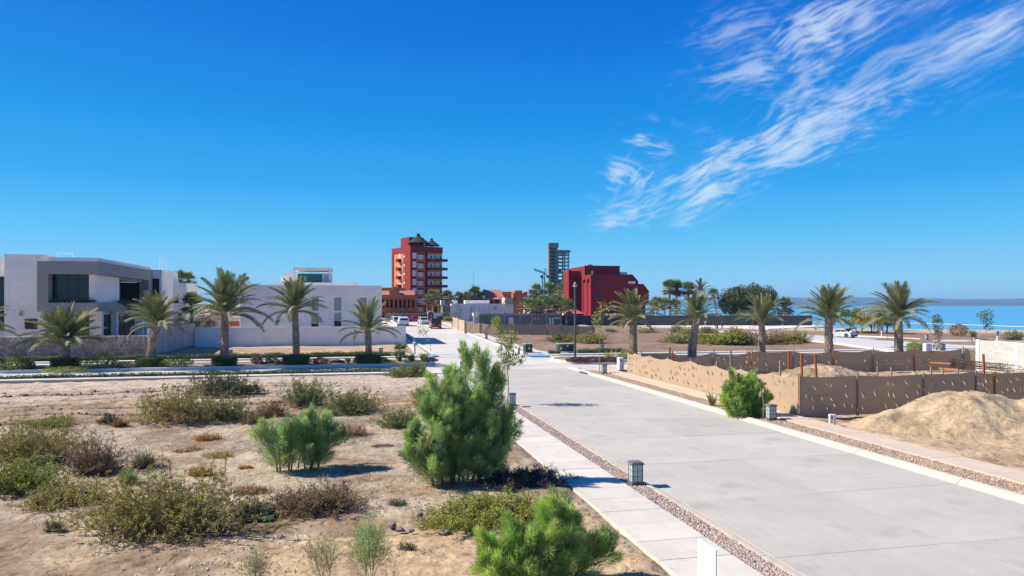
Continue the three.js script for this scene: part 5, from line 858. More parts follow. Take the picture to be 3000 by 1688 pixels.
// ---- red building ----
{
  const t = thing('red_building', 'large dark red four-storey building with stepped right side and tall arches', 'building'), F = 205;
  const X = { l: 62.82, a: 63.46, b: 67.08, c: 65.88, d: 67.77, e: 78.33, f: 80.68 };
  part('left_slab', span(X.l, 68.45, 0, 15.89, 209, 212.5), M.red, t);
  part('left_fin', span(X.l, X.l + 0.5, 0, 16.10, 207, 209), M.red, t);
  part('main_block', span(67.35, 78.53, 0, 17.24, 205.5, 223), M.red, t);
  const arch = (a, b) => [a, b, 2.6, 13.42, 1];
  part('arch_wall', wallSide(197, 205.4, 0, 14.22, 66.42 - 0.0, 0.5, [[198, 200.6, 2.4, 13.24, 1], [201.6, 204.4, 2.4, 13.20, 1]]), M.red, t);
  part('front_block', span(66.42 + 0.51, 79.18, 0, 14.40, 197, 205.4), M.red, t);
  part('arch_recess', span(66.42 + 0.2, 66.42 + 0.5, 0.2, 12, 197.4, 205), M.red, t);
  // stepped and sloping right side
  const sh = new THREE.Shape([[79.48, 0], [79.48, 14.62], [81.40, 12.53], [81.40, 11.72], [83.00, 11.73], [84.72, 9.73], [84.72, 5.90], [83.65, 5.90], [83.65, 0]].map((p) => new THREE.Vector2(...p))), g = extrude(sh, 9); g.translate(0, 0, -198 - 9); part('stepped_side', g, M.red, t);
  part('setback_block', span(78.56, 81.14, 0, 15.58, 206, 221), M.cream, t);
  part('terrace', span(77.82, 79.93, 11.76, 12.46, 196.6, 197.9), M.cream, t);
  const opening = (a, b, y0, y1, F0, light) => { const w = part('window', wallFront(a - 0.25, b + 0.25, y0 - 0.25, y1 + 0.4, F0 - 0.12, 0.1, [[a, b, y0, y1, 0.35]]), M.red, t); part('pane', span(a - 0.05, b + 0.05, y0 - 0.05, y1 + 0.05, F0 - 0.02 - 0.01, F0 - 0.003), light ? M.cream : M.glass, w); };
  opening(67.56, 69.11, 11.02, 12.50, 197); opening(67.56, 69.22, 7.27, 8.85, 197); opening(68.21, 69.07, 14.73, 15.96, 205.5); opening(69.13, 70.04, 14.73, 15.96, 205.5, 1); opening(65.24, 66.00, 13.19, 14.12, 209);
  part('parapet_trim', merge([span(67.32, 78.49, 17.23, 17.38, 205.3, 205.8), span(79.18 - 25, 79.18, 14.40, 14.54, 196.9, 197.3)].slice(0, 1)), M.darkRed, t);
  part('roof_equipment', merge([span(70.81, 72.38, 17.42, 18.16, 213, 215), span(68.47, 70.30, 16.39, 17.48, 219, 221)]), M.greyWall, t); part('roof_antenna', merge([bar(V(73.47, 15, -211), V(73.47, 17.5, -211), 0.08), new THREE.SphereGeometry(0.6, 8, 6).scale(1, 1, 0.4).translate(72.80, 16.4, -211)]), M.whitePaint, t);
  part('air_conditioners', merge([0, 1, 2].map((i) => { const a = [70.94, 72.18, 73.33][i]; return box(0.85, 0.9 + 0.3 * (i === 2), 0.6, a, 2.6, -196.2); })), M.whitePaint, t);
  const k = thing('red_hip_roof', 'small pinkish red hipped roof at the foot of the red building', 'roof', 58.70, 189, 0), rg = new THREE.ConeGeometry(2.9, 1.5, 4, 1); rg.rotateY(Math.PI / 4); rg.scale(1.35, 1, 1); part('roof', rg, std(0.55, 0.12, 0.10, 0.85), k).position.y = 3.9; part('wall', box(4.8, 3.1, 3.4, 0, 1.56, 0), M.red, k);
}
// ---- concrete tower frame and crane ----
{
  const t = thing('concrete_frame_tower', 'tall bare concrete tower frame under construction', 'building'), F = 586, Hh = 55.28, x0 = 160.30, x1 = 167.50, x2 = 168.10, x3 = 178.06, fl = 3.05, n = Math.floor(Hh / fl);
  part('core_wall', span(x0, x0 + 0.8, 0, Hh + 2.5, F, F + 4), M.rawConcrete, t); part('core_back', span(x0 + 0.8, x1, 0, Hh, F + 4, F + 4.6), M.rawConcrete, t); part('core_wall', span(x1 - 1, x1 + 0.5, 0, Hh, F, F + 4), M.rawConcrete, t);
  for (let k = 1; k <= n; k++) { const y = k * fl; part('landing', span(x0 + 0.8, x1 - 1, y - 0.6, y, F - 1.4, F + 4), M.rawConcrete, t); if (y < Hh - 2) part('floor_slab', span(x2 - 0.8, x3 + 0.6, y - 0.85, y - 0.1, F - 0.6, F + 14), M.rawConcrete, t); }
  for (const [x, f] of [[x2 + 0.3, 0], [x2 + 4.6, 0], [x3 - 3.6, 0], [x3 - 0.5, 0], [x2 + 2.5, 12], [x3 - 2, 12]]) part('column', span(x - 0.45, x + 0.45, 0, Hh - 3, F + f, F + f + 0.9), M.rawConcrete, t);
  part('crown_slab', span(x2 - 1.2, x3 + 0.9, Hh - 5.2, Hh - 3, F - 1.4, F + 14.6), M.rawConcrete, t); part('crown_core', span(x0 - 0.4, x1 + 1, Hh - 1.2, Hh + 2.9, F - 1.2, F + 4.8), M.rawConcrete, t);
  for (const k of [4, 7, 8, 11]) part('infill_wall', span(x2, x3 - 4, k * fl, k * fl + 2.2, F + 9, F + 9.4), M.rawConcrete, t);
  const c = thing('tower_crane', 'teal tower crane left of the concrete tower', 'crane', 143.32, 540), H = 27.29, teal = std(0.05, 0.20, 0.22, 0.6), mast = [];
  for (const [a, b] of [[-0.9, -0.9], [0.9, -0.9], [0.9, 0.9], [-0.9, 0.9]]) mast.push(bar(V(a, 0, b), V(a, H + 0.5, b), 0.28, 4)); for (let y = 1; y < H; y += 3) { mast.push(bar(V(-0.9, y, 0.9), V(0.9, y + 2.6, 0.9), 0.14, 3), bar(V(-0.9, y, -0.9), V(-0.9, y + 2.6, 0.9), 0.14, 3)); }
  part('mast', merge(mast), teal, c); part('cab', box(2.0, 2.2, 2.2, -1.6, H + 0.2, 1.2), M.black, c);
  const jib = []; const j0 = V(1.5, H + 2.2, 0), j1 = V(-7.6, H + 5.6, 0); for (const [dy, dz] of [[0, -0.7], [0, 0.7], [1.5, 0]]) jib.push(bar(j0.clone().add(V(0, dy, dz)), j1.clone().add(V(0, dy * 0.5, dz)), 0.22, 4)); for (let i = 0; i < 9; i++) { const a = j0.clone().lerp(j1, i / 9), b = j0.clone().lerp(j1, (i + 1) / 9); jib.push(bar(a.clone().add(V(0, 0, 0.7)), b.clone().add(V(0, 1.2, 0)), 0.15, 3), bar(a.clone().add(V(0, 1.3, 0)), b.clone().add(V(0, 0, -0.7)), 0.15, 3)); }
  part('jib', merge(jib), teal, c); part('counter_jib', merge([bar(V(0, H + 2.0, -0.6), V(4.2, H + 1.0, -0.6), 0.25, 4), bar(V(0, H + 2.0, 0.6), V(4.2, H + 1.0, 0.6), 0.25, 4)]), teal, c); part('counterweight', box(2.0, 1.8, 1.8, 3.6, H + 0.4, 0), M.black, c); part('apex_frame', merge([bar(V(0.6, H + 1, 0.5), V(1.2, H + 6.8, 0), 0.2, 4), bar(V(2.2, H + 1.2, 0.5), V(1.8, H + 6.8, 0), 0.2, 4), bar(V(1.2, H + 6.8, 0), V(1.8, H + 6.8, 0), 0.2, 4), bar(V(1.2, H + 6.8, 0), V(-4, H + 4.6, 0), 0.06, 3)]), teal, c);
  const a = thing('radio_mast', 'thin radio mast between the tower and the orange villa', 'mast', 42.46, 260); part('mast', merge([bar(V(0, 0, 0), V(0, 17.78, 0), 0.07, 5), bar(V(-0.4, 11, 0), V(0.4, 11, 0), 0.05, 4)]), M.greyWall, a);
}
// ---- small white houses and palms behind, centre distance ----
{
  const mk = (l, a, b, y, F, extra) => { const t = thing('small_house', l, 'house'); part('walls', span(a, b, 0, y, F, F + 8), M.white, t); part('roof_edge', span(a - 0.3, b + 0.3, y, y + 0.4, F - 0.3, F + 8.3), std(0.08, 0.075, 0.07, 0.9), t); const w = (b - a) / 3; for (let k = 0; k < 2; k++) windowAt(t, 'front', a + w * (0.6 + k * 1.2), a + w * (1.0 + k * 1.2), y - 3.0, y - 1.0, F - 0.04, { cols: 2 }); part('porch_wall', span(a - 0.02, a + 0.5, 0, y - 0.02, F - 1.5, F - 0.01), M.cream, t); };
  mk('small white house with dark eaves, left under the concrete tower', 52.70, 56.41, 7.61, 215); mk('small white house with dark eaves, right under the concrete tower', 57.86, 60.97, 7.43, 218); mk('white house corner against the red building', 63.15, 65.58, 8.05, 214);
  mk('low white house far behind the palms left of the villa', 38.54, 41.43, 9.23, 300);
  const palms = [[21.73, 205, 8.04, 2.6, 0], [19.68, 200, 7.02, 2.2, 0], [24.19, 212, 7.72, 2.4, 0], [33.03, 260, 8.98, 3.0, 1], [32.23, 270, 8.85, 2.6, 0], [37.45, 262, 8.52, 2.8, 1], [40.83, 265, 8.81, 2.8, 1], [38.45, 232, 9.08, 3.6, 1], [35.57, 228, 7.91, 2.8, 1], [41.54, 238, 8.26, 2.6, 1], [35.46, 240, 7.34, 2.4, 1], [45.43, 190, 5.59, 2.8, 3], [43.50, 176, 5.15, 3.2, 3], [48.27, 184, 5.86, 3.0, 3], [43.90, 172, 4.99, 3.0, 3], [48.96, 180, 5.32, 3.2, 3], [56.45, 200, 6.49, 3.2, 3], [52.65, 180, 5.68, 3.0, 3], [51.04, 170, 4.99, 3.0, 3], [61.26, 240, 10.69, 3.2, 2], [58.81, 236, 9.20, 2.6, 2], [68.39, 250, 11.42, 3.4, 2], [69.35, 235, 11.09, 3.2, 2], [69.09, 240, 9.77, 3.2, 2], [68.93, 228, 9.57, 3.0, 2], [65.02, 245, 9.12, 3.0, 2]];
  const ord = ['first', 'second', 'third', 'fourth', 'fifth', 'sixth', 'seventh', 'eighth', 'ninth'], zones = ['at the foot of the apartment tower', 'behind the low white building', 'below the concrete tower frame', 'behind the grey block building'];
  palms.forEach(([x, F, h, r, z], i) => { const rank = palms.filter((o) => o[4] === z && o[0] / o[1] < x / F).length; fanPalm(`${ord[rank]} fan palm from the left ${zones[z]}`, x, F, Math.max(1.2, h - 0.3), r, { seed: 200 + i, n: 34, group: `fan palms ${zones[z]}`, tr: 0.2 }); });
  const tb = [[37.31, 275, 'dark tree behind the low white building, left'], [45.73, 262, 'dark tree behind the low white building, right'], [68.72, 255, 'dark tree under the concrete tower, left'], [72.49, 250, 'dark tree under the concrete tower, right'], [67.94, 262, 'dark tree beside the crane foot']]; tb.forEach(([x, F, l], i) => tree('town_tree', l, x, F, 8.2 + i * 0.4, 5.0, 'deep', { seed: 300 + i, clumps: 22, per: 120, leaf: 0.5, trunkH: 0.2 }));
  fanPalm('twin fan palm on the left behind the cubic house', -33.20, 150, 10.28, 2.4, { seed: 231, tr: 0.2 }); fanPalm('twin fan palm on the right behind the cubic house', -31.72, 150, 10.16, 2.3, { seed: 232, tr: 0.2 }); fanPalm('fan palm peeping over the left end of the white house', -21.65, 150, 9.82, 2.0, { seed: 233, tr: 0.18 }); fanPalm('fan palm behind the tallest date palm', -21.98, 106, 5.97 - 0.5, 2.2, { seed: 234, n: 44, tr: 0.2, dead: 0.1 });
}

// ================= building site on the right =================
const meshMat = (r, g, b, t) => new THREE.MeshPhysicalMaterial({ color: rgb(r, g, b), roughness: 0.95, transmission: t, thickness: 0, side: THREE.DoubleSide });
const shadeCloth = meshMat(0.40, 0.295, 0.195, 0.1), blackMesh = meshMat(0.075, 0.07, 0.075, 0.1);
// one sheet of shade cloth between two posts: sagging top, slits cut through it, flaps of cloth beside the slits
function clothPanel(parent, a, b, h0, h1, y0, mat, R, { slits = 8, sag = 0.12, ripple = 0.06, name = 'mesh_sheet', flap = mat } = {}) {
  const L = Math.hypot(b[0] - a[0], b[1] - a[1]), s = new THREE.Shape(), N = 10;
  s.moveTo(0, 0); for (let i = 1; i <= N; i++) s.lineTo(L * i / N, 0.03 * R());
  for (let i = N; i >= 0; i--) { const u = i / N; s.lineTo(L * u, mix(h0, h1, u) - sag * 4 * u * (1 - u) + (i % N ? (R() - 0.5) * 0.04 : 0)); } s.closePath();
  const flaps = [], rows = 3; let k = 0;
  for (let r = 0; r < rows && k < slits; r++) for (let c = 0; c < Math.ceil(slits / rows); c++, k++) {
    const x = L * (c + 0.5 + (R() - 0.5) * 0.8) / Math.ceil(slits / rows), y = Math.min(h0, h1) * (0.22 + 0.27 * r) + (R() - 0.5) * 0.26, w = 0.03 + 0.02 * R(), l = 0.11 + 0.09 * R(), t = 0.5 + (R() - 0.5) * 0.6, ct = Math.cos(t), st = Math.sin(t);
    if (x < 0.2 || x > L - 0.2 || R() < 0.22) continue;
    const P = [[-w, -l * 0.2], [0, -l], [w, 0], [0, l]].map(([u, v]) => [x + u * ct - v * st, y + u * st + v * ct]); const h = new THREE.Path(); P.forEach(([u, v], i) => (i ? h.lineTo(u, v) : h.moveTo(u, v))); h.closePath(); s.holes.push(h);
    const g = new THREE.BufferGeometry(), z = 0.05 + 0.05 * R(); g.setAttribute('position', new THREE.Float32BufferAttribute([P[1][0], P[1][1], 0.01, P[3][0], P[3][1], 0.01, P[2][0] + w * 1.1, (P[1][1] + P[3][1]) / 2, z], 3)); g.computeVertexNormals(); flaps.push(g);
  }
  const g = new THREE.ShapeGeometry(s), p = g.attributes.position; for (let i = 0; i < p.count; i++) p.setZ(i, ripple * (fbm(p.getX(i) * 1.4 + a[0], p.getY(i) * 1.1 + a[1], 3, 5) - 0.5) * 2 * Math.sin(Math.PI * clamp(p.getX(i) / L)));
  g.computeVertexNormals(); const m = part(name, g, mat, parent); m.position.set(a[0], y0, -a[1]); m.rotation.y = Math.atan2(b[1] - a[1], b[0] - a[0]);
  if (flaps.length) part('flaps', merge(flaps), flap, m, 'stuff'); return m;
}
function post(parent, x, F, h, mat, { r = 0.035, y = 0, lean = 0, square = 0, name = 'post' } = {}) { const m = part(name, square ? box(r * 2, h, r * 2, 0, h / 2, 0) : new THREE.CylinderGeometry(r * 0.9, r, h, 6).translate(0, h / 2, 0), mat, parent); m.position.set(x, y, -F); m.rotation.z = lean; return m; }
{
  const R = rng(21), X = 21.12;
  const t = thing('mesh_fence', 'tan sunlit mesh fence along the right pavement', 'fence');
  const pf = [53.62, 52.06, 49.17, 46.12, 42.66, 39.51, 36.51, 33.32, 31.18], hs = [1.75, 1.72, 1.72, 1.75, 1.85, 1.8, 1.85, 1.95, 2.0];
  pf.forEach((F, i) => post(t, X + 0.05, F, hs[i] + 0.1 + 0.15 * R(), [M.greyWood, M.paleBark, M.rust][i % 3], { r: 0.035, lean: (R() - 0.5) * 0.05 }));
  for (let i = 0; i < pf.length - 1; i++) clothPanel(t, [X, pf[i]], [X, pf[i + 1]], hs[i], hs[i + 1], 0.06, shadeCloth, R, { slits: 15, sag: 0.16, ripple: 0.11 });
  const f = thing('mesh_fence', 'dark brown backlit mesh fence behind the front sand pile', 'fence');
  const px = [21.15, 24.43, 28.34, 31.60, 32.84, 35.19, 37.5, 40.5], fh = [2.0, 1.95, 1.95, 2.0, 1.9, 1.95, 1.95, 1.9];
  px.forEach((x, i) => post(f, x, 31.08 + i * 0.07, fh[i] + 0.12, i === 4 ? M.rust : M.greyWood, { r: i === 1 ? 0.055 : 0.045 }));
  for (let i = 0; i < px.length - 1; i++) clothPanel(f, [px[i], 31.12 + i * 0.07], [px[i + 1], 31.19 + i * 0.07], fh[i], fh[i + 1], 0.03, shadeCloth, R, { slits: 17, sag: 0.06, flap: shadeCloth });
  const r = thing('mesh_fence', 'brown mesh fence along the back of the building site', 'fence');
  const rx = [21.2, 23.64, 27.11, 30.45, 34.05, 37.70, 41.37, 45.32, 50.06];
  rx.forEach((x, i) => post(r, x, 50.9, 1.95 + 0.25 * R(), i % 2 ? M.rust : M.greyWood, { r: 0.05, lean: (R() - 0.5) * 0.06 }));
  for (let i = 0; i < rx.length - 1; i++) clothPanel(r, [rx[i], 51], [rx[i + 1], 51], 1.8, 1.8, 0.02, shadeCloth, R, { slits: 10, sag: 0.28 * R() + 0.05, ripple: 0.14, flap: shadeCloth });
  const e = thing('mesh_fence', 'short tan mesh panel beside the white block wall', 'fence'); const ex0 = 50.13, ex1 = 51.17; post(e, ex1, 50.4, 2.0, M.rust, { r: 0.07 }); clothPanel(e, [ex0, 51], [ex1, 50.4], 1.9, 1.85, 0.02, shadeCloth, R, { slits: 3 });
  // stakes
  const stake = (l, x, F, h, mat, o = {}) => { const m = thing('stake', l, 'stake', x, F, groundY(x, F) - 0.05, 0, 'stakes of the building site'); post(m, 0, 0, h, mat, { r: 0.05, square: 1, ...o }); };
  stake('tall rust red stake above the middle sand mound, left of a pair', 29.43, 43, 2.35, M.rust, { r: 0.055, lean: 0.02 }); stake('tall rust red stake above the middle sand mound, right of a pair', 30.55, 43, 2.35, M.rust, { r: 0.055, lean: 0.05 });
  stake('rust stake near the left corner of the site fence', 23.81, 51.6, 2.3, M.rust); stake('shorter rust stake beside the left corner one', 23.39, 50.2, 1.9, M.rust); stake('short rust stake at the left sand mound', 23.27, 47, 1.7, M.rust); stake('small rust peg on the left sand mound', 23.57, 46, 1.5, M.rust);
  stake('grey wooden stake right of the left mound', 24.80, 46, 1.6, M.greyWood); stake('tall grey wooden stake behind the left mound', 27.53, 49, 2.1, M.greyWood); stake('pale wooden stake in front of the back fence', 28.44, 44, 1.75, M.paleBark); stake('rust stake at the middle of the back fence', 32.72, 49.5, 2.0, M.rust);
  stake('long rust stake leaning at the right of the site', 43.10, 42, 2.0, M.rust, { lean: 0.04, r: 0.06 }); stake('short orange stake by the planks', 35.28, 38, 1.25, M.plank, { r: 0.07 }); stake('short rust stake right of the planks', 37.30, 38, 1.05, M.rust); stake('rust stake behind the dark fence at far right', 38.53, 37, 1.2, M.rust);
  const brd = (l, a, b, y, mat, w = 0.09) => { const t = thing('plank', l, 'plank', a[0], a[1], y, Math.atan2(b[1] - a[1], b[0] - a[0]), 'timber of the building site'), L = Math.hypot(b[0] - a[0], b[1] - a[1]); part('board', box(L, w, 0.14, L / 2, 0, 0), mat, t); return t; };
  brd('orange plank on low stakes, the upper one', [46.29, 51.12], [47.14, 49.09], 0.75, M.plank); brd('orange plank on low stakes, the lower one', [44.65, 47.62], [45.13, 46.42], 0.55, M.plank, 0.12);
  brd('grey low rail between two pegs in the middle of the site', [41.03, 50.73], [43.55, 50.18], 0.62, M.greyWood); brd('rust low rail across the left of the site', [31.75, 52.16], [34.12, 51.65], 0.45, M.rust, 0.07); brd('dark board lying under the pair of tall stakes', [34.90, 50.89], [36.99, 51.31], 0.5, M.greyWood, 0.12);
  for (const [i, p] of [[39.17, 47.72], [39.84, 47.05], [42.78, 46.40], [43.23, 45.78], [44.34, 45.54]].entries()) stake(['grey peg at the left end of the low rail', 'grey peg at the right of the low rail', 'grey peg under the orange planks, left', 'pale peg under the orange planks, middle', 'pale peg under the orange planks, right'][i], p[0], p[1], 0.75, i < 2 ? M.greyWood : M.paleBark, { r: 0.045 });
  const rb = thing('rebar_bundle', 'bundle of dark rusty reinforcement cages lying by the white block wall', 'rebar', 0, 0), bars = []; const a0 = [48.92, 51.52], a1 = [50.72, 46.85];
  for (let k = 0; k < 22; k++) { const o = (R() - 0.5) * 1.6, y = 0.25 + R() * 0.75; bars.push(bar(V(a0[0] + (R() - 0.5), y, -(a0[1] + o)), V(a1[0] + (R() - 0.5), y * 0.8, -(a1[1] + o)), 0.016, 3)); } for (let k = 0; k < 40; k++) { const u = R(), x = mix(a0[0], a1[0], u), F = mix(a0[1], a1[1], u) + (R() - 0.5) * 1.4; bars.push(bar(V(x, 0.2, -F), V(x, 0.85, -F), 0.012, 3), bar(V(x, 0.85, -F), V(x, 0.8, -F - 0.3), 0.012, 3)); }
  part('bars', merge(bars), std(0.07, 0.05, 0.045, 0.8), rb, 'stuff');
  const pv = thing('pipe_stubs', 'two white plastic pipe stubs beside the right pavement', 'pipe', 21.32, 28.92); for (const x of [-0.09, 0.14]) part('pipe', merge([new THREE.CylinderGeometry(0.05, 0.05, 0.5, 8).translate(x, 0.2, 0), new THREE.CylinderGeometry(0.065, 0.065, 0.1, 8).translate(x, 0.44, 0)]), M.whitePaint, pv); part('elbow', bar(V(-0.09, 0.47, 0), V(0.03, 0.47, 0), 0.05, 8), M.whitePaint, pv);
}
// sand piles
function sandPile(label, lumps, seed, group) {   // lumps: [x, F, rx, rF, h]
  const x0 = Math.min(...lumps.map((l) => l[0] - l[2])), x1 = Math.max(...lumps.map((l) => l[0] + l[2])), F0 = Math.min(...lumps.map((l) => l[1] - l[3])), F1 = Math.max(...lumps.map((l) => l[1] + l[3])), nx = 90, nF = 60, P = [], C = [], U = [], I = [];
  for (let j = 0; j <= nF; j++) for (let i = 0; i <= nx; i++) {
    const x = mix(x0, x1, i / nx), F = mix(F0, F1, j / nF), wx = x + (fbm(x * 0.7, F * 0.7, 3, seed) - 0.5) * 1.2, wF = F + (fbm(x * 0.7 + 9, F * 0.7, 3, seed) - 0.5) * 1.0; let h = 0;
    for (const [cx, cF, rx, rF, H] of lumps) { const q = Math.hypot((wx - cx) / rx, (wF - cF) / rF); h = Math.max(h, H * Math.max(0, 1 - q) ** 0.9 * (1 - 0.25 * Math.exp(-q * q * 14))); }
    const e = sstep(0, 0.25, h); h += e * ((fbm(x * 1.6, F * 1.6, 4, seed + 3) - 0.5) * 0.30 + (fbm(x * 5, F * 5, 3, seed + 7) - 0.5) * 0.10);
    const g = (fbm(Math.atan2(F - lumps[0][1], x - lumps[0][0]) * 5, 2, 3, seed + 11) - 0.5) * 0.16 * e; h += g;
    P.push(x, groundY(x, F) - 0.12 + h + (h > 0.02 ? 0.1 : 0), -F); const n = fbm(x * 0.8, F * 1.1, 4, seed + 17), k = 1.1 - 0.42 * sstep(0.5, 0.66, n); C.push(k, k * 0.985, k * 0.96); U.push(x, F);
  }
  for (let j = 0; j < nF; j++) for (let i = 0; i < nx; i++) { const a = j * (nx + 1) + i, b = a + 1, c = a + nx + 1; I.push(a, b, c, b, c + 1, c); }
  const g = new THREE.BufferGeometry(); g.setAttribute('position', new THREE.Float32BufferAttribute(P, 3)); g.setAttribute('color', new THREE.Float32BufferAttribute(C, 3)); g.setAttribute('uv', new THREE.Float32BufferAttribute(U, 2)); g.setIndex(I); g.computeVertexNormals();
  return describe(part(numbered('sand_pile'), g, M.sand, scene), label, 'sand pile', group);
}
sandPile('large sand pile in front of the dark mesh fence at the right edge', [[27.3, 27.4, 4.6, 3.1, 2.15], [30.8, 26.0, 4.4, 2.9, 1.8], [34.4, 26.2, 4.8, 3.2, 1.9], [24.5, 28.3, 2.8, 1.8, 1.0], [28.6, 25.4, 3.0, 1.8, 0.95]], 31);
sandPile('sand mound behind the tall stakes in the middle of the site', [[33.52, 46.90, 4.6, 3.0, 1.5], [31.55, 47.33, 3.2, 2.2, 0.8], [35.74, 46.41, 2.6, 2.0, 0.7]], 41, 'sand mounds inside the site');
sandPile('sand mound at the left of the site behind the tan fence', [[29.33, 53.90, 4.2, 3.0, 1.35], [30.93, 52.94, 3.2, 2.4, 0.9], [27.14, 54.38, 2.6, 2.0, 0.9]], 51, 'sand mounds inside the site');
sandPile('small pointed sand heap behind the dark mesh fence', [[39.27, 43.72, 1.5, 1.2, 0.75]], 61, 'sand mounds inside the site');
sandPile('rounded sand heap between planks and rebar', [[43.00, 42.44, 2.0, 1.5, 0.75]], 71, 'sand mounds inside the site');
sandPile('sand heap against the white block wall at the right edge', [[43.02, 38.64, 3.4, 2.6, 1.5]], 81, 'sand mounds inside the site');

// white block wall: every block a piece
{
  const t = thing('block_wall', 'white painted block wall at the right edge of the picture', 'wall'), R = rng(9), X = 51, mats = [0.66, 0.6, 0.7, 0.63].map((k) => std(k, k * 0.99, k * 0.97, 0.9, { map: scaled(concreteMap, 1.7) })), geo = new RoundedBoxGeometry(0.15, 0.19, 0.39, 1, 0.008);
  for (let r = 0; r < 12; r++) for (let k = 0; k < 17; k++) { const m = part('block', geo, mats[Math.floor(R() * 4)], t); m.position.set(X + 0.08 + (R() - 0.5) * 0.008, 0.12 + r * 0.203, -(50.2 - 0.2 - k * 0.403 - (r % 2) * 0.2)); }
  part('mortar', span(X + 0.02, X + 0.14, 0, 2.46, 43.1, 50.25), std(0.5, 0.49, 0.47, 0.95), t);
  part('pillar', span(X - 0.04, X + 0.22, 0, 2.62, 50.2, 50.5), M.whitePaint, t); part('pillar', span(X - 0.03, X + 0.21, 0, 2.52, 46.6, 46.85), M.whitePaint, t); part('cap', span(X - 0.01, X + 0.18, 2.46, 2.54, 43.1, 50.19), M.whiteKerb, t);
}

// ================= far fences =================
{
  const R = rng(25), b = thing('shade_fence', 'long black shade mesh fence in front of the red building', 'fence');
  const P = [[52.34, 178.94], [57.41, 178.86], [63.06, 177.62], [68.72, 176.38], [75.21, 175.98], [81.77, 174.55], [89.20, 172.92], [96.20, 171.39], [102.75, 169.95], [110.19, 168.32], [117.18, 166.79]];
  const h = 2.65; P.forEach((p) => post(b, p[0], p[1] + 0.1, h + 0.15, M.greyWood, { r: 0.06, y: 0.1 })); for (let i = 0; i < P.length - 1; i++) clothPanel(b, P[i], P[i + 1], h, h, 0.15, blackMesh, R, { slits: 0, sag: 0.06, ripple: 0.1 });
  part('top_rail', merge(P.slice(1).map((p, i) => bar(V(P[i][0], h + 0.2, -P[i][1] - 0.1), V(p[0], h + 0.2, -p[1] - 0.1), 0.05, 4))), M.greyWall, b);
  const m = thing('mesh_fence', 'low brown mesh fence in front of the grey block building', 'fence'), Q = [[19.17, 126.84], [21.56, 125.29], [24.62, 123.60], [27.43, 122.98], [30.24, 122.36], [33.00, 121.76], [35.74, 122.18], [38.82, 122.53], [41.88, 122.88]], hh = [1.9, 1.9, 1.85, 1.9, 1.9, 1.95, 1.95, 1.75, 1.7];
  Q.forEach((p, i) => post(m, p[0], p[1] - 0.06, hh[i] + 0.15, M.greyWood, { r: 0.07, y: rise(...p) })); for (let i = 0; i < Q.length - 1; i++) clothPanel(m, Q[i], Q[i + 1], hh[i], hh[i + 1], rise(...Q[i]), shadeCloth, R, { slits: 0, sag: 0.12, ripple: 0.2 });
  const w = thing('fabric_hoarding', 'cream fabric hoarding beside the far pavement', 'fence'), H0 = [19.96, 149.19], H1 = [19.62, 129.81]; const H2 = [mix(H0[0], H1[0], 0.5), mix(H0[1], H1[1], 0.5)];
  for (const [i, p] of [H0, H2, H1].entries()) post(w, p[0] - 0.06, p[1], 2.5 - i * 0.1, M.greyWood, { r: 0.07, y: rise(...p) }); clothPanel(w, H0, H2, 2.4, 2.25, rise(...H0), shadeCloth, R, { slits: 0, ripple: 0.1 }); clothPanel(w, H2, H1, 2.2, 2.2, rise(...H2), shadeCloth, R, { slits: 0, ripple: 0.1 });
  const c = thing('sand_bags', 'pale tarpaulin heap behind the low brown mesh fence', 'tarpaulin', 43.14, 131.82, 0.6), g = new THREE.SphereGeometry(1, 18, 8); { const p = g.attributes.position; for (let i = 0; i < p.count; i++) p.setXYZ(i, p.getX(i) * 2.4, Math.max(-0.3, p.getY(i)) * (0.8 + 0.5 * fbm(p.getX(i) * 3, p.getZ(i) * 3, 2, 4)), p.getZ(i)); g.computeVertexNormals(); } part('tarpaulin', g, std(0.5, 0.42, 0.33, 0.9), c);
  // beach fence
  const f = thing('beach_fence', 'low wire fence with a pale rail along the beach', 'fence'), B = [[94.89, 132.77], [98.12, 128.99], [101.48, 125.19], [104.20, 120.50], [106.60, 115.87], [106.53, 111.79], [105.86, 107.85], [105.55, 103.82], [105.50, 99.74], [105.38, 94.64]];
  B.forEach((p) => post(f, p[0], p[1], 2.0, M.greyWall, { r: 0.05, y: 0 })); for (let i = 0; i < B.length - 1; i++) { part('rail', bar(V(B[i][0], 2.0, -B[i][1]), V(B[i + 1][0], 2.0, -B[i + 1][1]), 0.04, 4), M.whitePaint, f); const wires = []; for (let k = 1; k < 5; k++) wires.push(bar(V(B[i][0], k * 0.38, -B[i][1]), V(B[i + 1][0], k * 0.38, -B[i + 1][1]), 0.008, 3)); part('wires', merge(wires), M.greyWall, f); }
  const lg = thing('log_barrier', 'long dark log lying before the beach', 'log', 92.81, 124.01, 0.25, 0); { const a = V(0, 0, 0), e = [98.54, 119.69], s = [92.81, 124.01]; part('log', bar(a, V(e[0] - s[0], 0, -(e[1] - s[1])), 0.25, 7), std(0.10, 0.08, 0.07, 1), lg); }
}

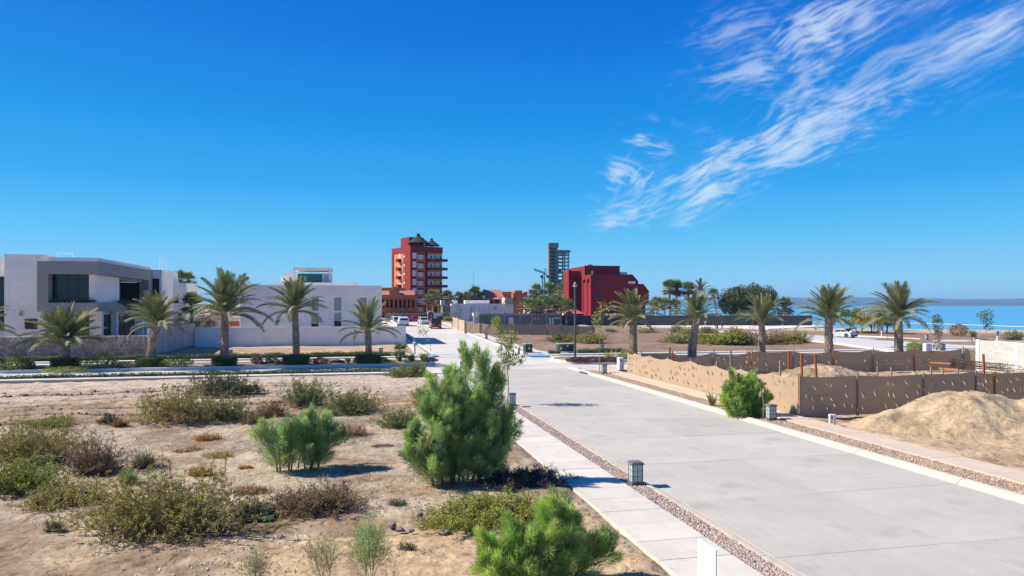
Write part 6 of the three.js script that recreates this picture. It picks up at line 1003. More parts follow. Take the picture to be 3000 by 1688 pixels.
// ================= street furniture =================
const paneMat = new THREE.MeshPhysicalMaterial({ color: rgb(0.62, 0.74, 0.72), roughness: 0.25, transmission: 0.45, thickness: 0 }), lampFrame = std(0.045, 0.06, 0.055, 0.6), capMat = std(0.16, 0.165, 0.17, 0.6);
const bollard = (() => {
  const t = thing('bollard_lamp', 'glass bollard lamp nearest the camera, on the left gravel strip', 'lamp', 8.34, 20.49, 0.05, 0, 'square glass bollard lamps'), w = 0.155, h = 0.52;
  part('plinth', box(0.40, 0.08, 0.40, 0, 0.045, 0), std(0.12, 0.10, 0.09, 0.9), t);
  part('cap', merge([box(0.40, 0.05, 0.40, 0, h + 0.125, 0), box(0.34, 0.03, 0.34, 0, h + 0.165, 0)]), capMat, t);
  for (const a of [-1, 1]) for (const b of [-1, 1]) part('corner_post', box(0.028, h, 0.028, a * w, 0.09 + h / 2, b * w), lampFrame, t);
  for (let s = 0; s < 4; s++) { const g = new THREE.Group(); g.name = 'side'; g.rotation.y = s * Math.PI / 2; t.add(g);
    for (let j = 0; j < 3; j++) for (let i = 0; i < 2; i++) part('pane', box(w - 0.018, h / 3 - 0.014, 0.008, (i - 0.5) * (w - 0.006), 0.09 + h / 3 * (j + 0.5), w), paneMat, g);
    part('glazing_bars', merge([box(0.012, h, 0.016, 0, 0.09 + h / 2, w), ...[1, 2].map((j) => box(2 * w - 0.03, 0.012, 0.014, 0, 0.09 + h / 3 * j, w))]), lampFrame, g); }
  return t;
})();
for (const [l, x, F, y, s] of [['glass bollard lamp right of the tall tamarisk on the left gravel strip', 8.3, 37.89, 0.05, 1], ['glass bollard lamp on the right verge before the dark mesh fence', 19.2, 30.46, 0.08, 1.05], ['glass bollard lamp at the corner by the painted ramp', 19.3, 53.96, 0.08, 1.05], ['glass bollard lamp on the far verge, farther of two', 20.2, 140, 0.62, 1.2], ['glass bollard lamp on the far verge, nearer of two', 20.0, 110, 0.2, 1.1], ['bollard lamp in front of the right palm trunk, at the hedge', 27.47, 77.6, 0.1, 1.3], ['bollard lamp beside the sparse palm, at the far hedge', 2.70, 77.6, 0.1, 1.2], ['bollard lamp beside the tallest palm, at the far hedge', -12.45, 77.6, 0.1, 1.2], ['bollard lamp beside the short palm, at the stone wall', -27.96, 77.6, 0.1, 1.1], ['bollard lamp by the beach road kerb, centre right', 87.26, 95.54, 0.1, 1.1], ['bollard lamp on the road island at far right', 87.01, 86.38, 0.1, 1.1], ['bollard lamp beside the white cabinet and columnar sapling', 67.28, 71.25, 0.1, 1.2], ['bollard lamp standing in the shade of the white wall end', 7.9, 99, 0.05, 1.1]]) copyOf(bollard, l, x, F, y, 0, s);
{
  const lp = thing('lamp_post', 'tall dark lamp post in the purple bed of the right median', 'lamp post', 20.97, 67, 0.2), H = 7.13; part('pole', new THREE.CylinderGeometry(0.085, 0.115, H, 10).translate(0, H / 2, 0), M.steel, lp); part('base_plate', box(0.4, 0.04, 0.4, 0, 0.02, 0), M.steel, lp); part('lamp_head', merge([new THREE.CylinderGeometry(0.2, 0.16, 0.22, 10).translate(0, H + 0.05, 0), new THREE.SphereGeometry(0.12, 10, 8).translate(0, H + 0.28, 0)]), std(0.45, 0.40, 0.34, 0.6), lp);
  const green = std(0.012, 0.05, 0.042, 0.55), lid = std(0.30, 0.38, 0.33, 0.6), tag = std(0.55, 0.62, 0.58, 0.7), gtag = std(0.05, 0.25, 0.16, 0.7);
  const ub = (l, x0, x1, F, h, tags) => { const t = thing('utility_box', l, 'utility box', (x0 + x1) / 2, F, 0.1, 0, 'green utility boxes'), w = x1 - x0; part('pad', box(w + 0.5, 0.22, 1.6, 0, 0.02, -0.4), M.whiteKerb, t); part('cabinet', new RoundedBoxGeometry(w, h, 1.2, 1, 0.03).translate(0, h / 2 + 0.13, -0.4), green, t); part('lid', box(w + 0.08, 0.06, 1.28, 0, h + 0.165, -0.4), lid, t); part('door_seam', box(0.02, h * 0.85, 0.012, w * 0.12, h / 2 + 0.13, 0.205), M.black, t); for (const [u, v, s, m] of tags) part('sticker', box(s, 0.2, 0.01, u * w, v * h + 0.13, 0.206), m, t); };
  ub('square green utility box beside the yellow guard posts', 18.69, 19.52, 78.5, 0.85, [[0.05, 0.8, 0.25, gtag], [0.05, 0.45, 0.25, tag]]); ub('wide green utility box left of the lamp post', 22.64, 24.42, 78.5, 0.8, [[-0.38, 0.8, 0.24, gtag], [-0.38, 0.45, 0.24, tag], [0.06, 0.78, 0.22, tag]]);
  const yg = thing('guard_posts', 'yellow pipe guard beside the square green utility box', 'guard', 18.25, 78.3, 0.05); for (const x of [-0.22, 0.22]) part('post', new THREE.CylinderGeometry(0.07, 0.07, 0.95, 8).translate(x, 0.475, 0), std(0.70, 0.42, 0.06, 0.6), yg); part('rail', bar(V(-0.22, 0.86, 0), V(0.22, 0.86, 0), 0.06, 7), std(0.70, 0.42, 0.06, 0.6), yg);
  const gp = thing('meter_post', 'small grey meter box left of the yellow guard', 'box', 17.87, 78, 0.05); part('box', new RoundedBoxGeometry(0.3, 0.7, 0.25, 1, 0.02).translate(0, 0.35, 0), M.greyWall, gp); part('lid', box(0.34, 0.04, 0.29, 0, 0.72, 0), M.cream, gp);
  const cb = thing('white_cabinet', 'white electrical cabinet on the right behind the site fence', 'cabinet', 63.97, 69.93, 0.1); part('cabinet', new RoundedBoxGeometry(0.8, 1.0, 0.5, 1, 0.02).translate(0, 0.5, 0), M.whitePaint, cb); part('door_seam', box(0.015, 0.85, 0.01, 0.05, 0.5, 0.254), M.greyWall, cb); part('pad', box(1.6, 0.3, 0.7, 0.5, -0.12, 0), M.whiteKerb, cb);
  // white street markers with lettering
  const mk = (l, x, F, w, d, h, turn = 0) => { const t = thing('street_marker', l, 'marker', x, F, 0.09, turn, 'white street corner markers'); part('slab', new RoundedBoxGeometry(w, h, d, 1, 0.02).translate(0, h / 2, 0), M.whitePaint, t); return t; };
  const m1 = mk('white corner marker with brown lettering at the end of the tan fence', 21.6, 56.37, 0.42, 0.55, 1.05); { const R = rng(2), st = []; for (let i = 0; i < 5; i++) { st.push(box(0.03, 0.09 + 0.05 * (i % 2), 0.012, -0.13 + i * 0.05, 0.82 - i * 0.02, 0.28), box(0.045, 0.018, 0.012, -0.12 + i * 0.05, 0.78 + 0.05 * (i % 3) - i * 0.02, 0.279)); } part('lettering', merge(st), std(0.22, 0.10, 0.05, 0.8), m1); }
  const m2 = mk('white corner marker beside the far left pavement', 6.43, 79.8, 0.28, 0.5, 1.3); part('notch', box(0.16, 0.3, 0.02, 0.02, 1.05, 0.256), M.greyWall, m2);
  mk('white corner marker almost hidden by the tall tamarisk', 8.29, 57.4, 0.16, 0.4, 0.9);
  const sg = thing('white_sign', 'blank white sign panel on a post at the bottom edge, beside the pavement', 'sign', 5.72, 10.95, 0, 0); part('panel', new RoundedBoxGeometry(0.03, 0.72, 0.62, 1, 0.008).translate(0, 1.17, 0), M.whitePaint, sg); part('post', box(0.06, 1.42, 0.06, 0.05, 0.65, 0.02), M.whitePaint, sg);
  const bs = (l, x, F, h) => { const t = thing('blue_sign', l, 'sign', x, F, 0, 0.3, 'small blue signs by the beach road'); part('post', box(0.16, h, 0.1, 0, h / 2, 0), M.whitePaint, t); const p = part('plate', box(0.62, 0.6, 0.04, 0, h + 0.1, 0.08), std(0.03, 0.13, 0.42, 0.6), t); const tr = new THREE.Shape([[-0.16, 0], [0.16, 0], [0, 0.26]].map((q) => new THREE.Vector2(...q))); part('symbol', extrude(tr, 0.02).translate(0, h - 0.06, 0.1), M.whitePaint, p); };
  bs('blue sign on a white post by the beach road, near the silver car', 86.13, 103.98, 1.4); bs('blue sign on a white post above the white block wall', 85.79, 81.53, 1.5); bs('blue sign on a white post in front of the black fence end', 86.26, 132.61, 1.6);
  const gs = thing('green_sign', 'small round green and white sign before the black fence', 'sign', 86.86, 167.29, 0.3); part('post', bar(V(0, 0, 0), V(0, 0.8, 0), 0.05, 5), M.whitePaint, gs); part('disc', new THREE.CylinderGeometry(0.42, 0.42, 0.05, 16).rotateX(Math.PI / 2).translate(0, 1.0, 0.04), std(0.02, 0.22, 0.18, 0.6), gs); part('symbol', box(0.32, 0.5, 0.03, 0, 1.0, 0.075), M.whitePaint, gs);
  const hs = thing('dark_ball', 'dark round ball lying among the shrubs at lower left', 'ball', -7.42, 22.15); part('ball', new THREE.SphereGeometry(0.13, 16, 12).translate(0, 0.16, 0), std(0.10, 0.10, 0.11, 0.5), hs); part('valve_patch', new THREE.SphereGeometry(0.035, 8, 6).translate(0.04, 0.27, 0.06), std(0.25, 0.25, 0.26, 0.5), hs);
  const bt = thing('green_bottle', 'crushed bright green bottle on the sand beside the largest shrub', 'bottle', -2.12, 19.11, 0.05, 0.4); part('body', new THREE.CylinderGeometry(0.05, 0.05, 0.2, 10).rotateZ(Math.PI / 2).translate(0, 0.05, 0), std(0.03, 0.45, 0.06, 0.35), bt); part('neck', new THREE.CylinderGeometry(0.018, 0.045, 0.1, 10).rotateZ(Math.PI / 2).translate(-0.15, 0.05, 0), std(0.5, 0.62, 0.5, 0.35), bt);
  const ht = thing('ground_hollow', 'small dark reddish plant mat left of the tall tamarisk', 'plant', 1.05, 28.06, groundY(1.05, 28.06)), lf = new Leaves(), R = rng(4); for (let i = 0; i < 500; i++) { const a = R() * 6.28, o = 0.42 * Math.sqrt(R()), d = randDir(R, 0.8); lf.leaf(V(Math.cos(a) * o, 0.01, Math.sin(a) * o * 0.7), d, 0.05, 0.02, spin(d, R), tint([0.13, 0.06, 0.05], R, 0.25)); } part('leaves', lf.geometry(), M.leaf, ht, 'stuff');
}
// ================= saplings and trees =================
sapling('leafy sapling rising behind the tall tamarisk', 8.25, 38.81, 3.9, 'green', [[3.6, 0.6, 330, 0.05], [2.95, 0.55, 260, -0.05], [2.4, 0.65, 300, 0.25, 0.5], [2.15, 0.35, 120, -0.1]], { seed: 1, leaf: 0.15, wood: M.bark });
sapling('bare drooping sapling by the far left pavement', 8.30, 80.5, 3.0, 'sage', [[2.7, 0.55, 60, -0.2], [2.3, 0.5, 40, -0.35], [1.6, 0.2, 10, 0.1]], { seed: 2, leaf: 0.2, lean: -0.9, wood: M.greyWood });
sapling('bushy bright sapling in front of the grey block building', 22.14, 112, 3.2, 'lime', [[2.8, 0.75, 180, -0.2], [2.2, 0.65, 150, 0.1], [1.6, 0.7, 140, 0.3], [3.3, 0.45, 80, -0.1]], { seed: 3, leaf: 0.24, y: 0.1 });
sapling('thin pale sapling at the right corner ramp with sparse top leaves', 19.0, 54.32, 5.6, 'lime', [[5.3, 0.5, 60, 0.2], [4.6, 0.55, 70, -0.15], [4.1, 0.4, 60, -0.3], [3.5, 0.35, 26, 0.15]], { seed: 4, leaf: 0.16, lean: 0.25 });
sapling('slanting thin sapling beside the dense verge bush', 19.0, 30.80, 3.3, 'gold', [[2.9, 0.3, 22, 0.0], [2.4, 0.2, 14, -0.1], [3.3, 0.18, 12, 0]], { seed: 5, leaf: 0.12, lean: -0.75, r: 0.032, wood: M.greyWood });
sapling('columnar leafy sapling near the white cabinet', 66.70, 71.38, 4.2, 'deep', [[3.9, 0.5, 150, -0.1], [3.3, 0.55, 170, 0.05], [2.6, 0.5, 150, 0], [2.0, 0.4, 110, 0], [1.4, 0.3, 50, 0.05], [0.6, 0.55, 150, 0.05]], { seed: 6, leaf: 0.2, wood: M.bark });
sapling('open sapling by the beach fence at far right', 94.56, 91.90, 4.3, 'deep', [[4.0, 0.75, 120, -0.6], [3.6, 0.8, 150, 0.3], [2.8, 0.7, 130, 0.4], [2.0, 0.6, 110, 0.5], [4.4, 0.5, 60, 0.6]], { seed: 7, leaf: 0.24, wood: M.greyWood });
sapling('small spindly tree beside the cream hoarding', 22.48, 160, 5.0, 'deep', [[4.2, 0.9, 60, 0.1], [3.3, 0.9, 60, 0.3], [2.4, 0.6, 40, 0.2]], { seed: 8, leaf: 0.3, y: 0.8, wood: M.bark });
sapling('thin brown sapling before the upright palm', 34.98, 57.86, 3.6, 'brown', [[3.3, 0.5, 50, -0.2], [2.7, 0.45, 40, 0.2]], { seed: 9, leaf: 0.14, wood: M.greyWood });
sapling('leafless brown sapling at the black fence, right of the leaning palm', 89.42, 149.33, 4.5, 'dry', [[3.6, 1.1, 80, 0], [2.6, 1.0, 60, 0.3]], { seed: 10, leaf: 0.24, wood: M.greyWood });
bushLeafy('round_bush', 'round bright green bush left of the white cabinet', 64.08, 71.95, 0.82, 1.35, 'brightTam', { n: 3200, leaf: 0.12, seed: 5, lump: 0.12, depth: 1 });
tree('broadleaf_tree', 'big dark broadleaf tree beyond the black fence, left half', 104.01, 181.96, 10.68, 4.3, 'deep', { seed: 11, clumps: 46, per: 260, leaf: 0.42, trunkH: 0.22, tr: 0.4 });
tree('broadleaf_tree', 'big dark broadleaf tree beyond the black fence, right half', 108.86, 178.85, 11.06, 4.2, 'deep', { seed: 12, clumps: 46, per: 260, leaf: 0.42, trunkH: 0.25, tr: 0.4 });
fanPalm('tall fan palm pair beyond the black fence, the left one', 87.92, 190.60, 10.12, 3.4, { seed: 401, n: 46, tr: 0.28, dead: 0.4 }); fanPalm('tall fan palm pair beyond the black fence, the right one', 90.27, 191.11, 9.95, 3.4, { seed: 402, n: 46, tr: 0.28, dead: 0.4 }); fanPalm('fan palm right of the tall pair', 93.26, 189.43, 9.72, 3.2, { seed: 403, n: 44, tr: 0.26, dead: 0.35 }); fanPalm('lone slim fan palm leaning by the sea', 98.80, 183.10, 8.07, 2.6, { seed: 404, n: 30, tr: 0.22, lean: -1.2, dead: 0.2 }); fanPalm('bushy fan palm behind the fence left of the tall pair', 82.36, 181.58, 5.40, 2.8, { seed: 405, n: 36 }); fanPalm('low fan palm under the tall pair', 84.65, 180.06, 5.22, 2.6, { seed: 406, n: 36 }); fanPalm('low spreading palm by the sea, right of the broadleaf trees', 114.88, 175.48, 4.63, 3.6, { seed: 407, n: 44, dead: 0.1 });
fanPalm('low fan palm at the right foot of the red building', 82.33, 186.71, 5.60, 2.8, { seed: 408, n: 36 }); fanPalm('fan palm tuft in front of the red building', 78.15, 179.43, 4.75, 2.4, { seed: 409, n: 30 });
{
  const t = thing('feather_palm', 'spiky feather palm beyond the black fence', 'palm tree', 95.56, 186.88), H = 9.09; part('trunk', tube([V(0, 0, 0), V(0, H * 0.5, 0), V(0, H, 0)], 0.3, 0.22, 7, 5), M.trunk, t); const R = rng(8);
  for (let i = 0; i < 26; i++) { const f = part('frond', frondShapes[Math.floor(Math.min(6, i / 26 * 7)) * 2], M.frond, t); f.position.y = H; f.rotation.y = i * 2.4; f.scale.setScalar(1.15); }
}
tree('mesquite_tree', 'open green tree by the beach, right of the silver car', 99.82, 129.64, 4.81, 3.6, 'green', { seed: 21, clumps: 40, per: 150, leaf: 0.24, trunkH: 0.3, tr: 0.1, airy: 0.7 }); tree('mesquite_tree', 'grey bare-twigged tree by the beach behind the blue sign', 107.47, 132.06, 5.58, 4.6, 'sage', { seed: 22, clumps: 40, per: 110, leaf: 0.22, trunkH: 0.3, tr: 0.14, airy: 0.8 }); tree('mesquite_tree', 'spreading olive tree by the beach left of the rightmost palm', 98.47, 121.75, 3.96, 3.8, 'olive', { seed: 23, clumps: 40, per: 150, leaf: 0.22, trunkH: 0.35, tr: 0.14, airy: 0.6 }); tree('mesquite_tree', 'dark many-stemmed tree by the beach behind the rightmost palm', 100.01, 119.36, 3.97, 2.6, 'deep', { seed: 24, clumps: 30, per: 120, leaf: 0.22, trunkH: 0.4, tr: 0.16, airy: 0.7 });
bushLeafy('beach_bush', 'round brown-green bush by the beach fence', 103.62, 106.29, 1.35, 2.0, 'brown', { n: 2600, leaf: 0.18, seed: 31, depth: 1, lump: 0.25 }); tuft('beach_grass', 'upright grey-green shrub by the beach fence', 99.40, 99.02, 0.9, 1.7, 'sage', { blades: 260, wid: 0.05, seed: 32 }); scrub('grey shrub at the far right of the beach', 100.29, 92.69, 1.6, 1.3, 'sage', { n: 3000, seed: 33, leaf: 0.14 }); scrub('rusty dry shrub before the far right blue sign', 80.88, 76.46, 1.4, 0.8, 'dry', { n: 2600, seed: 34, leaf: 0.12 }); scrub('rusty dry shrub above the block wall, right part', 79.62, 72.65, 1.4, 0.9, 'dry', { n: 2600, seed: 35, leaf: 0.12 }); scrub('straw coloured shrub by the beach road at right', 89.01, 86.97, 1.6, 0.5, 'dry', { n: 1800, seed: 36, leaf: 0.12 });

// ================= vehicles =================
const tyreMat = std(0.018, 0.018, 0.019, 0.85), rimMat = std(0.5, 0.5, 0.52, 0.35, { metalness: 0.6 }), lampRed = std(0.45, 0.02, 0.02, 0.3), lampClear = std(0.75, 0.75, 0.78, 0.15), trimMat = std(0.03, 0.03, 0.033, 0.5);
const paint = (r, g, b) => new THREE.MeshPhysicalMaterial({ color: rgb(r, g, b), roughness: 0.35, clearcoat: 1, clearcoatRoughness: 0.08 });
function side(points, width, bevel = 0.06) { const g = new THREE.ExtrudeGeometry(new THREE.Shape(points.map((p) => new THREE.Vector2(...p))), { depth: width - 2 * bevel, bevelEnabled: true, bevelSize: bevel, bevelThickness: bevel, bevelSegments: 2 }); g.translate(0, 0, -(width - 2 * bevel) / 2); return g; }
const tyreGeo = new THREE.TorusGeometry(0.24, 0.1, 8, 18).scale(1, 1, 1.1), rimGeo = (() => { const l = [new THREE.CylinderGeometry(0.19, 0.19, 0.1, 14).rotateX(Math.PI / 2)]; for (let i = 0; i < 5; i++) l.push(box(0.05, 0.2, 0.13, 0, 0.1, 0).rotateZ(i * 1.2566)); return merge(l); })();
// nose towards -x; shape lists run along the length
function vehicle(label, category, x, F, turn, { len = 4.4, wid = 1.78, col, lower, cabin, roof, wheelR = 0.33, axles = [0.18, 0.82], clear = 0.22, extras, scale = 1, y = 0, name = 'parked_car', pillars = [] }) {
  const t = thing(name, label, category, x, F, y, turn, 'vehicles parked along the street'), p = paint(...col); t.scale.setScalar(scale);
  part('body', side(lower.map(([u, v]) => [(u - 0.5) * len, v]), wid), p, t);
  const gl = part('cabin_windows', side(cabin.map(([u, v]) => [(u - 0.5) * len, v]), wid - 0.2, 0.05), M.glass, t);
  part('roof', side(roof.map(([u, v]) => [(u - 0.5) * len, v]), wid - 0.16, 0.05), p, t);
  for (const [u0, v0, u1, v1] of pillars) for (const s of [-1, 1]) part('pillar', bar(V((u0 - 0.5) * len, v0, s * (wid / 2 - 0.11)), V((u1 - 0.5) * len, v1, s * (wid / 2 - 0.13)), 0.05, 5), p, gl);
  for (const a of axles) for (const s of [-1, 1]) { const w = new THREE.Group(); w.name = 'wheel'; w.position.set((a - 0.5) * len, wheelR, s * (wid / 2 - 0.1)); w.scale.setScalar(wheelR / 0.34); t.add(w); part('tyre', tyreGeo, tyreMat, w); part('rim', rimGeo, rimMat, w).position.z = s * 0.02; const arch = new THREE.CylinderGeometry(wheelR * 1.22, wheelR * 1.22, 0.03, 18).rotateX(Math.PI / 2); part('wheel_arch', arch, trimMat, t).position.set((a - 0.5) * len, wheelR + 0.03, s * (wid / 2 - 0.012)); }
  const h = lower.reduce((m, q) => (q[0] > 0.93 ? Math.max(m, q[1]) : m), 0), hf = lower.reduce((m, q) => (q[0] < 0.07 ? Math.max(m, q[1]) : m), 0);
  for (const s of [-1, 1]) { part('taillight', box(0.06, 0.2, 0.24, len / 2 + 0.03, h - 0.16, s * (wid / 2 - 0.2)), lampRed, t); part('headlight', box(0.06, 0.15, 0.34, -len / 2 - 0.03, hf - 0.12, s * (wid / 2 - 0.28)), lampClear, t); part('mirror', box(0.12, 0.13, 0.18, -len * 0.16, h * 0.98 + 0.08, s * (wid / 2 + 0.05)), p, t); }
  part('rear_bumper', box(0.12, 0.2, wid - 0.16, len / 2 + 0.02, clear + 0.16, 0), trimMat, t); part('front_bumper', box(0.12, 0.2, wid - 0.16, -len / 2 - 0.02, clear + 0.16, 0), trimMat, t); part('number_plate', box(0.02, 0.13, 0.36, len / 2 + 0.09, h - 0.34, 0), M.whitePaint, t);
  if (extras) extras(t, p, len, wid); return t;
}
const sedanLow = [[0.0, 0.28], [0.0, 0.62], [0.06, 0.76], [0.28, 0.88], [0.72, 0.95], [0.97, 0.92], [1.0, 0.7], [1.0, 0.3], [0.9, 0.22], [0.08, 0.22]], sedanCab = [[0.29, 0.86], [0.40, 1.30], [0.72, 1.34], [0.90, 0.93]], sedanRoof = [[0.40, 1.28], [0.43, 1.38], [0.66, 1.40], [0.75, 1.30]], pil = [[0.29, 0.9, 0.41, 1.32], [0.56, 0.9, 0.56, 1.36], [0.89, 0.95, 0.73, 1.34]];
const suvLow = [[0.0, 0.34], [0.0, 0.85], [0.04, 0.98], [0.26, 1.06], [0.98, 1.08], [1.0, 0.9], [1.0, 0.36], [0.9, 0.28], [0.08, 0.28]], suvCab = [[0.25, 1.04], [0.36, 1.62], [0.94, 1.64], [0.99, 1.05]], suvRoof = [[0.35, 1.60], [0.38, 1.72], [0.92, 1.74], [0.96, 1.62]], suvPil = [[0.25, 1.06, 0.37, 1.64], [0.52, 1.06, 0.52, 1.66], [0.74, 1.06, 0.74, 1.66], [0.98, 1.06, 0.94, 1.66]];
const hatchLow = sedanLow, hatchCab = [[0.25, 0.86], [0.38, 1.36], [0.80, 1.38], [0.97, 0.93]], hatchRoof = [[0.38, 1.34], [0.42, 1.46], [0.80, 1.47], [0.86, 1.36]], hatchPil = [[0.25, 0.9, 0.39, 1.38], [0.56, 0.9, 0.56, 1.42], [0.96, 0.95, 0.82, 1.4]];
const pickLow = [[0.0, 0.42], [0.0, 0.92], [0.04, 1.06], [0.26, 1.12], [0.62, 1.14], [0.63, 1.08], [1.0, 1.08], [1.0, 0.45], [0.9, 0.36], [0.08, 0.36]], pickCab = [[0.24, 1.08], [0.33, 1.66], [0.58, 1.68], [0.62, 1.1]], pickRoof = [[0.32, 1.64], [0.35, 1.78], [0.56, 1.79], [0.60, 1.66]], pickPil = [[0.24, 1.1, 0.33, 1.68], [0.44, 1.1, 0.44, 1.7], [0.62, 1.1, 0.59, 1.7]];
const away = -Math.PI / 2;   // nose pointing along the street, away from the camera
const on = (x, F) => rise(x, F);
vehicle('silver hatchback with its boot lid raised, parked on the beach road', 'car', 80.37, 106.26, away + 0.26, { col: [0.42, 0.46, 0.52], lower: sedanLow, cabin: sedanCab, roof: sedanRoof, pillars: pil, len: 4.5, y: 0.05, extras: (t, p, L, W) => { const lid = part('boot_lid', side([[0.72, 1.40], [0.80, 1.44], [1.03, 1.58], [1.02, 1.63], [0.78, 1.50]].map(([u, v]) => [(u - 0.5) * L, v]), W - 0.3, 0.03), trimMat, t); part('boot_opening', side([[0.76, 0.93], [0.76, 1.25], [0.93, 0.99], [0.99, 0.93]].map(([u, v]) => [(u - 0.5) * L, v]), W - 0.26, 0.02), M.dark, t); part('cargo', new RoundedBoxGeometry(0.5, 0.3, 1.1, 2, 0.08).translate(L * 0.44, 1.02, 0), M.whitePaint, t); } });
vehicle('white pickup truck parked on the left of the far street', 'truck', 10.49, 161.49, away, { name: 'pickup_truck', col: [0.78, 0.78, 0.78], lower: pickLow, cabin: pickCab, roof: pickRoof, pillars: pickPil, len: 5.3, wid: 1.95, wheelR: 0.4, y: 0.85, scale: 1.12, extras: (t, p, L, W) => { part('tailgate', box(0.05, 0.5, W - 0.3, L / 2 + 0.06, 0.85, 0), std(0.6, 0.62, 0.65, 0.4), t); part('canopy', side([[0.63, 1.08], [0.64, 1.66], [0.95, 1.62], [0.99, 1.08]].map(([u, v]) => [(u - 0.5) * L, v]), W - 0.14, 0.05), p, t); part('canopy_window', box(0.03, 0.36, W - 0.5, L / 2 - 0.04, 1.36, 0), M.glass, t); } });
vehicle('red off-road car with black roof and spare wheel, on the far street', 'car', 16.07, 146.97, away, { name: 'offroad_car', col: [0.40, 0.01, 0.025], lower: suvLow, cabin: suvCab.map(([u, v]) => [u, v + 0.04]), roof: suvRoof, pillars: suvPil, len: 4.2, wid: 1.85, wheelR: 0.42, y: 0.7, scale: 1.12, extras: (t, p, L, W) => { part('soft_top', side([[0.36, 1.2], [0.36, 1.8], [0.97, 1.82], [1.0, 1.15]].map(([u, v]) => [(u - 0.5) * L, v]), W - 0.06, 0.05), M.black, t); const s = new THREE.Group(); s.name = 'spare_wheel'; s.position.set(L / 2 + 0.2, 0.98, 0); s.rotation.y = Math.PI / 2; s.scale.setScalar(1.25); t.add(s); part('tyre', tyreGeo, tyreMat, s); part('cover', new THREE.CylinderGeometry(0.26, 0.26, 0.12, 16).rotateX(Math.PI / 2), M.black, s); } });
vehicle('silver car facing the camera beside the red off-road car', 'car', 15.63, 168.56, away + Math.PI + 0.12, { col: [0.55, 0.55, 0.54], lower: suvLow, cabin: suvCab, roof: suvRoof, pillars: suvPil, len: 4.3, y: 0.97 });
vehicle('bright red small hatchback at the end of the street', 'car', 14.72, 185.14, 0.35, { col: [0.55, 0.008, 0.02], lower: hatchLow, cabin: hatchCab, roof: hatchRoof, pillars: hatchPil, len: 4.0, y: 1.2 });
vehicle('dark SUV behind the silver car at the street end', 'car', 18.05, 194.65, 0.2, { name: 'parked_suv', col: [0.02, 0.025, 0.035], lower: suvLow, cabin: suvCab, roof: suvRoof, pillars: suvPil, len: 4.8, y: 1.35 });
vehicle('dark pickup seen from the side by the low white wall', 'truck', 24.16, 195.35, Math.PI + 0.22, { name: 'pickup_truck', col: [0.05, 0.055, 0.07], lower: pickLow, cabin: pickCab, roof: pickRoof, pillars: pickPil, len: 5.2, wid: 1.9, wheelR: 0.4, y: 1.35 });
vehicle('white SUV left of the white pickup', 'car', 9.52, 173.99, away + 0.15, { name: 'parked_suv', col: [0.7, 0.7, 0.7], lower: suvLow, cabin: suvCab, roof: suvRoof, pillars: suvPil, len: 4.6, y: 1.05 });
vehicle('dark car at the far left of the street end', 'car', 9.09, 183.30, away + 0.4, { col: [0.03, 0.03, 0.035], lower: suvLow, cabin: suvCab, roof: suvRoof, pillars: suvPil, len: 4.5, y: 1.15 });
vehicle('white van behind the black fence under the tall fan palms', 'van', 84.81, 181.05, 0.15, { name: 'white_van', col: [0.8, 0.8, 0.8], lower: [[0, 0.4], [0, 1.0], [0.06, 1.2], [0.2, 1.3], [1, 1.3], [1, 0.4], [0.9, 0.32], [0.1, 0.32]], cabin: [[0.14, 1.28], [0.22, 1.9], [0.4, 1.92], [0.4, 1.28]], roof: [[0.2, 1.86], [0.24, 2.2], [0.99, 2.22], [0.99, 1.3], [0.41, 1.3], [0.41, 1.86]], len: 5.4, wid: 2.0, y: 0.5 });
{
  const m = thing('arched_shrine', 'small brown arched mural panel at the left end of the low white wall', 'panel', 19.62, 190.21, 1.2); const s = new THREE.Shape(); s.moveTo(-0.75, 0); s.lineTo(-0.75, 1.8); s.absarc(0, 1.8, 0.75, Math.PI, 0, true); s.lineTo(0.75, 0); s.closePath(); part('frame', extrude(s, 0.3), M.whitePaint, m).scale.set(1.25, 1.12, 1); part('panel', extrude(s, 0.05).translate(0, 0.05, 0.31), std(0.22, 0.09, 0.06, 0.9), m); part('figure', merge([box(0.18, 0.9, 0.04, 0.1, 0.9, 0.38), new THREE.SphereGeometry(0.16, 8, 6).scale(1, 1, 0.2).translate(0.1, 1.5, 0.38)]), std(0.55, 0.48, 0.4, 0.9), m);
}
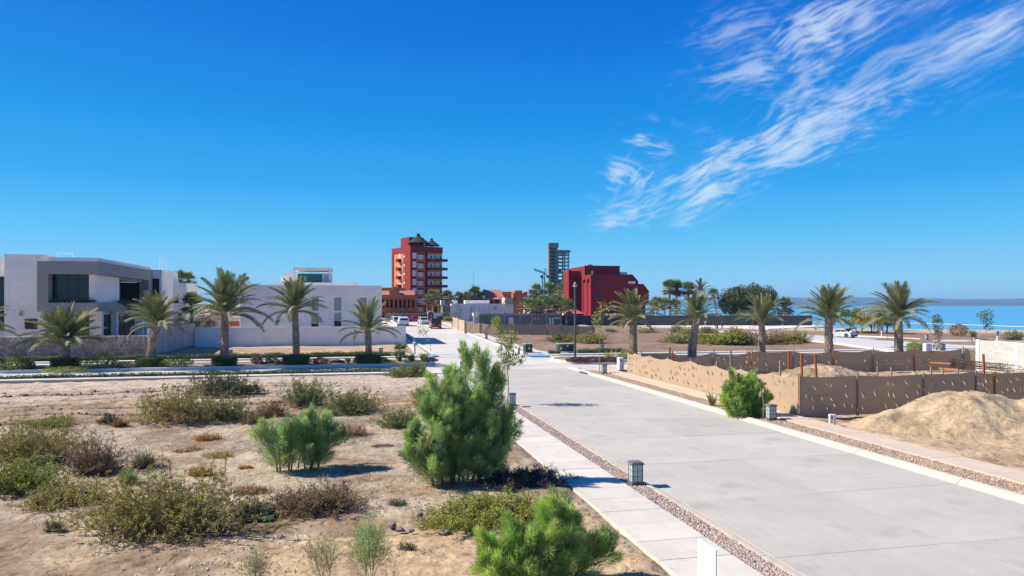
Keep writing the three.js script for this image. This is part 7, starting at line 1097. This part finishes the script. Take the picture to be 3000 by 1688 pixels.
// ================= two people by the black fence =================
function person(label, x, F, turn, pose, shirt, trousers, y) {
  const t = thing('person', label, 'person', x, F, y, turn, 'two people standing by the black fence');
  const J = pose, bones = [['pelvis', 'chest', 0.15, 0.17], ['chest', 'neck', 0.16, 0.07], ['neck', 'head', 0.06, 0.1], ['head', 'crown', 0.1, 0.095], ...[['l', 1], ['r', -1]].flatMap(([s]) => [['pelvis', s + 'hip', 0.14, 0.11], [s + 'hip', s + 'knee', 0.095, 0.065], [s + 'knee', s + 'ankle', 0.06, 0.045], [s + 'ankle', s + 'toe', 0.045, 0.04], ['chest', s + 'sh', 0.14, 0.07], [s + 'sh', s + 'elbow', 0.055, 0.042], [s + 'elbow', s + 'wrist', 0.04, 0.03], [s + 'wrist', s + 'hand', 0.034, 0.026]])];
  const n = 40, mc = new MarchingCubes(n, M.leaf, false, false, 60000), S = 1.0; mc.isolation = 0;
  const at = (k) => V(...J[k]);
  for (let k = 0; k < n; k++) for (let j = 0; j < n; j++) for (let i = 0; i < n; i++) {
    const p = V((i - n / 2) / (n / 2) * S, (j - n / 2) / (n / 2) * S + 0.9, (k - n / 2) / (n / 2) * S); let d = 9;
    for (const [a, b, ra, rb] of bones) { const A = at(a), B = at(b), ab = B.clone().sub(A), u = clamp(p.clone().sub(A).dot(ab) / ab.lengthSq()), q = A.addScaledVector(ab, u).distanceTo(p) - mix(ra, rb, u), h = Math.max(0.04 - Math.abs(d - q), 0) / 0.04; d = Math.min(d, q) - h * h * 0.01; }
    mc.field[i + j * n + k * n * n] = -d;
  }
  mc.update(); const c = mc.count, P = Array.from(mc.positionArray.slice(0, c * 3)), C = [];
  for (let i = 0; i < c; i++) { const yy = P[i * 3 + 1] * S + 0.9; P[i * 3] *= S; P[i * 3 + 1] = yy; P[i * 3 + 2] *= S; C.push(...(yy > 1.45 || yy < 0.06 ? (yy < 0.06 ? [0.03, 0.03, 0.03] : [0.30, 0.17, 0.11]) : yy > 0.88 ? shirt : trousers)); }
  const g = new THREE.BufferGeometry(); g.setAttribute('position', new THREE.Float32BufferAttribute(P, 3)); g.setAttribute('color', new THREE.Float32BufferAttribute(C, 3)); g.computeVertexNormals();
  part('body', g, M.leaf, t); part('hair', new THREE.SphereGeometry(0.115, 12, 8, 0, 6.283, 0, 1.7).translate(J.head[0], J.head[1] + 0.045, J.head[2] - 0.01), std(0.015, 0.012, 0.01, 0.8), t);
}
const standing = { pelvis: [0, 0.95, 0], chest: [0, 1.28, 0], neck: [0, 1.5, 0], head: [0, 1.6, 0.02], crown: [0, 1.68, 0.02], lhip: [0.09, 0.9, 0], lknee: [0.11, 0.5, 0.02], lankle: [0.12, 0.09, 0], ltoe: [0.13, 0.045, 0.14], rhip: [-0.09, 0.9, 0], rknee: [-0.12, 0.5, 0.03], rankle: [-0.14, 0.09, 0.02], rtoe: [-0.16, 0.045, 0.16], lsh: [0.19, 1.42, 0], lelbow: [0.26, 1.14, 0], lwrist: [0.27, 0.9, 0.06], lhand: [0.27, 0.8, 0.08], rsh: [-0.19, 1.42, 0], relbow: [-0.26, 1.14, 0], rwrist: [-0.25, 0.9, 0.07], rhand: [-0.25, 0.8, 0.1] };
person('person in dark clothes standing by the black fence, left one', 78.05, 144.65, 0.6, standing, [0.03, 0.03, 0.035], [0.02, 0.02, 0.025], 0.14);
person('person in black clothes standing by the black fence, right one', 80.08, 146.25, -0.8, { ...standing, lelbow: [0.3, 1.2, 0.08], lwrist: [0.2, 1.12, 0.28], lhand: [0.15, 1.12, 0.36], lknee: [0.13, 0.5, 0.06] }, [0.025, 0.022, 0.025], [0.015, 0.015, 0.018], 0.14);

renderer.render(scene, camera);
